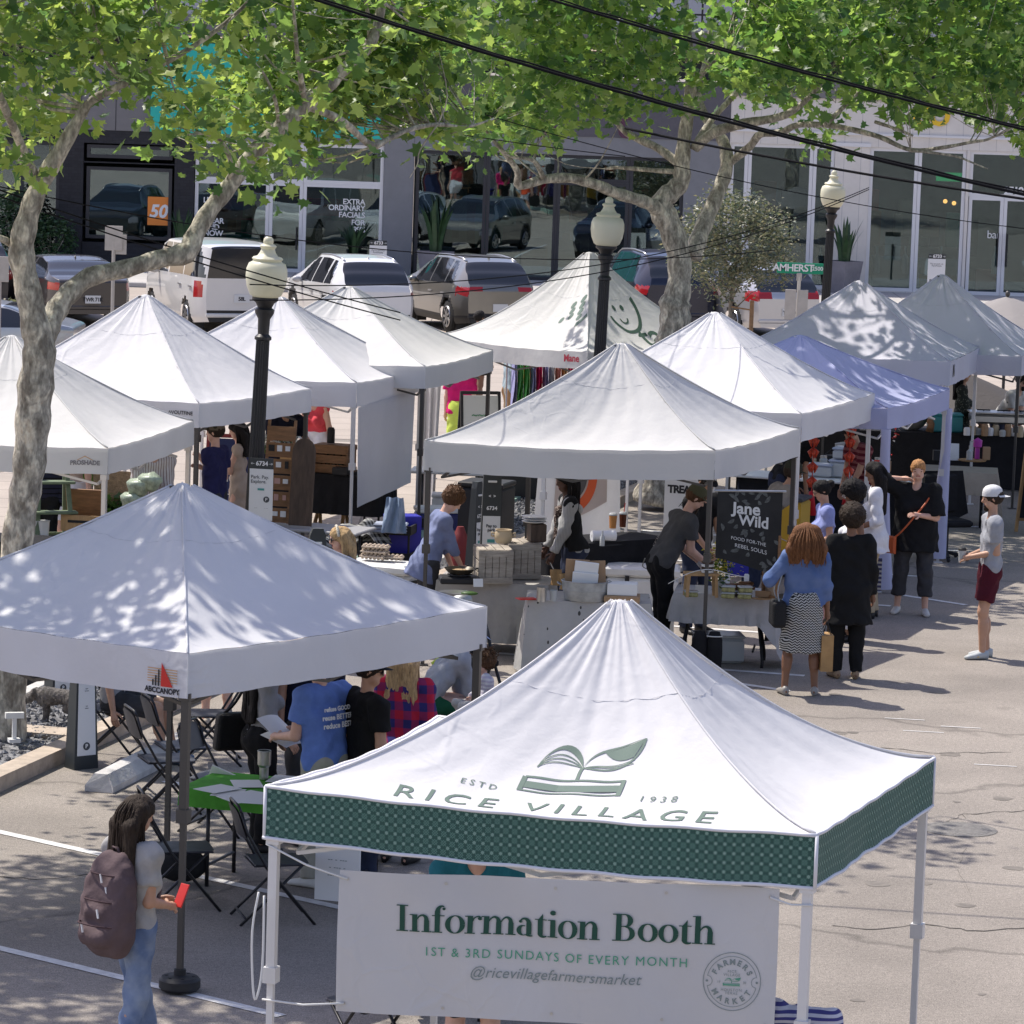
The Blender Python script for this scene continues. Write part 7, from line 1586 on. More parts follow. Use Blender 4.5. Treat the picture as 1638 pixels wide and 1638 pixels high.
Ys=77.;p0=GY(1272,560,Ys);root=th('street_sign','green AMHERST 2500 street name sign on a metal pole','street sign',(p0[0],Ys,0));b=MB();zt2=GY(1275,443,Ys)[2];b.cyl((0,0,0),(.02,0,zt2),.035,n=10);b.build('pole',m_steel,root)
b=MB();zc=GY(1275,429,Ys)[2];b.box((.03,0,zc),(.92,.02,.215),bev=.008);b.build('blade',m_sgreen,root);b=MB();b.box((.02,0,zc-.17),(.1,.06,.16),bev=.01);b.build('bracket',m_sback,root)
lettering('lettering','AMHERST',.20,m_wlet,root,M=frame((-.10,-.014,zc),(1,0,0),(0,0,1)),fat=.004,spacing=.92);lettering('lettering','2500',.11,m_wlet,root,M=frame((.375,-.014,zc),(1,0,0),(0,0,1)),fat=.002)
b=MB();z2=GY(1265,487,Ys)[2]
for s in(-1,1):b.box((s*.12-.02,-.05,z2),(.22,.012,.60),rz=s*.25,bev=.004)
b.build('side_sign',m_sback,root)
def sign_back(label,px,pb,Y,W_,H_,pt,second=None):
 p=GY(px,pb,Y);r=th('traffic_sign',label,'traffic sign',(p[0],Y,0));zt=GY(px,pt,Y)[2];b=MB();b.cyl((0,.02,0),(0,.02,zt-.02),.03,n=8);b.build('pole',m_sback,r);b=MB();b.box((0,0,zt-H_/2),(W_,.012,H_),bev=.004);b.build('plate',m_sback,r)
 if second:b=MB();b.box((W_*.35,.03,zt-H_*.75),(W_*.75,.012,H_*.8),bev=.004);b.build('plate',m_sback,r)
sign_back('bare metal back of a traffic sign left of the white van',177,620,66,.30,.42,361,True)
sign_back('pale traffic sign back at the very left edge',-4,640,64,.3,.42,410)
def wheel_stop(label,a,c_):
 a,c_=np.array(a),np.array(c_);L_=np.linalg.norm((c_-a)[:2]);rz=math.atan2(c_[1]-a[1],c_[0]-a[0]);b=MB();pr=[(-.125,0),(.125,0),(.125,.05),(.06,.15),(-.06,.15),(-.125,.05)];P=[(x,y,z)for x in(0,L_)for y,z in pr]
 P=[(x+(.04 if x==0 else-.04)*(z>.1),y,z)for x,y,z in P]
 b.add(P,[(5,4,3,2,1,0),(6,7,8,9,10,11)]+[(i,(i+1)%6,(i+1)%6+6,i+6)for i in range(6)]);one(b,'wheel_stop',m_cwhite,label,'wheel stop',(a[0],a[1],.003),rz,'concrete wheel stops')
wheel_stop('pale concrete wheel stop beneath the overlapping folding chairs',G(158,1268),G(300,1195));wheel_stop('pale concrete wheel stop beyond the planted strip at the left edge',G(15,1142),G(118,1092));wheel_stop('grey concrete wheel stop in shade behind the cook',G(690,918),G(760,878))
wheel_stop('concrete wheel stop left of the chalkboard stall legs',G(1010,965),G(1075,930))
b=MB();b.M=Matrix.Translation((0,0,.3))@Matrix.Rotation(rad(90),4,'Y');b.lathe([(.14,-.06),(.29,-.085),(.30,0),(.29,.085),(.14,.06)],n=28);p=G(45,1104);one(b,'spare_wheel',m_tyre,'black wheel just beyond the far wheel stop at the left edge','wheel',(p[0],p[1],0),rad(70),smooth=.6)
def dog(label,c,rz):
 r=th('dog',label,'dog',c,rz);v=Vox((-.25,-.6,-.01),(.25,.55,.62),.012)
 v.cap((0,-.20,.36),(0,.18,.37),.105,.115,.06);v.cap((0,.12,.34),(0,.2,.30),.11,.09,.06);v.cap((0,.2,.40),(0,.32,.40),.075,.06,.05);v.cap((0,.34,.37),(0,.40,.33),.075,.065,.04);v.cap((0,.42,.30),(0,.50,.25),.045,.035,.04)
 for s in(-1,1):
  v.cap((s*.055,.33,.44),(s*.09,.36,.36),.028,.018,.02)
  v.cap((s*.065,.17,.30),(s*.065,.16,.14),.042,.027,.03);v.cap((s*.065,.16,.14),(s*.065,.18,.02),.026,.026,.02);v.cap((s*.065,.18,.022),(s*.065,.21,.02),.028,.022,.02)
  v.cap((s*.07,-.19,.33),(s*.075,-.13,.2),.07,.042,.03);v.cap((s*.075,-.13,.2),(s*.075,-.25,.12),.036,.024,.02);v.cap((s*.075,-.25,.12),(s*.075,-.22,.02),.023,.024,.02);v.cap((s*.075,-.22,.022),(s*.075,-.19,.02),.027,.022,.02)
 v.cap((0,-.28,.40),(0,-.37,.50),.03,.018,.03)
 X,Y,Z=np.meshgrid(*v.ax,indexing='ij');v.D+=(.007*np.sin(X*95+3*np.sin(Z*40))*np.sin(Y*88+2*np.sin(X*50))*np.sin(Z*80)).astype(np.float32);V,F=v.mesh()
 mesh_np('body',V,F,mat('grey dog fur',(.16,.145,.135),.9,var=.5,vs=16,bump=1.,bs=80),r)
 b=MB();rr=random.Random(2)
 for i in range(420):
  k=rr.randrange(len(V));p=V[k];L_=.05 if p[1]<.3 else .08;e=p+np.array([(p[0])*.35,-.02,-L_*rr.uniform(.4,1)]);b.tube([p,e],[.004,.001],3,caps=False)
 b.build('coat_hair',mat('dark dog hair',(.10,.09,.085),.9),r)
 b=MB();b.ell((0,.52,.262),(.018,.014,.014),8,6);b.build('nose',m_black,r,9)
dog('shaggy grey dog sniffing the gravel bed with its head down',(*G(92,1172)[:2],.09),rad(78));bpy.data.objects['dog'].scale=(.66,)*3
b=MB();b.box((0,0,.10),(.10,.10,.03));b.box((0,0,.2),(.035,.035,.2));b.box((0,0,.32),(.16,.05,.05));p=G(22,1215);one(b,'tree_bracket',m_plast,'white post foot standing on the gravel by the leaning trunk','post',(p[0],p[1],.07),.3)
c=on(110,866,.75);table('black covered table of berry boxes under the left edge tent',(c[0],c[1]),rad(-12),1.9,.7,.74,m_black,m_black);drape('black cloth on the berry table',(c[0],c[1]),rad(-12),1.92,.72,.745,(.7,.7,.5,.7),m_blackcl,seed=9)
def ladder(label,c,rz,h=1.55):
 r=th('step_ladder',label,'ladder',c,rz);m=mat('sage painted wood',(.13,.17,.10),.7,var=.2,vs=8)
 for q,nm in((-1,'front_frame'),(1,'rear_frame')):
  b=MB()
  for s in(-1,1):b.bar((s*.24,q*.38,0),(s*.15,q*.03,h),.05,.035,up=(0,1,0))
  if q>0:b.bar((-.2,.2,h*.45),(.2,.2,h*.45),.03)
  b.build(nm,m,r)
 for k in range(4):z=h*(.2+.22*k);y=-.38+.35*z/h;w=.24-.09*z/h;b=MB();b.box((0,y-.02,z),(w*2+.14,.17,.03),bev=.005);b.build('tread',m,r)
 return r
p=on(82,915,.25);ladder('sage green wooden step ladder with white pots on its treads',(p[0],p[1]-.1,0),rad(18),1.5)
for k,(x,y,lab)in enumerate(((78,836,'rear white enamel pot on the sage ladder'),(94,838,'front white enamel pot on the sage ladder'))):
 q=on(x,y,.66);b=MB();b.lathe([(.055,0),(.065,.16),(.07,.17),(.06,.165),(.05,.01),(0,.01)],n=16);one(b,'enamel_pot',m_plast,lab,'pot',(q[0],p[1]-.32,.70),0,'white pots on the ladder',.6)
def herb(lab,c,n=110,s=.10,r=.14,h=.2,seed=1,name='herb_bunch',cat='herbs',m=None):
 rt=th(name,lab,cat,c);rr=np.random.default_rng(seed);P=rr.normal(0,1,(n,3))*np.array([r,r,h*.5])*.6+np.array([0,0,h*.75]);P[:,2]=np.maximum(P[:,2],.02);V,F=leaves(P,s,SLEAF if s<.08 else LEAF,STRI if s<.08 else LTRI,rng=rr);mesh_np('leaves',V,F,m or m_herb,rt,False)
 b=MB()
 for k in range(7):a=k*.9;b.tube([(0,0,0),(r*.3*math.cos(a),r*.3*math.sin(a),h*.5),(r*.6*math.cos(a),r*.6*math.sin(a),h)],.004,4)
 b.build('stem',m_herb,rt)
for k,(x,y,z,lab)in enumerate(((60,885,.45,'leafy greens hanging behind the sage ladder'),(112,893,.30,'bright leafy greens right of the sage ladder foot'),(85,900,.25,'low leafy greens between the ladder legs'),(180,825,.75,'green bunch beside the tent leg and berry basket'),(158,770,.95,'sprigs behind the woven basket back'))):
 q=on(x,y,z);herb(lab,(q[0],q[1]-.05,max(0.01,z-.1)),120,.13,.17,.24,k+2)
q=on(132,850,.757);r=th('wooden_box','open lidded pine box with a slot on the berry table','box',(q[0],q[1]+.12,.757),rad(-8));b=MB()
b.box((0,-.13,.09),(.46,.02,.18));b.box((0,.13,.06),(.46,.02,.12));b.box((-.22,0,.075),(.02,.24,.15));b.box((.22,0,.075),(.02,.24,.15));b.box((0,0,.01),(.42,.24,.02));b.build('body',m_pine,r)
b=MB();b.M=Matrix.Translation((0,.15,.13))@Matrix.Rotation(rad(18),4,'X');b.box((0,0,.17),(.46,.018,.34));b.build('lid',m_bwood,r);b=MB();b.box((0,-.142,.11),(.3,.006,.03));b.build('slot',m_black,r)
m_mint=mat('mint pulp',(.14,.48,.38),.8)
for k,(x,y,z,lab)in enumerate(((144,815,.90,'mint berry punnet in the open pine box'),(166,840,.79,'mint berry punnet in the round basket'))):
 q=on(x,y,z);b=MB();b.add([(sx*w,sy*w*.8,zz)for zz,w in((0,.055),(.085,.075))for sx,sy in((-1,-1),(1,-1),(1,1),(-1,1))],[(3,2,1,0)]+[(i,(i+1)%4,(i+1)%4+4,i+4)for i in range(4)]);o=one(b,'punnet',m_mint,lab,'punnet',(q[0],q[1]+.05,z-.02),.2,'mint punnets');b=MB()
 for i in range(9):b.ell(((i%3-1)*.035,(i//3-1)*.03,.08),(.02,.02,.02),8,6)
 b.build('berry',mat('red berries',(.35,.02,.02),.3),o,9)
q=on(170,850,.757);b=MB();b.lathe([(.10,0),(.14,.06),(.16,.13),(.15,.13),(.13,.06),(0,.02)],n=24);one(b,'basket',mat('wicker',(.26,.16,.08),.8,var=.4,vs=40,bump=1.,bs=60),'round wicker basket by the tent leg on the berry table','basket',(q[0],q[1]+.1,.757),smooth=.6)
q=on(183,795,1.0);b=MB();b.grid(lambda u,v:((u-.5)*(.5+.1*v),.08*math.cos((u-.5)*3),v*.5),12,8);b.grid(lambda u,v:((.5-u)*(.5+.1*v),.08*math.cos((u-.5)*3)+.02,v*.5),12,8);one(b,'woven_panel',mat('pale woven reed',(.38,.26,.15),.85,var=.3,vs=30,bump=1.,bs=50),'pale woven basket back standing behind the tent leg','basket',(q[0],q[1]+.3,.757),rad(-10))
for k,(x,y,z,lab)in enumerate(((222,778,1.12,'upper left clear bag of greens held by the striped shirt person'),(240,770,1.16,'upper right clear bag of greens held by the striped shirt person'),(212,800,.95,'lower clear bag of greens by the striped shirt person'))):
 q=GY(x,y,43.9);b=MB();b.ell((0,0,0),(.14,.12,.11),12,8);V_=b.V[0];b.V[0]=V_*(1+.10*np.sin(V_*47).sum(1))[:,None];one(b,'produce_bag',mat('bagged greens',(.30,.36,.27),.3,var=.5,vs=12,bump=.8,bs=20),lab,'bag of greens',q,0,'clear bags of greens',9)
q=on(470,855,.62);TB=(q[0]+.05,45.2);table('grey topped table under the plank display',TB,AX,1.6,.7,.62,mat('grey laminate',(.30,.30,.31),.5),m_cframe)
r=th('plank_display','tall brown plank display of small cards in the middle left stall','display',(GY(444,780,45.2)[0],45.3,.64),rad(-14));b=MB()
for k in range(6):b.box((0,.03*k-.08,.09+k*.19),(.34,.02,.17))
for s in(-1,1):b.bar((s*.16,-.1,0),(s*.16,.12,1.2),.03)
b.build('plank',m_bwood,r);b=MB();r_=random.Random(8)
for k in range(5):
 for i in range(3):b.cur=r_.randrange(3);x=-.1+i*.1;z=.14+k*.19;b.box((x,.03*k-.098,z-.03),(r_.uniform(.04,.075),.008,r_.uniform(.05,.09)))
b.build('card',[m_paper,mat('pink card',(.5,.3,.26),.7),m_black],r)
r=th('deck_board','dark round topped board leaning beside the plank display','board',(GY(483,780,45.2)[0],45.0,.64),rad(-14));b=MB();P_=[(-.14,0),(.14,0)]+[(.14*math.cos(a),.86+.17*math.sin(a))for a in np.linspace(0,math.pi,12)];b.M=Matrix.Rotation(rad(84),4,'X');b.prism(P_,-.012,.012);b.build('board',m_dwood,r)
for px,py,lab in((425,693,'left white blossom pot above the plank display'),(452,690,'white blossom pot in the middle above the plank display'),(468,697,'right white blossom sprig above the plank display')):
 q=GY(px,py+12,45.6);herb(lab,(q[0],45.6,q[2]-.16),60,.07,.10,.2,int(px),'flower_pot','flowers',mat('white petals',(.6,.6,.52),.7))
q=on(500,770,.85);TK=(q[0]+.15,49.4);table('black table behind the wooden stool',TK,AX,1.5,.7,.80,m_black,m_black);drape('black cloth on the table behind the wooden stool',TK,AX,1.52,.72,.805,(.5,.5,.5,.5),m_blackcl,seed=4)
q=GY(534,738,49.2);crate('upright brown slatted crate of bottles under the tent with the hung cloth',(q[0],49.3,.812),AX,(.46,.34,.36),m_bwood,3)
for k,(dx,lab)in enumerate(((-.08,'left dark bottle in the upright crate'),(.0,'middle dark bottle in the upright crate'),(.09,'right dark bottle in the upright crate'))):b=MB();bottle_mb(b,(0,0,0),.26,.035);one(b,'bottle',mat('dark green bottle',(.02,.035,.02),.2),lab,'bottle',(q[0]+dx,49.25,.83),0,'bottles in the crate',.6)
b=MB();b.lathe([(.05,0),(.05,.17),(.035,.2),(0,.2)],n=14);one(b,'speaker',m_black,'black cylinder speaker on top of the upright crate','speaker',(q[0]-.05,49.3,1.185),smooth=.6)
q=GY(468,745,49.0);b=MB();b.box((0,0,.13),(.30,.16,.26),bev=.01);one(b,'paper_bag',mat('kraft paper',(.40,.24,.10),.8,var=.2,vs=5,bump=.5,bs=12),'brown paper bag left of the upright crate','paper bag',(q[0],49.1,.812),AX)
q=GY(562,735,49.1);lbox('small black box right of the upright crate','box','black_box',m_black,(q[0]-.12,49.0,.812),(.2,.14,.1),AX)
r=th('stool_table','round topped folding wooden stool before the black table','stool',(*G(530,850)[:2],0),rad(15));b=MB();b.lathe([(.0,.60),(.26,.60),(.27,.61),(.27,.63),(0,.635)],n=28);b.build('top',m_pine,r,.5)
for s in(-1,1):
 for q2 in(-1,1):b=MB();b.bar((s*.19,q2*.24,0),(s*.14,-q2*.18,.6),.045,.025);b.build('leg',m_pine,r)
q=on(537,770,.66);b=MB();b.ell((0,0,.07),(.12,.09,.08),12,8);b.tube([(-.1,0,.08),(-.12,0,.2),(.0,0,.26),(.12,0,.2),(.1,0,.08)],.012,6);one(b,'handbag',mat('tan leather',(.22,.12,.04),.6),'tan leather handbag on the round stool','handbag',(*G(530,850)[:2],.637),smooth=9)
b=MB();bottle_mb(b,(0,0,0),.36,.05);one(b,'flask',mat('olive flask',(.06,.075,.05),.5),'olive green flask standing behind the handbag on the stool','flask',(G(530,850)[0]+.13,G(530,850)[1]+.1,.637),smooth=.6)
HC=[plane_hit(x,y,gF.C[1]+np.array([0,-.02,0]),(nrm(gF.C[2]-gF.C[1])[1],-nrm(gF.C[2]-gF.C[1])[0],0))for x,y in((573,652),(664,625),(657,772),(571,812))]
def hang(label,name,Q,m,wav=.02,nu=24,nv=16,cat='cloth'):
 b=MB();Q=[np.array(q)for q in Q]
 def f(u,v,o=0):a=Q[0]+(Q[1]-Q[0])*u;c_=Q[3]+(Q[2]-Q[3])*u;q=a+(c_-a)*v;return q+np.array([.3,-1,0])*(wav*math.sin(u*17+2*v)*(.2+v)+o)
 b.grid(lambda u,v:f(u,v),nu,nv);b.grid(lambda u,v:f(1-u,v,-.004),nu,nv);return one(b,name,m,label,cat,(0,0,0),smooth=9)
hang('plain white sheet hung along the side of the middle left tent','hung_sheet',HC,tent_fabric('thin white sheet',(.70,.70,.72),.35),.008)
q0=GY(682,625,52.2);hang('white drape gathered beside the hung sheet','drape',[GY(676,618,52.2),GY(706,612,52.0),GY(694,838,52.0),GY(672,850,52.2)],m_tw,.05)
q=on(735,760,.75);table('pale table with a laptop under the tent behind the hung cloth',(q[0]-.1,50.6),AX*.3,1.1,.6,.75,m_plast,m_cframe)
p=GY(742,680+60,50.7);b=MB();b.box((0,0,.012),(.34,.24,.02));b.M=Matrix.Translation((0,.12,.02))@Matrix.Rotation(rad(70),4,'X');b.box((0,.1,0),(.34,.22,.01));one(b,'laptop',m_black,'black laptop on the pale table','laptop',(p[0],50.7,.757),rad(160))
p=G(725,812);lbox('white storage box under the pale laptop table','box','storage_box',m_plast,(p[0],50.8,.01),(.5,.35,.36),0,.02,.04)
p=G(738,850);lbox('white cooler with navy body by the table leg','cooler','chest_cooler',m_navy,(p[0]-.3,49.3,.0),(.55,.35,.34),.2,.02,.07,lidm=m_plast)
p=GY(813,780,50.5);lbox('tall black bin behind the facing parking post','bin','wheeled_bin',m_black,(p[0]-.25,46.2,.05),(.55,.5,1.0),AX,.03,.06);p=GY(700,880,44.6);b=MB();b.lathe([(.12,0),(.12,.5),(.07,.58),(.04,.66),(0,.66)],n=16);one(b,'gas_cylinder',mat('dark red steel',(.16,.015,.015),.5),'dark red gas cylinder behind the cook','gas cylinder',(p[0]+.25,45.2,.01),smooth=.6)
p=GY(870,770,53);lbox('large black equipment case at the back between the tents','case','equipment_case',m_black,(p[0]-.35,53.5,.01),(1.1,.6,.95),-.2,.02)
def check_pat(t,L,tc,co,col):
 s=_n(t,'ShaderNodeSeparateXYZ');L(tc.outputs['Object'],s.inputs[0]);a=_math(t,L,'LESS_THAN',_math(t,L,'FRACT',_math(t,L,'MULTIPLY',_math(t,L,'ADD',s.outputs[0],s.outputs[1]),14)),.5);c_=_math(t,L,'LESS_THAN',_math(t,L,'FRACT',_math(t,L,'MULTIPLY',s.outputs[2],14)),.5)
 return _mixc(t,L,_math(t,L,'MULTIPLY',_math(t,L,'ADD',a,c_),.5),(.015,.015,.016),(.38,.38,.36))
p=on(568,845,.5);b=MB();b.grid(lambda u,v:((u-.5)*.8,(v-.5)*.5+.05*math.sin(u*9),.62-.5*abs(v-.4)-.35*abs(u-.6)+.04*math.sin(u*14+v*9)),24,14);one(b,'checked_blanket',mat('black white check',(.2,.2,.2),.9,pat=check_pat),'black and white checked blanket thrown over a seat behind the egg cartons','blanket',(p[0],p[1],.02),.3,smooth=9)
p=on(568,845,.3);lbox('low black seat under the checked blanket','stool','foot_stool',m_black,(p[0],p[1],.01),(.6,.42,.26),.3)
for k,(px,py,lab)in enumerate(((622,850,'front black utility trolley with folded towels behind the coolers'),(662,838,'rear black utility trolley by the grey drape'))):
 p=on(px,py,.45);r=th('utility_trolley',lab,'trolley',(p[0],p[1],0),-.2,'black trolleys');
 for z in(.12,.45):b=MB();b.box((0,0,z),(.62,.4,.03));b.box((0,-.2,z+.05),(.62,.02,.1));b.box((-.31,0,z+.05),(.02,.4,.1));b.box((.31,0,z+.05),(.02,.4,.1));b.build('tray',m_black,r)
 for x in(-.29,.29):
  for y in(-.18,.18):b=MB();b.cyl((x,y,0),(x,y,.5),.015,n=6);b.build('leg',m_black,r)
for k in range(3):p=on(625,850,.48);b=MB();b.box((0,0,.02),(.40,.26,.035),bev=.015);one(b,'towel',cloth('pale blue towel',(.33,.37,.46)),('lowest','middle','topmost')[k]+' folded pale blue towel on the front trolley','towel',(p[0],p[1],.47+k*.038),-.2+.06*k,'folded towels')
p=on(642,835,.6);lbox('blue open carton behind the towels','box','blue_carton',m_blueb,(p[0],p[1]+.4,.02),(.4,.3,.62),.3)
p=on(630,810,.9);b=MB();b.grid(lambda u,v:((u-.5)*(.20+.1*v),.06*math.sin(u*13+v*4),.95-v*.42),10,10);one(b,'shirt_hanging',cloth('pale denim',(.28,.36,.48)),'pale blue cloth hanging over the carton','garment',(p[0],p[1]+.3,.02),smooth=9)
def a_board(label,c,rz,W_,H_,lines,m=None,frame_m=m_bwood,tm=m_chalk):
 r=th('sandwich_board',label,'sandwich board',(c[0],c[1],0),rz);
 for q in(-1,1):
  Mq=Matrix.Translation((0,q*.22,0))@Matrix.Rotation(-q*-math.atan(.22/H_),4,'X');b=MB();b.M=Mq;b.box((0,0,H_*.55),(W_*.88,.012,H_*.8));b.build('board',m,r);b=MB();b.M=Mq
  for s in(-1,1):b.box((s*W_*.46,0,H_*.5),(.04,.03,H_))
  b.box((0,0,H_-.02),(W_*.88,.03,.045));b.box((0,0,H_*.14),(W_*.88,.03,.04));b.build('frame',frame_m,r)
  if q<0:
   for s,z,sz in lines:lettering('lettering',s,sz,tm,r,M=Mq@frame((0,-.012,z*H_),(1,0,0),(0,0,1)),fat=.002)
p=G(367,830);a_board('blue chalkboard sign with a red frame behind the navy shirted man',(GY(367,760,50)[0],50.0),-.1,.62,1.2,(('Free',.72,.15),('~ HOT',.52,.12),('~~~',.36,.14)),mat('blue chalkboard',(.02,.03,.10),.7),mat('red frame',(.22,.03,.03),.6))
p=on(1632,852,0);a_board('tall chalkboard sign in a pale wooden frame at the right edge',(p[0]+.35,p[1]),.3,.75,1.25,(('~ ~~',.8,.16),),mat('slate board',(.025,.027,.035),.7),m_pine)
a_board('white and green sandwich board behind the tents beside the tan shorts',(GY(768,640,57)[0],57.0),.25,.62,1.25,(('~~~',.72,.16),('--- --\n-- ---',.42,.1)),mat('white board',(.6,.62,.58),.6),mat('black frame',(.02,.02,.02),.5),mat('green print',(.08,.25,.12),.7))
p=GY(1090,790,46.8);r=th('standing_sign','narrow white standing sign behind the black capped man','sign',(p[0]+.1,46.8,0),rad(-14));b=MB();zt=GY(1105,766,46.8)[2];b.box((0,0,zt/2+.2),(.62,.02,zt-.4));b.build('panel',m_pwhite,r);lettering('lettering','TREAT YO',.13,m_ink,r,M=frame((0,-.014,zt-.14),(1,0,0),(0,0,1)),fat=.006,spacing=.85);lettering('lettering','Artisan',.09,m_ink,r,M=frame((0,-.014,zt-.32),(1,0,0),(0,0,1)),shear=.3)
b=MB();b.cyl((0,.05,.0),(0,.05,1),.02,n=6);b.box((0,.05,.01),(.5,.3,.02));b.build('foot',m_black,r)
c=on(1300,765,.75);table('white topped table under the tent with red charms',(c[0]+.1,c[1]+.2),AX,2.4,.75,.75,m_plast,m_cframe);b=MB();b.box((0,0,.36),(2.3,.02,.7));one(b,'table_skirt',m_blackcl,'black skirt along the table under the red charms','table skirt',(c[0]+.1,c[1]-.10,.005),AX)
for k,(px,py,d,lab)in enumerate(((1352,752,(.52,.34,.2),'lower large clear bin on the white table'),(1352,722,(.44,.3,.12),'upper clear bin stacked on the large one'),(1310,758,(.34,.26,.14),'small clear bin left of the large ones behind the red charm'))):q=on(px,py,.757 if k!=1 else .99);lbox(lab,'bin','storage_bin',m_clear,(on(1352,752,.757)[0]if k==1 else q[0],c[1]+.25,.757 if k!=1 else 1.0),d,AX,.02,.03,'storage bins',mat('pale blue lid',(.40,.43,.52),.5))
q=GY(1372,705,52.3);r=th('steel_pot','ribbed steel pot behind the clear bins','pot',(q[0]-.1,52.6,.757));b=MB();b.lathe([(.16,0),(.18,.03),(.18,.3),(.185,.31),(.1,.33),(0,.33)],n=24);b.build('body',m_galv,r,.5)
q=GY(1332,718,52.5);b=MB();b.lathe([(.11,0),(.12,.12),(.1,.14),(0,.14)],n=16);b.tube([(-.1,0,.13),(0,0,.22),(.1,0,.13)],.008,6);one(b,'cash_tin',m_black,'black lidded tin with a wire handle behind the bins','tin',(q[0],52.7,.757),smooth=.6)
def charm(label,px,pt,Y):
 q=GY(px,pt,Y);r=th('hanging_charm',label,'charm',q,0,'red hanging charms');b=MB();b.cyl((0,0,.0),(0,0,-.9),.006,n=5);b.build('cord',m_red,r);rr=random.Random(int(px))
 for k,z in enumerate((-.06,-.20,-.38,-.56)):
  b=MB()
  for i in range(5):a=i*1.256+k;b.tube([(0,0,z+.05),(.05*math.cos(a),.05*math.sin(a),z),(.03*math.cos(a),.03*math.sin(a),z-.08)],[.012,.028,.004],6)
  b.build('pepper_cluster',mat('orange red charm',(.60,.07,.03),.4,var=.5,vs=40),r,9)
 b=MB();b.lathe([(0,-.68),(.03,-.69),(.035,-.74),(.07,-.98),(0,-.97)],n=12);b.build('tassel',mat('red silk tassel',(.55,.012,.03),.6),r,9)
charm('left red charm string with a tassel hung from the smooth white tent',1302,697,47.4);charm('right red charm string with a tassel nearer the white tent leg',1361,680,47.3)
q=on(1195,800,.6);lbox('bright yellow bin behind the chalkboard banner','bin','yellow_bin',m_yel,(q[0]+.1,47.0,.30),(.95,.5,.62),AX,.03,.05,lidm=mat('dark grey lid',(.06,.06,.065),.6));lbox('low table block under the yellow bin','box','crate_base',m_black,(q[0]+.1,47.0,.005),(.95,.5,.29),AX)
q=on(1440,690,.8);TR=(q[0]+1.0,57.6);table('long black table running across the back right stalls',TR,rad(-6),4.6,.8,.80,m_black,m_black);drape('long black cloth across the back right stalls',TR,rad(-6),4.62,.82,.805,(.78,.7,.5,.7),m_blackcl,seed=6)
zt=.815;b=MB();b.box((0,0,.13),(.36,.26,.26),bev=.02);q=GY(1510,700,57.6)
lbox('teal plastic bin on the long black table','bin','teal_bin',m_tealb,(q[0],57.6,zt),(.50,.34,.24),0,.02,.03);q=GY(1458,690,57.7);b=MB();b.ell((0,0,.2),(.24,.18,.22),14,8);one(b,'sack',cloth('grey burlap',(.26,.24,.21)),'grey brown sack on the long black table behind the blossoms','sack',(q[0],57.7,zt),smooth=9)
q=GY(1487,690,57.4);r=th('wood_rooster','carved brown wooden bird figure on the long black table','figure',(q[0],57.4,zt));b=MB();b.tube([(0,0,0),(.02,0,.12),(-.01,0,.24),(.01,0,.36),(.06,0,.42)],[.06,.05,.03,.022,.01],8);b.ell((0,0,.16),(.05,.04,.06),8,6);b.build('body',m_bwood,r,9);b=MB();b.add([(-.02,0,.38),(.10,0,.43),(-.02,.01,.46)],[(0,1,2)]);b.build('crest',m_bwood,r)
q=GY(1431,655,57.2);r=th('flower_garland','red and white blossom garland hung beside the lavender tent leg','garland',(q[0],56.9,q[2]));rr=np.random.default_rng(4);P_=rr.normal(0,1,(130,3))*np.array([.05,.05,.26])+np.array([0,0,.05]);V,F=leaves(P_[:70],.08,SLEAF,STRI,rng=rr);mesh_np('red_petals',V,F,m_red,r,False);V,F=leaves(P_[70:],.08,SLEAF,STRI,rng=rr);mesh_np('white_petals',V,F,mat('white petals',(.6,.6,.52),.7),r,False)
q=GY(1600,665,56.6);r=th('chafing_dish','long steel chafing dish in front of the vendor in sunglasses','chafing dish',(q[0]+.15,57.4,1.0));b=MB();b.box((0,0,.05),(1.0,.42,.14),bev=.03);b.box((0,0,.14),(1.04,.46,.025),bev=.008);b.build('pan',m_steel,r,.6)
b=MB()
for x in(-.46,.46):
 for y in(-.18,.18):b.cyl((x,y,-.185),(x,y,.0),.012,n=6)
b.build('stand',m_black,r);b=MB()
for x in(-.3,0,.25):b.bar((x-.1,0,.17),(x+.1,0,.17),.02);b.cyl((x,0,.155),(x,0,.18),.01,n=6)
b.build('handle',m_black,r)
for k in range(10):
 px=1548+k*9.5;q=GY(px,705+(k%3)*4,56.9);b=MB();hh=(.10,.14,.08,.16)[k%4];b.lathe([(.045,0),(.05,.02),(.05,hh),(.035,hh+.02),(0,hh+.02)],n=12)
 one(b,'jar',(m_paper,m_terra,m_clear,m_card)[k%4],'%s jar, %s from the left in the row before the chafing dish'%(('white','cream','clear','brown')[k%4],('first','second','third','fourth','fifth','sixth','seventh','eighth','ninth','tenth')[k]),'jar',(q[0],57.05+.07*(k%3),zt),0,'small jars before the chafing dish',.5)
c=on(1530,752,.75);table('table under the beige linen at the right',(c[0],c[1]+.1),rad(-8),1.1,.8,.745,m_black,m_black);drape('beige linen over the small right hand table with hand sanitiser',(c[0],c[1]+.1),rad(-8),1.12,.82,.75,(.30,.62,.3,.3),m_beige,flare=.1,seed=8)
b=MB();b.lathe([(.1,0),(.19,.01),(.2,.025),(.18,.02),(0,.01)],n=24);q=on(1555,738,.757);one(b,'round_tray',m_pine,'round wooden tray on the beige linen','tray',(q[0],q[1],.757),smooth=.6)
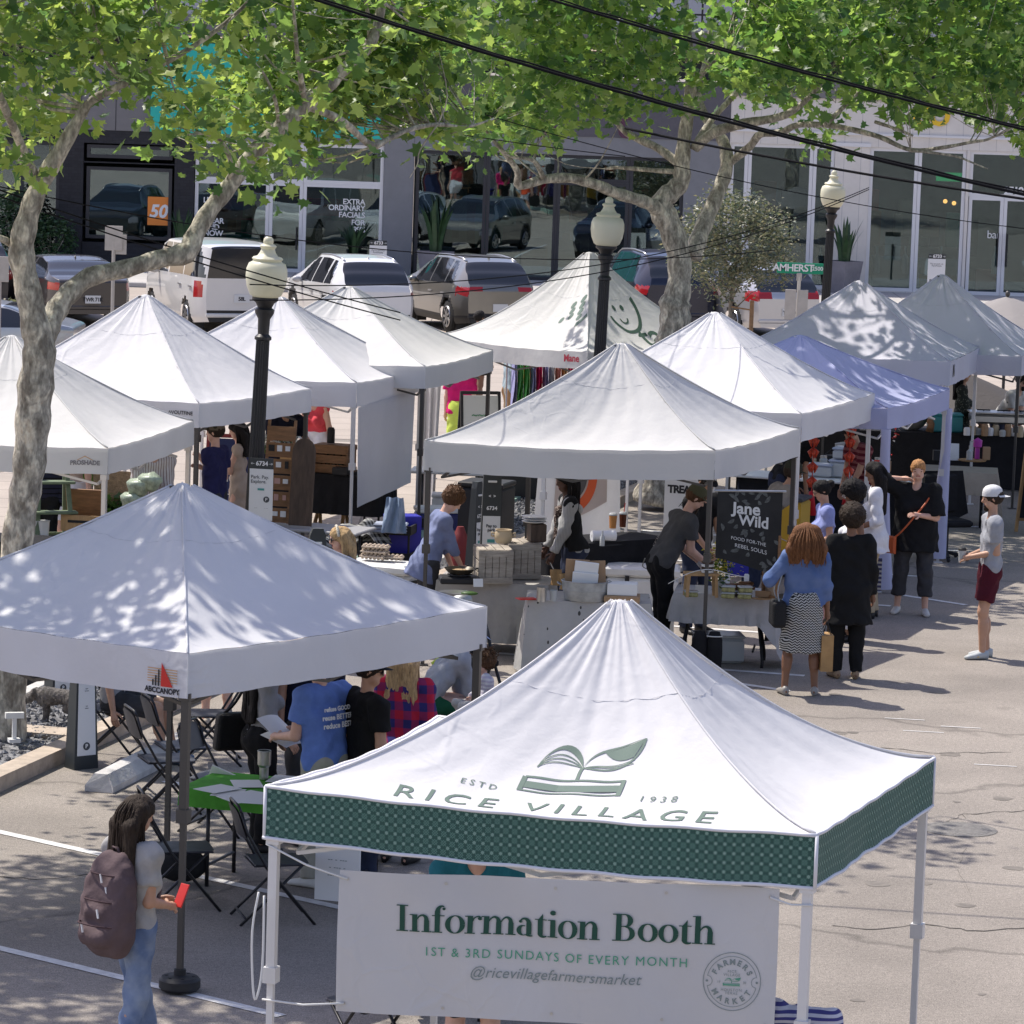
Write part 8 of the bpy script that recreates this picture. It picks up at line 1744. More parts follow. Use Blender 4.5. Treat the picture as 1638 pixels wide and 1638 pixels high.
b=MB();bottle_mb(b,(0,0,0),.20,.045);b.cyl((0,0,.2),(0,0,.26),.008,n=6);b.bar((0,0,.26),(.05,0,.25),.014);one(b,'sanitiser_bottle',m_clear,'clear pump bottle of hand sanitiser on the round tray','bottle',(q[0]-.04,q[1]-.02,.782),smooth=.6)
b=MB();b.box((0,0,.09),(.1,.08,.18),bev=.005);one(b,'napkin_box',m_card,'brown napkin holder right of the sanitiser','box',(q[0]+.2,q[1]+.05,.782));b=MB();b.lathe([(.035,0),(.035,.16),(.06,.17),(.065,.26),(0,.3)],n=12);one(b,'party_bottle',[mat('violet pink bottle',(.45,.05,.35),.4)],'dark bottle with a pink and violet top behind the sanitiser','bottle',(q[0]+.08,q[1]+.12,.782),smooth=.6)
b=MB();b.box((0,0,.07),(.2,.12,.14));one(b,'card_reader',m_black,'small dark card box at the left of the beige linen','box',(q[0]-.45,q[1]+.0,.757));b=MB();b.M=Matrix.Rotation(rad(-15),4,'X');b.box((0,0,.12),(.16,.006,.24));one(b,'price_card',m_paper,'white upright card beside the tent leg on the beige linen','card',(q[0]-.26,q[1]+.05,.757))
q=on(1520,870,.0);lbox('clear storage bin under the beige linen table','bin','storage_bin',m_clear,(q[0]-.1,52.6,.01),(.6,.4,.28),0,.03,.03,'storage bins')
for k,(i,lab)in enumerate(((1,'lavender cloth wrapped on the front leg of the low tinted tent'),(2,'lavender cloth wrapped on the right leg of the low tinted tent'))):
 q=gJ.C[i];b=MB();b.grid(lambda u,v:((.05+.10*(1-v)**2+.012*math.sin(u*25))*math.cos(u*6.283)-.09*(1-v)**2*(1 if k else-.2),(.05+.03*(1-v))*math.sin(u*6.283),.04+1.95*v if False else 1.97-1.9*(1-(1-v))),20,14,True);b.V[0][:,2]=1.97-b.V[0][:,2]+.05;one(b,'leg_wrap',tent_fabric('lavender voile',(.55,.56,.74),.3),lab,'cloth wrap',(q[0],q[1],0),smooth=9)
q=G(1512,895);r=th('desk_chair','black desk chair behind the woman in the black blouse','chair',(q[0],q[1],0),rad(200));b=MB()
for k in range(5):a=k*1.2566;b.bar((0,0,.1),(.28*math.cos(a),.28*math.sin(a),.05),.04);b.ell((.28*math.cos(a),.28*math.sin(a),.028),(.028,.028,.028),8,6)
b.cyl((0,0,.08),(0,0,.44),.03);b.build('base',m_black,r);b=MB();b.box((0,0,.48),(.5,.48,.09),bev=.03);b.build('seat',m_blackcl,r,.6);b=MB();b.box((0,-.25,.82),(.46,.08,.5),bev=.03);b.build('backrest',m_blackcl,r,.6)
b=MB();b.grid(lambda u,v:((u-.5)*(.55+.2*v),-.34-.05*math.sin(u*8)*v,1.1-v*(.55+.45*u)),16,12);o=one(b,'jacket',m_blackcl,'black jacket hanging off the desk chair back','jacket',(q[0]+.08,q[1],0),rad(200),smooth=9)
def umbrella(label,px,pt,Y,R_,m,hp=2.5):
 q=GY(px,pt,Y);r=th('market_umbrella',label,'umbrella',(q[0],Y,0),0,'market umbrellas');zt=q[2];b=MB();b.cyl((0,0,0),(0,0,zt),.03,n=8);b.lathe([(.25,0),(.25,.06),(0,.08)],n=16);b.build('pole',m_polek,r)
 b=MB();b.grid(lambda u,v:(R_*v*math.cos(6.283*u)*(1-.06*abs(math.sin(4*6.283*u/1))*v),R_*v*math.sin(6.283*u)*(1-.06*abs(math.sin(4*6.283*u))*v),zt-.05-.62*v**1.15),64,8,True);b.build('canopy',m,r,9);b=MB();b.ell((0,0,zt),(.05,.05,.06),8,6);b.build('finial',m_polek,r,9)
 b=MB()
 for k in range(8):a=k*.7854;b.bar((0,0,zt-.1),(R_*.97*math.cos(a),R_*.97*math.sin(a),zt-.68),.02)
 b.build('rib',m_polek,r)
umbrella('grey beige market umbrella at the right edge before the pale shop',1612,470,74,1.6,tent_fabric('taupe umbrella cloth',(.30,.28,.27)))
umbrella('dark taupe market umbrella glimpsed under the last tents',1530,586,66,1.5,tent_fabric('dark umbrella cloth',(.10,.09,.085)))
r=th('clothes_rack','long rail of bright hanging clothes under the broad logo tent','clothes rack',(GY(905,600,59)[0],59,0));b=MB();b.cyl((-.9,0,1.62),(1.1,0,1.62),.015)
for x in(-.9,1.1):b.cyl((x,0,0),(x,0,1.62),.015);b.box((x,0,.02),(.05,.5,.03))
b.build('rail',m_steel,r);rr=random.Random(12)
for k in range(20):
 cc=rr.choice([(.55,.02,.10),(.6,.25,.2),(.08,.07,.25),(.5,.5,.52),(.25,.02,.2),(.12,.4,.12),(.5,.3,.12),(.3,.3,.5)]);b=MB();x=-.8+k*.095;w=rr.uniform(.16,.22);L_=rr.uniform(.7,1.0);b.grid(lambda u,v:(x+.03*math.sin(v*4+u*6),(u-.5)*w*2*(.6+.4*min(1,v*4)),1.6-L_*v),8,8);b.grid(lambda u,v:(x+.035+.03*math.sin(v*4+u*6),(.5-u)*w*2*(.6+.4*min(1,v*4)),1.6-L_*v),8,8);b.build('garment',cloth('garment %.2f %.2f'%(cc[0],cc[1]),cc),r,9)
p=G(765,1095);r=th('stroller','black folded stroller behind the toddler','stroller',(GY(752,1060,36.2)[0],36.2,0),.5)
b=MB();b.tube(smooth_path([(-.25,-.3,.1),(-.25,.0,.5),(-.25,.3,.95),(0,.36,1.0),(.25,.3,.95),(.25,0,.5),(.25,-.3,.1)],[1]*7)[0],.016,8);b.tube([(-.25,.3,.1),(-.25,0,.5)],.016,8);b.tube([(.25,.3,.1),(.25,0,.5)],.016,8);b.build('frame',m_black,r,9)
b=MB();b.box((0,.02,.5),(.42,.4,.12),bev=.04);b.box((0,.2,.72),(.42,.1,.4),bev=.04);b.build('seat',m_blackcl,r,.6)
for x,y in((-.27,-.3),(.27,-.3),(-.27,.3),(.27,.3)):b=MB();b.tube([(x-.02,y,.11),(x+.02,y,.11)],.11,16);b.build('wheel',m_tyre,r,.6)
p=on(745,1120,.5);BXT=p;r=th('white_case','white box case with a black latch between the toddler and the man in green shorts','case',(p[0],p[1],.01),AX);b=MB();b.box((0,0,.24),(.62,.40,.48),bev=.01);b.build('body',m_paper,r)
b=MB();b.box((.02,-.206,.38),(.10,.02,.07),bev=.008);b.build('latch',m_black,r);b=MB();b.box((0,-.202,.10),(.62,.004,.012));b.build('stripe',m_red,r)
b=MB();b.box((0,0,.015),(.30,.22,.03));
for i in range(4):
 for j in range(3):b.lathe([(.022,.03),(.03,.05),(.02,.055),(0,.055)],(-.11+i*.073,-.07+j*.07,0),8)
one(b,'food_tray',mat('pink food tray',(.45,.30,.25),.7,var=.4,vs=30),'pink snack tray on the white box case','tray',(p[0]+.02,p[1],.495),AX);b=MB();b.ell((0,0,.05),(.1,.08,.06),12,8);one(b,'snack_bag',mat('orange wrapper',(.65,.25,.10),.4),'orange snack wrapper by the toddler on the white box case','wrapper',(p[0]+.05,p[1]+.13,.495),smooth=9)
for k,(x,y,z,lab)in enumerate(((1120,950,.757,'left white price card on the packed foods table'),(1205,958,.757,'right white price card by the tart tins and tubs'),(765,940,.757,'white price card before the camp stove'),(1010,950,.757,'small white card behind the white lidded box'))):
 q=on(x,y,z);b=MB();b.M=Matrix.Rotation(rad(-18),4,'X');b.box((0,0,.045),(.10,.004,.085));o=one(b,'price_card',m_paper,lab,'card',(q[0],q[1]+.04,z),.1*k,'price cards');lettering('lettering','$$',.05,m_ink,o,M=Matrix.Rotation(rad(-18),4,'X')@frame((0,-.004,.045),(1,0,0),(0,0,1)))if False else None
for k,(x,z0,m,lab)in enumerate(((1300,.757,m_terra,'cream jar at the left end of the white topped table'),(1318,.757,m_clear,'clear jar beside the cream one on the white topped table'),(1405,.757,m_red,'red jar right of the striped polo person'),(1420,.757,m_card,'brown jar at the right end of the white topped table'))):
 q=GY(x,745,52.0);r=th('jar',lab,'jar',(q[0],52.1,z0));b=MB();b.lathe([(.05,0),(.055,.02),(.055,.14),(.04,.16),(0,.16)],n=14);b.build('body',m,r,.5);b=MB();b.lathe([(.045,.161),(.045,.19),(0,.19)],n=14);b.build('lid',m_steel,r,.5)
for k,(x,y,lab)in enumerate(((905,945,'coiled brown bag behind the steel canister'),(890,938,'plain paper bag standing left of the zinc tub'))):
 q=on(x,y,.757);b=MB();b.grid(lambda u,v:((.06+.012*math.sin(u*19+v*5))*math.cos(u*6.283),(.045+.012*math.sin(u*23))*math.sin(u*6.283),v*.16),20,8,True);one(b,'paper_bag',mat('kraft paper',(.40,.24,.10),.8),lab,'paper bag',(q[0],q[1]+.1,.757),smooth=9)
b=MB();r_=random.Random(6)
for k in range(5):q=on(720+14*k,955+r_.uniform(-6,4),.757);
q=on(735,952,.757);b.ell((0,0,.02),(.09,.06,.02),12,6);one(b,'herb_pile',m_herb,'little heap of chopped greens on the cook table edge','herbs',(q[0]+.1,q[1]+.02,.757),smooth=9)
b=MB();b.tube(smooth_path([on(880,900,.78),on(905,948,.77),on(930,990,.5),on(925,1040,.1),on(900,1060,.02)],[1]*5,6)[0],.008,6);one(b,'power_cord',m_black,'black cord drooping from the crates between the two cook tables','cord',(0,0,0),smooth=9)
# ========== the people of the market
def hd(px,py,h):p=G(px,py,h);return(p[0],p[1])
def hips(px,Y):return(GY(px,1000,Y)[0],Y)
def hipx(px,py,z):p=G(px,py,z);return(p[0],p[1])
def foot(px,py):p=G(px,py);return(p[0],p[1])
tx=mat
def plaid_pat(t,L,tc,co,col):
 s=_n(t,'ShaderNodeSeparateXYZ');L(tc.outputs['Object'],s.inputs[0])
 def tri(x,k):return _math(t,L,'LESS_THAN',_math(t,L,'FRACT',_math(t,L,'MULTIPLY',x,k)),.5)
 u=_math(t,L,'ADD',s.outputs[0],_math(t,L,'MULTIPLY',s.outputs[1],.6));a=_mixc(t,L,tri(u,7.5),(.45,.02,.05),(.035,.03,.14));b_=_mixc(t,L,tri(s.outputs[2],7.5),(.45,.02,.05),(.035,.03,.14));return _mixc(t,L,.5,a,b_)
def chev_pat(t,L,tc,co,col):
 s=_n(t,'ShaderNodeSeparateXYZ');L(tc.outputs['Object'],s.inputs[0]);u=_math(t,L,'ABSOLUTE',_math(t,L,'SUBTRACT',_math(t,L,'FRACT',_math(t,L,'MULTIPLY',_math(t,L,'ADD',s.outputs[0],_math(t,L,'MULTIPLY',s.outputs[1],.7)),24)),.5));v=_math(t,L,'FRACT',_math(t,L,'ADD',_math(t,L,'MULTIPLY',s.outputs[2],38),_math(t,L,'MULTIPLY',u,1.4)))
 return _mixc(t,L,_math(t,L,'LESS_THAN',v,.52),(.45,.45,.43),(.02,.02,.022))
def speck_pat(c2,k=28,th_=.36):
 def f(t,L,tc,co,col):
  v=_n(t,'ShaderNodeTexVoronoi');v.inputs['Scale'].default_value=k;L(tc.outputs['Object'],v.inputs['Vector']);return _mixc(t,L,_math(t,L,'LESS_THAN',v.outputs['Distance'],th_),tuple(col),c2)
 return f
def denim_pat(c2):
 def f(t,L,tc,co,col):
  n=_n(t,'ShaderNodeTexNoise');n.inputs['Scale'].default_value=5;n.inputs['Detail'].default_value=6;L(tc.outputs['Object'],n.inputs['Vector']);r=_n(t,'ShaderNodeMapRange');r.inputs[1].default_value=.38;r.inputs[2].default_value=.66;L(n.outputs[0],r.inputs[0]);return _mixc(t,L,r.outputs[0],tuple(col),c2)
 return f
k_jean=cloth('washed denim',(.11,.16,.28),pat=denim_pat((.27,.33,.44)));k_djean=cloth('dark denim',(.025,.032,.06));k_black=cloth('black jersey',(.012,.012,.013));k_char=cloth('charcoal',(.045,.045,.05));k_grey=cloth('grey marl',(.26,.26,.27));k_white=cloth('white cotton',(.66,.66,.70));k_navy=cloth('navy cotton',(.022,.022,.075));k_dnavy=cloth('dark navy',(.012,.014,.028));k_khaki=cloth('khaki',(.42,.33,.22));k_blk=mat('black shoe',(.018,.018,.02),.5);k_wsh=mat('white shoe',(.6,.6,.58),.6);k_tansh=mat('tan sandal',(.3,.2,.12),.6)
D=dict
S_=('pants',k_djean)
def backpack(X):
 T,root,m=X['T'],X['root'],cloth('mauve nylon',(.105,.075,.08),.15);c0=T(0,-.2,.2);v=Vox(c0-.5,c0+.5,.011);fl=(X['fw'],.85)
 for z,w_,r_,y in((.42,.05,.08,-.15),(.34,.075,.10,-.17),(.24,.085,.115,-.185),(.13,.09,.12,-.20),(.02,.09,.12,-.205),(-.07,.08,.10,-.19)):v.cap(T(-w_,y,z),T(w_,y,z),r_,r_,.05,fl)
 v.cap(T(-.06,-.27,.13),T(.06,-.27,.13),.055,.055,.015);v.cap(T(-.07,-.29,-.02),T(.07,-.29,-.02),.07,.07,.015);v.folds(.005,1.2,3);V,F=v.mesh()
 r=th('backpack','mauve nylon backpack with white zip pulls on the woman in jeans','backpack',root.location[:],root.rotation_euler.z);mesh_np('bag',V,F,m,r)
 b=MB()
 for z,y in((.36,-.275),(.20,-.33),(.05,-.375)):b.tube(smooth_path([T(-.16,y+.10,z),T(-.08,y,z+.015),T(.08,y,z+.015),T(.16,y+.10,z)],[1]*4)[0],.006,5)
 b.build('seam',cloth('dark mauve',(.07,.045,.05)),r,9)
 for s in(-1,1):b=MB();b.tube(smooth_path([T(s*.1,-.10,.42),T(s*.105,.02,.455),T(s*.115,.11,.36),T(s*.13,.10,.18),T(s*.13,-.05,.04)],[1]*5)[0],.018,8);b.build('strap',m,r,9)
 b=MB();b.tube([T(-.03,-.12,.47),T(-.02,-.15,.53),T(.02,-.15,.53),T(.03,-.12,.47)],.009,6);b.build('handle',m,r,9);b=MB()
 for p in((.02,-.29,.38),(.06,-.28,.30),(.07,-.36,.17),(-.06,-.37,.06)):b.bar(T(*p),T(p[0]+.015,p[1],p[2]-.055),.009)
 b.build('zip_pull',m_wlet,r)
 b=MB();w=X['WR'][1]+X['fw']*.09;b.M=frame(w,X['rt'],X['up']*.8+X['fw']*.4);b.box((0,.05,0),(.075,.15,.01),bev=.003);o=th('phone','red cased phone held by the backpack woman','phone',root.location[:],root.rotation_euler.z);b.build('case',m_red,o)
person('woman with long dark hair, grey tee, jeans and a mauve backpack',hd(214,1287,1.64),318,1.64,1.05,True,'tan',('tee',cloth('pale grey tee',(.36,.35,.34)),.0),('pants',k_jean),k_wsh,('long','dark',.36),head=(-10,12),hands=D(R=(.10,.22,.12),L=(-.05,.27,.13)),feet=D(L=(-.11,.28),R=(.12,-.18)),extra=backpack,res=.011)
def sheet_held(X):
 r=th('paper','white printed sheets held by the blue t-shirt man','paper',X['root'].location[:],X['root'].rotation_euler.z);c_=(X['WR'][1]+X['WR'][-1])/2+X['fw']*.12
 for k,(dx,dz)in enumerate(((0,.03),(.05,-.06))):b=MB();b.M=frame(c_+X['rt']*dx+X['up']*dz,X['rt'],X['fw']*.8+X['up']*(.55-k*.3));b.grid(lambda u,v:((u-.5)*.22,(v-.5)*.29,.02*math.sin(u*3)),6,6);b.build('sheet',m_paper,r,9)
 T=X['T']
 for s,y,sz in(('refuse GOOD',.385,.045),('reuse BETTER',.325,.052),('reduce BEST',.265,.056)):
  lettering('print',s,sz,m_wlet,X['root'],fn=lambda a,c_:T(a*1.+.0,-.115-.035*math.cos(a*6)-.012*math.cos((y+c_-.325)*8),y+c_),sub=.03,fat=.002)
p=hipx(520,1222,.93);person('man in a light blue slogan tee reading white sheets',p,48,1.76,1.12,False,'fair',('tee',cloth('light blue tee',(.13,.22,.55)),-.08),('pants',cloth('pale khaki',(.36,.35,.30))),k_wsh,('short','brown'),lean=6,head=(20,25),hands=D(R=(.10,.34,.20),L=(-.14,.33,.18)),extra=sheet_held,res=.011)
def shoulderbag(lab,m,z=-.10,s=-1,chain=False,sz=(.30,.12,.22),name='handbag',fwd=-.02):
 def f(X):
  T=X['T'];r=th(name,lab,'handbag',X['root'].location[:],X['root'].rotation_euler.z);c_=T(s*.27,fwd,z);b=MB();b.M=frame(c_,X['fw'],X['up']);P=[(-sz[0]/2,-sz[2]/2),(sz[0]/2,-sz[2]/2),(sz[0]*.42,sz[2]/2),(-sz[0]*.42,sz[2]/2)];b.prism(P,-sz[1]/2,sz[1]/2);o=b.build('bag',m,r);bv=o.modifiers.new('round','BEVEL');bv.width=.035;bv.segments=3
  b=MB();b.tube(smooth_path([c_+X['fw']*sz[0]*.3+X['up']*sz[2]*.45,(c_+X['SHL'][s])/2+X['rt']*s*.07+X['fw']*.05,X['SHL'][s]+X['up']*.075-X['rt']*s*.03,(c_+X['SHL'][s])/2+X['rt']*s*.05-X['fw']*.06,c_-X['fw']*sz[0]*.3+X['up']*sz[2]*.45],[1]*5)[0],.007 if chain else .012,6);b.build('strap',m_galv if chain else m,r,9)
 return f
m_lea=mat('black leather',(.009,.009,.010),.6,bump=.3,bs=90,spec=.25)
p=hipx(418,1172,.93);person('woman in a grey top and black leggings with very long straight black hair',p,292,1.66,.95,True,'fair',('long',k_grey,.0),('leggings',k_black),k_blk,('long','black',.52),head=(0,5),hands=D(L=(-.17,.08,-.03),R=(.2,.16,.0)),elbow=D(L=(-1,-.3,0)),extra=shoulderbag('black quilted handbag under the arm of the long haired woman',m_lea,-.0,-1,False,(.34,.12,.30),fwd=-.14))
person('person in a dark navy top and grey trousers facing the blue t-shirt man',hipx(492,1160,.93),215,1.8,1.25,False,'tan',('tee',k_dnavy,-.08),('pants',cloth('slate grey',(.075,.075,.08))),k_blk,('short','dark'),head=(0,15))
person('person in black with a dark cap and sunglasses, seen from behind',hd(588,1060,1.70),300,1.70,1.2,False,'tan',('tee',k_black,-.10),('pants',k_djean),k_blk,('short','dark'),hat=('cap',k_black),glasses=('sun',m_black),head=(-25,5))
person('woman in a red and purple plaid shirt with pale blond hair',hipx(640,1190,.93),345,1.66,1.15,True,'fair',('long',cloth('plaid flannel',(.3,.1,.1),pat=plaid_pat),-.12,.17),('pants',k_jean),k_blk,('long','blond',.34),head=(-5,15),lean=8,hands=D(R=(.2,.22,.1),L=(-.2,.22,.1)))
person('bare armed person holding a phone up behind the plaid shirted woman',hd(606,1035,1.62),100,1.62,.95,True,'tan',('tank',cloth('teal tank',(.04,.12,.15)),-.05),('pants',k_char),k_blk,('tail','blond'),hands=D(L=(-.12,.3,.30),R=(.1,.3,.28)))
p=G(676,1125,.5);pw=person('seated man in a grey long sleeve top and green shorts bending to a toddler',(p[0],p[1]),285,1.78,1.05,False,'fair',('long',cloth('cool grey',(.31,.32,.36)),-.05),('shorts',cloth('pine green',(.015,.09,.045),pat=speck_pat((.3,.4,.35),9,.16)),.85),k_wsh,('short','brown'),lean=36,head=(-5,10),sit=.52,feet=D(L=(-.14,.42),R=(.14,.46)),hands=D(R=(.06,.50,.20),L=(-.1,.48,.16)),hat=('cap',cloth('pale blue cap',(.35,.40,.55))),glasses=('sun',m_black))
q=pw['root'].location;r=th('camp_stool','low folding stool under the man in green shorts','stool',(q[0],q[1],0),rad(285));b=MB();b.box((0,-.02,.405),(.38,.34,.03),bev=.01);b.build('seat',m_blackcl,r)
for s in(-1,1):
 for e in(-1,1):b=MB();b.bar((s*.17,e*.17,0),(s*.17,-e*.15,.4),.022);b.build('leg',m_cframe,r)
vst=MB();T=pw['T'];vst.tube(smooth_path([T(-.10,-.09,.30),T(-.11,-.02,.47),T(-.11,.08,.43),T(-.10,.125,.28)],[1]*4)[0],.028,8);vst.build('shoulder_strap',mat('lime strap',(.45,.55,.05),.6),pw['root'],9)
p=G(775,1058,.98);person('curly haired toddler in a striped top being fed',(p[0],p[1],.38),110,.86,1.15,False,'fair',('long',cloth('lilac stripes',(.42,.38,.46),pat=pat_stripes(2,.035,.5,(.55,.53,.56))),-.05),('pants',cloth('pale leggings',(.4,.38,.36))),k_wsh,('curly','brown'),sit=.20,feet=D(L=(-.06,.24),R=(.06,.26)),hands=D(L=(-.1,.2,.15),R=(.1,.2,.15)),res=.009)
r=th('child_seat','small pale seat holding the toddler','child seat',(p[0],p[1],0),rad(110));b=MB();b.box((0,-.02,.44),(.32,.30,.05),bev=.015);b.box((0,-.16,.60),(.30,.03,.26),bev=.01);b.build('seat',mat('cream plastic',(.55,.5,.45),.5),r)
for x in(-.14,.14):
 for y in(-.13,.11):b=MB();b.cyl((x,y,0),(x,y,.42),.014,n=6);b.build('leg',m_steel,r)
def hairband(X):
 b=MB();b.tube([X['Hd'](.092*math.cos(a),.035+.0*math.sin(a),.135+.112*math.sin(a))for a in np.linspace(.1,math.pi-.1,14)],.014,6);b.build('hair_band',cloth('cream dotted',(.6,.56,.48),pat=speck_pat((.15,.12,.1),60,.3)),X['root'],9)
person('blond woman in sunglasses and a cream hair band, denim shirt',hd(548,852,1.66),112,1.66,1.0,True,'fair',('long',cloth('blue denim shirt',(.06,.09,.22)),-.06),S_,k_blk,('long','blond',.28),glasses=('sun',m_black),head=(-10,6),hands=D(L=(-.2,.22,.0),R=(.2,.22,.0)),extra=hairband)
def tongs(X):
 r=th('spatula','dark spatula in the hand of the curly haired cook','spatula',X['root'].location[:],X['root'].rotation_euler.z);w=X['WR'][1]+X['fw']*.08;b=MB();b.bar(w-X['fw']*.02+X['up']*.03,w+X['fw']*.18-X['up']*.14,.016);b.bar(w+X['fw']*.18-X['up']*.14,w+X['fw']*.26-X['up']*.17,.06,.006);b.build('blade',m_black,r)
p=hips(680,40.2);person('cook with curly pinned up hair in a loose blue denim shirt',p,282,1.67,1.22,True,'fair',('long',cloth('chambray',(.17,.20,.33)),-.20,.20,.45),('leggings',k_char),k_blk,('curly','brown'),lean=17,head=(-5,28),hands=D(R=(.06,.40,.02),L=(-.16,.32,.0)),extra=tongs)
p=GY(684,815,40.6)
def hood(X):
 v=X['newv'](.012);T=X['T'];v.cap(T(-.08,-.09,.41),T(.08,-.09,.41),.055,.055,.03);v.cap(T(-.11,-.02,.45),T(-.06,.07,.40),.035,.03,.03);v.cap(T(.11,-.02,.45),T(.06,.07,.40),.035,.03,.03);V,F=v.mesh();mesh_np('hood',V,F,cloth('pale grey hood',(.40,.39,.37)),X['root'])
 v=X['newv']();X['torso'](v,.034);v.plane(T(0,0,-.02),-X['up']);v.carve(X['nb']+X['fw']*.07+X['up']*.02,(.075,.07,.10));v.folds(.004,1,5);V,F=v.mesh();mesh_np('vest',V,F,k_black,X['root'])
 v=X['newv'](.011);v.cap(T(0,.11,.40),T(-.01,.155,.12),.045,.05,.02);v.cap(T(-.05,.10,.42),T(.05,.10,.42),.045,.045,.02);v.folds(.006,1.5,2);V,F=v.mesh();mesh_np('scarf',V,F,cloth('spotted scarf',(.06,.04,.035),pat=speck_pat((.5,.42,.36),55,.33)),X['root'])
p=hips(912,41.6);person('woman with dreadlocks in a black vest over ribbed grey sleeves',p,97,1.72,1.3,True,'dark',('long',cloth('ribbed grey knit',(.30,.30,.30),pat=pat_stripes(1,.016,.4,(.40,.40,.39))),-.06),('pants',k_djean),k_blk,('dreads','black'),lean=8,head=(8,4),hands=D(L=(-.16,.28,-.12),R=(.05,.32,-.06)),extra=hood)
def chain(X):
 T=X['T'];b=MB();b.tube(smooth_path([T(-.13,.06,-.04),T(-.19,.0,-.11),T(-.19,-.08,-.12),T(-.13,-.12,-.04)],[1]*4)[0],.006,5);b.build('wallet_chain',m_steel,X['root'],9)
 lettering('print','WILD',.10,mat('faded print',(.28,.25,.23),.8),X['root'],fn=lambda a,c_:T(c_*.6-.05,-.135,.2-a*.8),sub=.04)
 for s in(-1,1):b=MB();w=X['WR'][s];e=nrm(w-X['EL'][s]);b.tube([w-e*.02,w+e*.05,w+e*.09],[.035,.042,.035],8);b.build('glove',mat('white glove',(.6,.55,.55),.6),X['root'],9)
p=foot(1052,1046);person('bearded man in a charcoal tee and olive cap leaning over the food table',p,288,1.80,1.22,False,'fair',('tee',cloth('charcoal tee',(.075,.075,.078)),-.06),('pants',k_black),k_blk,('short','brown'),hat=('cap',cloth('olive cap',(.085,.085,.05)),1),beard=('dark',.05),lean=27,head=(-8,14),hands=D(R=(.10,.40,.20),L=(-.06,.40,.18)),extra=chain)
person('man in a black cap and black printed tee behind the bearded man',foot(1108,1012),222,1.76,1.0,False,'tan',('tee',k_black,-.06),('pants',k_djean),k_blk,('short','dark'),hat=('cap',k_black,1,'SX'),lean=8,head=(-12,18),hands=D(R=(.14,.3,.05),L=(-.1,.32,.05)))
def leanx(X):
 for s in(-1,1):
  v=X['newv'](.012);v.cap(X['EL'][s]-nrm(X['EL'][s]-X['SHL'][s])*.05,X['WR'][s],.052,.042,.02);V,F=v.mesh();mesh_np('arm_sleeve',V,F,k_black,X['root'])
 r=th('paper','white sheet in the hand of the leaning man in a grey shirt','paper',X['root'].location[:],X['root'].rotation_euler.z);b=MB();b.M=frame(X['WR'][1]+X['fw']*.1,X['rt'],X['fw']+X['up']*.5);b.box((0,0,0),(.15,.22,.003));b.build('sheet',m_paper,r)
p=hips(1196,44.4);person('man in a grey shirt and dark cap leaning far over towards the queue',p,290,1.78,1.05,False,'tan',('tee',cloth('warm grey shirt',(.26,.24,.22)),-.05),S_,k_blk,('short','dark'),hat=('cap',cloth('dark olive cap',(.04,.042,.03))),lean=50,head=(-5,-18),hands=D(R=(.1,.25,.10),L=(-.1,.3,.12)),glasses=('clear',m_black),extra=leanx)
person('person in black reaching across the table by the yellow bin',hips(1240,49),300,1.75,1.05,False,'tan',('tee',k_black,-.06),S_,k_blk,('short','dark'),lean=30,hands=D(R=(.1,.36,.0),L=(-.1,.36,.0)))
def bag15(X):
 shoulderbag('black chain strapped leather handbag on the shoulder of the denim jacket woman',m_lea,-.08,-1,True,(.34,.14,.26),fwd=-.05)(X)
 paperbag('brown paper shopping bag hanging by the patterned skirt',X,1)
def paperbag(lab,X,s,m=None,sz=(.26,.12,.36),name='shopping_bag',stripes=False):
 r=th(name,lab,'bag',X['root'].location[:],X['root'].rotation_euler.z);w=X['WR'][s]+np.array([0,0,-.10]);c_=w-np.array([0,0,.13+sz[2]/2]);b=MB();b.M=frame(c_,X['fw'],(0,0,1));b.box((0,0,0),(sz[0],sz[2],sz[1]));b.build('bag',m or mat('kraft paper',(.40,.24,.10),.8),r)
 for q in(-1,1):b=MB();b.tube([c_+X['fw']*.07+np.array([0,0,sz[2]/2])+X['rt']*q*.04,w+X['fw']*.03,w-X['fw']*.03,c_-X['fw']*.07+np.array([0,0,sz[2]/2])+X['rt']*q*.04],.006,5);b.build('handle',m_black,r,9)
 return r
p=foot(1279,1112);person('woman in a denim jacket and patterned skirt with loose auburn hair',p,4,1.66,1.18,True,'brown',('long',cloth('denim jacket',(.07,.12,.27),pat=denim_pat((.12,.17,.32))),-.0,.17,.55),('skirt',cloth('chevron skirt',(.2,.2,.2),pat=chev_pat),.45,.205),mat('silver flat shoe',(.30,.28,.26),.4),('mass','auburn'),hands=D(L=(-.22,.12,.40),R=(.26,.05,-.10)),elbow=D(L=(-.8,-.2,-1)),feet=D(L=(-.16,.0),R=(.15,.0)),extra=bag15)
person('woman in a long black cardigan with a round dark afro',foot(1352,1085),8,1.70,1.25,True,'brown',('long',k_black,-.36,.21),('leggings',k_black),k_tansh,('afro','dark'),hands=D(L=(-.27,.05,-.1),R=(.27,.05,-.12)))
person('young woman in glasses and a pale blue tee in the queue',hd(1322,776,1.60),96,1.60,1.0,True,'tan',('tee',cloth('periwinkle tee',(.27,.31,.58)),-.05),('pants',cloth('pink leggings',(.45,.25,.25))),k_wsh,('bun','black'),glasses=('clear',m_black),head=(0,18),hands=D(R=(.18,.2,.08),L=(-.2,.18,.04)))
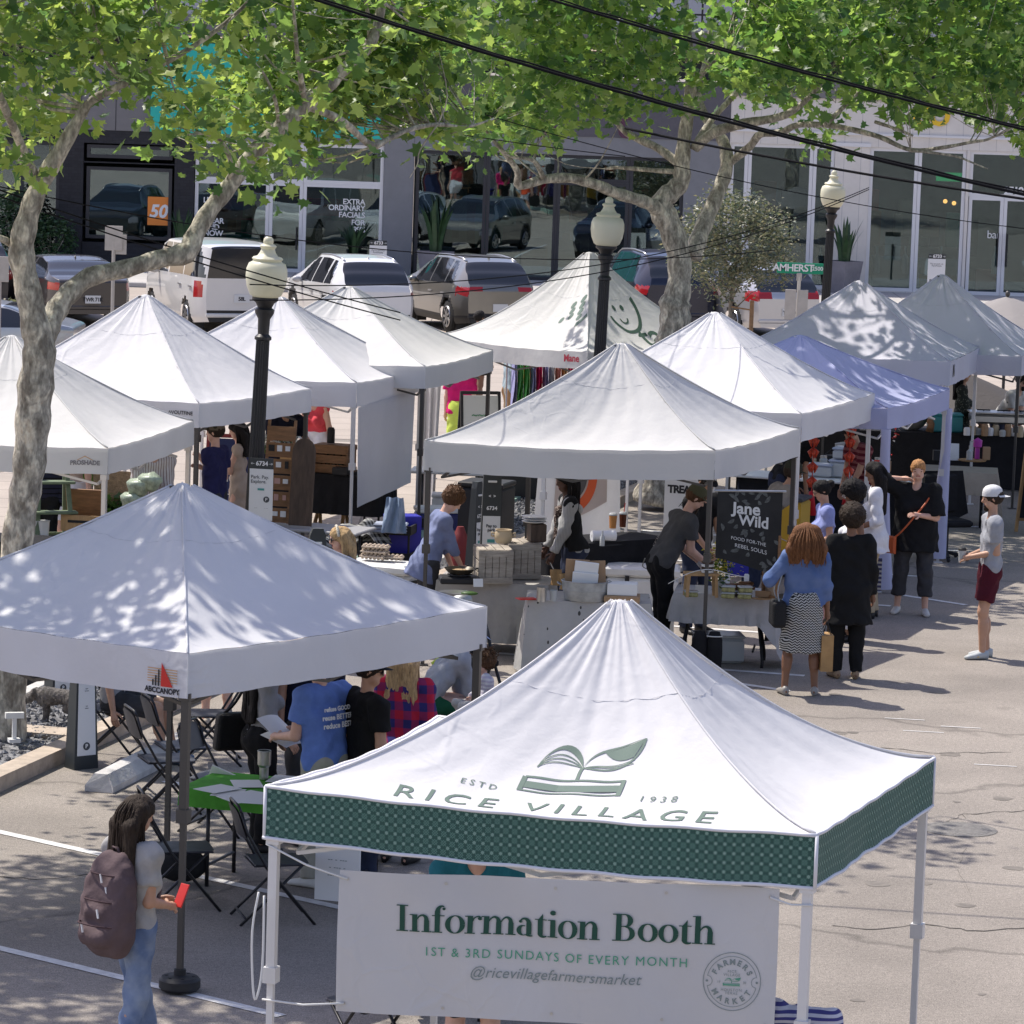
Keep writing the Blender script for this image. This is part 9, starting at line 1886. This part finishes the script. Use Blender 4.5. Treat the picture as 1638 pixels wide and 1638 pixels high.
person('woman with curly hair up, white tank and orange vest in the queue',hd(1368,782,1.66),102,1.66,1.05,True,'brown',('tank',k_white,-.05),('skirt',cloth('long white skirt',(.58,.58,.62)),.14,.20),k_blk,('afro','black'),glasses=('clear',m_plast),head=(0,10),hands=D(R=(.22,.06,-.05),L=(-.2,.2,.1)),extra=lambda X:[mesh_np('vest',*(lambda v:(X['torso'](v,.022),v.plane(X['T'](0,0,.12),-X['up']),v.plane(X['T'](0,.03,0),X['fw']),v.mesh())[-1])(X['newv']()),cloth('orange vest',(.55,.2,.07)),X['root'])])
def tote(X):paperbag('navy and white striped tote bag held by the khaki trousers',X,1,mat('tote stripes',(.05,.05,.12),.8,pat=pat_stripes(2,.05,.45,(.45,.44,.42))),(.36,.12,.36),'tote_bag',True)
p=foot(1392,988);person('woman in a white shirt and khaki trousers with straight black hair',p,85,1.72,1.05,True,'brown',('long',k_white,-.18,.19,.4),('pants',k_khaki),k_blk,('long','black',.40),head=(0,8),hands=D(R=(.24,.08,-.12),L=(-.2,.2,.1)),extra=tote)
def cross(X):
 T=X['T'];b=MB();b.tube(smooth_path([T(-.16,.0,.455),T(-.12,.13,.38),T(.0,.21,.22),T(.14,.20,.04),T(.24,.14,-.06)],[1]*5)[0],.011,6);r=th('crossbody_bag','orange red crossbody purse worn over the black blouse','purse',X['root'].location[:],X['root'].rotation_euler.z);b.build('strap',mat('orange leather',(.50,.10,.03),.5),r,9);b=MB();b.M=frame(T(.27,.14,-.13),X['fw']*.6-X['rt']*.8,X['up']);b.box((0,0,0),(.15,.20,.05),bev=.012);b.build('bag',mat('orange leather',(.50,.10,.03),.5),r)
person('woman in a black blouse shading her head with one hand',foot(1458,982),172,1.72,1.42,True,'fair',('loose',k_black,-.20,.215),('capri',k_char),mat('cream flat shoe',(.55,.52,.48),.5),('bun','red'),hands=D(R=(.19,.05,.62),L=(-.04,.22,.23)),elbow=D(R=(1,.1,-.1),L=(-.6,-.3,-1)),head=(4,4),feet=D(L=(-.15,.06),R=(.17,-.02)),extra=cross)
def coffee(X):
 w=(X['WR'][1]+X['WR'][-1])/2+X['fw']*.09;p_=X['W'](w);cup('clear coffee cup with a dark lid in the hands of the man in burgundy shorts',p_-np.array([0,0,.07]),.13,.043,m_clear,lidm=m_black,name='coffee_cup',cat='coffee cup')
 b=MB()
 for s in(-1,1):a=X['AN'][s];b.tube([a+np.array([.0,-.03,-.03]),a+np.array([s*.05,.05,-.045]),a+np.array([s*.05,.11,-.035])],.008,5)
 b.build('shoe_stripe',mat('yellow stripe',(.6,.38,.05),.6),X['root'],9)
p=foot(1577,1053);person('man in a grey tee, burgundy shorts and a backwards white cap',p,94,1.77,1.05,False,'tan',('tee',cloth('cool grey tee',(.30,.31,.34)),-.12),('shorts',cloth('burgundy',(.07,.010,.02)),.74),mat('pale trainer',(.42,.45,.46),.6),('short','dark'),hat=('cap',cloth('white cap',(.62,.62,.62)),-1),beard=('dark',.0),head=(-6,2),hands=D(L=(-.07,.21,.13),R=(.07,.21,.12)),feet=D(L=(-.09,.06),R=(.09,-.02)),extra=coffee,res=.011)
person('person in a maroon striped polo bending over the clear bins',hd(1388,688,1.62),118,1.70,1.05,False,'tan',('tee',cloth('maroon stripes',(.12,.015,.025),pat=pat_stripes(2,.075,.5,(.28,.10,.10))),-.06),S_,k_blk,('short','black'),lean=16,head=(0,24),hands=D(L=(-.12,.34,.04),R=(.1,.32,.0)))
person('bearded vendor in sunglasses and a white print tee behind the chafing dish',(GY(1600,650,58.6)[0],58.6),235,1.70,1.12,False,'fair',('tee',cloth('white print tee',(.50,.50,.48),pat=speck_pat((.1,.1,.1),6,.12)),-.06),S_,k_blk,('short','black'),lean=34,head=(-20,-8),glasses=('sun',m_black),beard=('black',.01),hands=D(R=(.08,.34,.06),L=(-.1,.34,.04)),extra=lambda X:lettering('print','R',.17,m_red,X['root'],fn=lambda a,c_:X['T'](-a,.165,.24+c_),sub=.04,fat=.012))
def paddle(X):
 r=th('paddle','round wooden paddle held by the woman in the dark floral top','paddle',X['root'].location[:],X['root'].rotation_euler.z);w=X['WR'][1]+X['fw']*.08;b=MB();b.M=frame(w-np.array([0,0,.16]),X['fw'],(0,0,1));b.lathe([(0,-.008),(.11,-.008),(.11,.008),(0,.008)],n=20,sy=1.2);b.bar((0,.12,0),(0,.26,0),.03,.016);b.build('blade',m_pine,r)
person('woman with dark hair in a dark floral top beside the teal bin',hd(1541,592,1.7),262,1.70,1.1,True,'tan',('long',cloth('dark floral',(.03,.035,.03),pat=speck_pat((.14,.15,.12),34,.3)),-.15,.18,.6),S_,k_blk,('long','black',.3),hands=D(R=(.14,.26,.02),L=(-.14,.24,.05)),extra=paddle)
person('man in a navy tee and camouflage cap raising a hand to his mouth',hd(345,683,1.76),68,1.76,1.15,False,'fair',('tee',k_navy,-.12),('pants',k_char),k_blk,('short','dark'),hat=('cap',cloth('camouflage',(.12,.10,.075),pat=speck_pat((.035,.035,.025),16,.4))),hands=D(R=(.16,.22,.28),L=(-.05,.14,.40)))
person('woman in a beige dress typing on a phone beside the lamp post',hd(384,680,1.64),84,1.64,.95,True,'fair',('tank',cloth('beige dress',(.42,.34,.28)),-.45,.19),None,k_wsh,('long','black',.25),hands=D(L=(-.06,.33,.27),R=(.08,.32,.25)),head=(0,12),extra=lambda X:(lambda r,b:(b.box((0,0,0),(.075,.15,.009)),b.build('case',m_paper,r)))(th('phone','white phone held by the woman in the beige dress','phone',X['root'].location[:],X['root'].rotation_euler.z),(lambda b:(setattr(b,'M',frame((X['WR'][1]+X['WR'][-1])/2+X['fw']*.09,X['rt'],X['fw']+X['up']*.6)),b)[1])(MB())))
person('vendor in a dark navy tee leaning behind the plank display',(GY(446,700,49.6)[0],49.6),215,1.74,1.15,False,'tan',('tee',k_dnavy,-.06),S_,k_blk,('short','dark'),lean=14,hands=D(L=(-.42,.26,.1),R=(.1,.3,.1)),extra=lambda X:lettering('print','---',.16,mat('red letters',(.45,.06,.03),.7),X['root'],fn=lambda a,c_:X['T'](-a,.15,.30+c_),sub=.04,fat=.004))
person('person in a bright coral tank top further back',(GY(508,690,52.5)[0],52.5),150,1.66,1.0,True,'fair',('tank',cloth('coral',(.62,.07,.09)),-.05),('shorts',k_white),k_wsh,('tail','brown'),lean=10,head=(0,15))
person('person in a pinstriped shirt handling bags of greens',(GY(240,760,44.3)[0],44.3),200,1.74,1.15,False,'tan',('long',cloth('pin stripes',(.50,.47,.45),pat=pat_stripes(0,.03,.3,(.22,.16,.15))),-.1,.17,.3),('pants',k_djean),k_blk,('short','dark'),lean=12,head=(10,20),hands=D(R=(.16,.26,.0),L=(-.12,.3,-.05)))
person('person in a ribbed dark navy jacket behind the leaning trunk',(GY(68,770,44.2)[0],44.2),190,1.74,1.1,False,'tan',('long',cloth('ribbed navy',(.02,.022,.04),pat=pat_stripes(2,.06,.25,(.006,.006,.01))),-.12),('pants',k_black),k_blk,('short','dark'),lean=10)
person('person in a cream tank top with bare arms behind the sage ladder',(GY(112,760,45.4)[0],45.4),170,1.68,1.0,True,'fair',('tank',cloth('cream tank',(.48,.40,.36)),-.06),('shorts',k_white),k_wsh,('long','brown',.3),hands=D(L=(-.28,.12,-.04),R=(.2,.2,.1)))
person('woman in a magenta top and lime skirt at the back between tents',(GY(736,640,57.5)[0],57.5),340,1.66,1.1,True,'fair',('tee',cloth('magenta',(.55,.015,.14)),-.06),('skirt',cloth('lime skirt',(.48,.58,.10)),.5,.19),k_blk,('tail','blond'))
p=GY(735,690,57.1);b=MB();b.box((0,0,.22),(.34,.22,.44),bev=.04);one(b,'rucksack',m_blackcl,'black rucksack on the ground before the lime skirt','bag',(p[0],56.9,.01),smooth=.6)
person('person with bare legs in black shorts walking behind the tents',foot(762,660),320,1.70,1.0,False,'brown',('tee',k_black,-.06),('shorts',k_black,.6),k_wsh,('short','black'),feet=D(L=(-.1,.25),R=(.12,-.18)))
person('man in a pale blue shirt and tan shorts at the clothes rail',(GY(818,610,60.5)[0],60.5),285,1.78,1.2,False,'fair',('tee',cloth('pale blue shirt',(.30,.38,.42)),-.10),('shorts',cloth('tan shorts',(.30,.18,.09)),.95),k_wsh,('short','brown'),hands=D(R=(.2,.25,.1),L=(-.2,.25,.1)))
person('person in an orange tee by the clothes rail',(GY(838,590,62)[0],62.0),200,1.72,1.05,True,'fair',('tee',cloth('orange red tee',(.60,.08,.03)),-.06),('shorts',k_white),k_wsh,('long','brown',.3))
q=on(182,1131,.45);person('seated person whose blue sneakers show beneath the folding chairs',(q[0],q[1]),262,1.70,1.0,False,'tan',('tee',k_grey,-.06),('shorts',k_char,.8),mat('blue grey sneaker',(.10,.15,.24),.6),('short','brown'),sit=.52,feet=D(L=(-.12,.52),R=(.10,.48)))
person('person whose bare shins and beige shoes show under the leaf shadowed tent',foot(346,1163),20,1.68,1.0,True,'fair',('tee',k_white,-.06),('shorts',k_khaki,.8),mat('beige shoe',(.45,.38,.30),.6),('tail','brown'))
def stripbox(X):
 p_=X['W'](X['WR'][-1])+np.array([.06,0,.0]);r=th('game_board','pale wooden board game piece tray at the hand of the striped top woman','board',p_-np.array([0,0,.03]),.4);b=MB();b.box((0,0,.01),(.26,.20,.02));b.build('base',m_pine,r);b=MB();b.box((0,0,.022),(.20,.14,.004));b.build('felt',mat('mint felt',(.15,.38,.30),.8),r)
p=G(1318,1640,1.0);person('woman in a navy striped top bending below the banner end',(p[0]-.02,p[1]-.12),118,1.68,1.1,True,'fair',('long',cloth('navy white stripes',(.50,.50,.56),pat=pat_stripes(2,.034,.5,(.06,.06,.20))),-.05),('pants',k_djean),k_blk,('long','brown',.35),lean=58,head=(0,18),hands=D(R=(.12,.36,.16),L=(-.26,.12,.32)),feet=D(L=(-.12,.15),R=(.12,.1)),extra=stripbox,res=.011)
person('bare legged person standing behind the information banner',(GY(757,1600,22.4)[0],22.4),175,1.74,1.1,False,'fair',('tee',cloth('teal tee',(.02,.14,.19)),-.06),('shorts',k_char,.8),k_wsh,('short','brown'),feet=D(L=(-.12,0),R=(.10,0)))
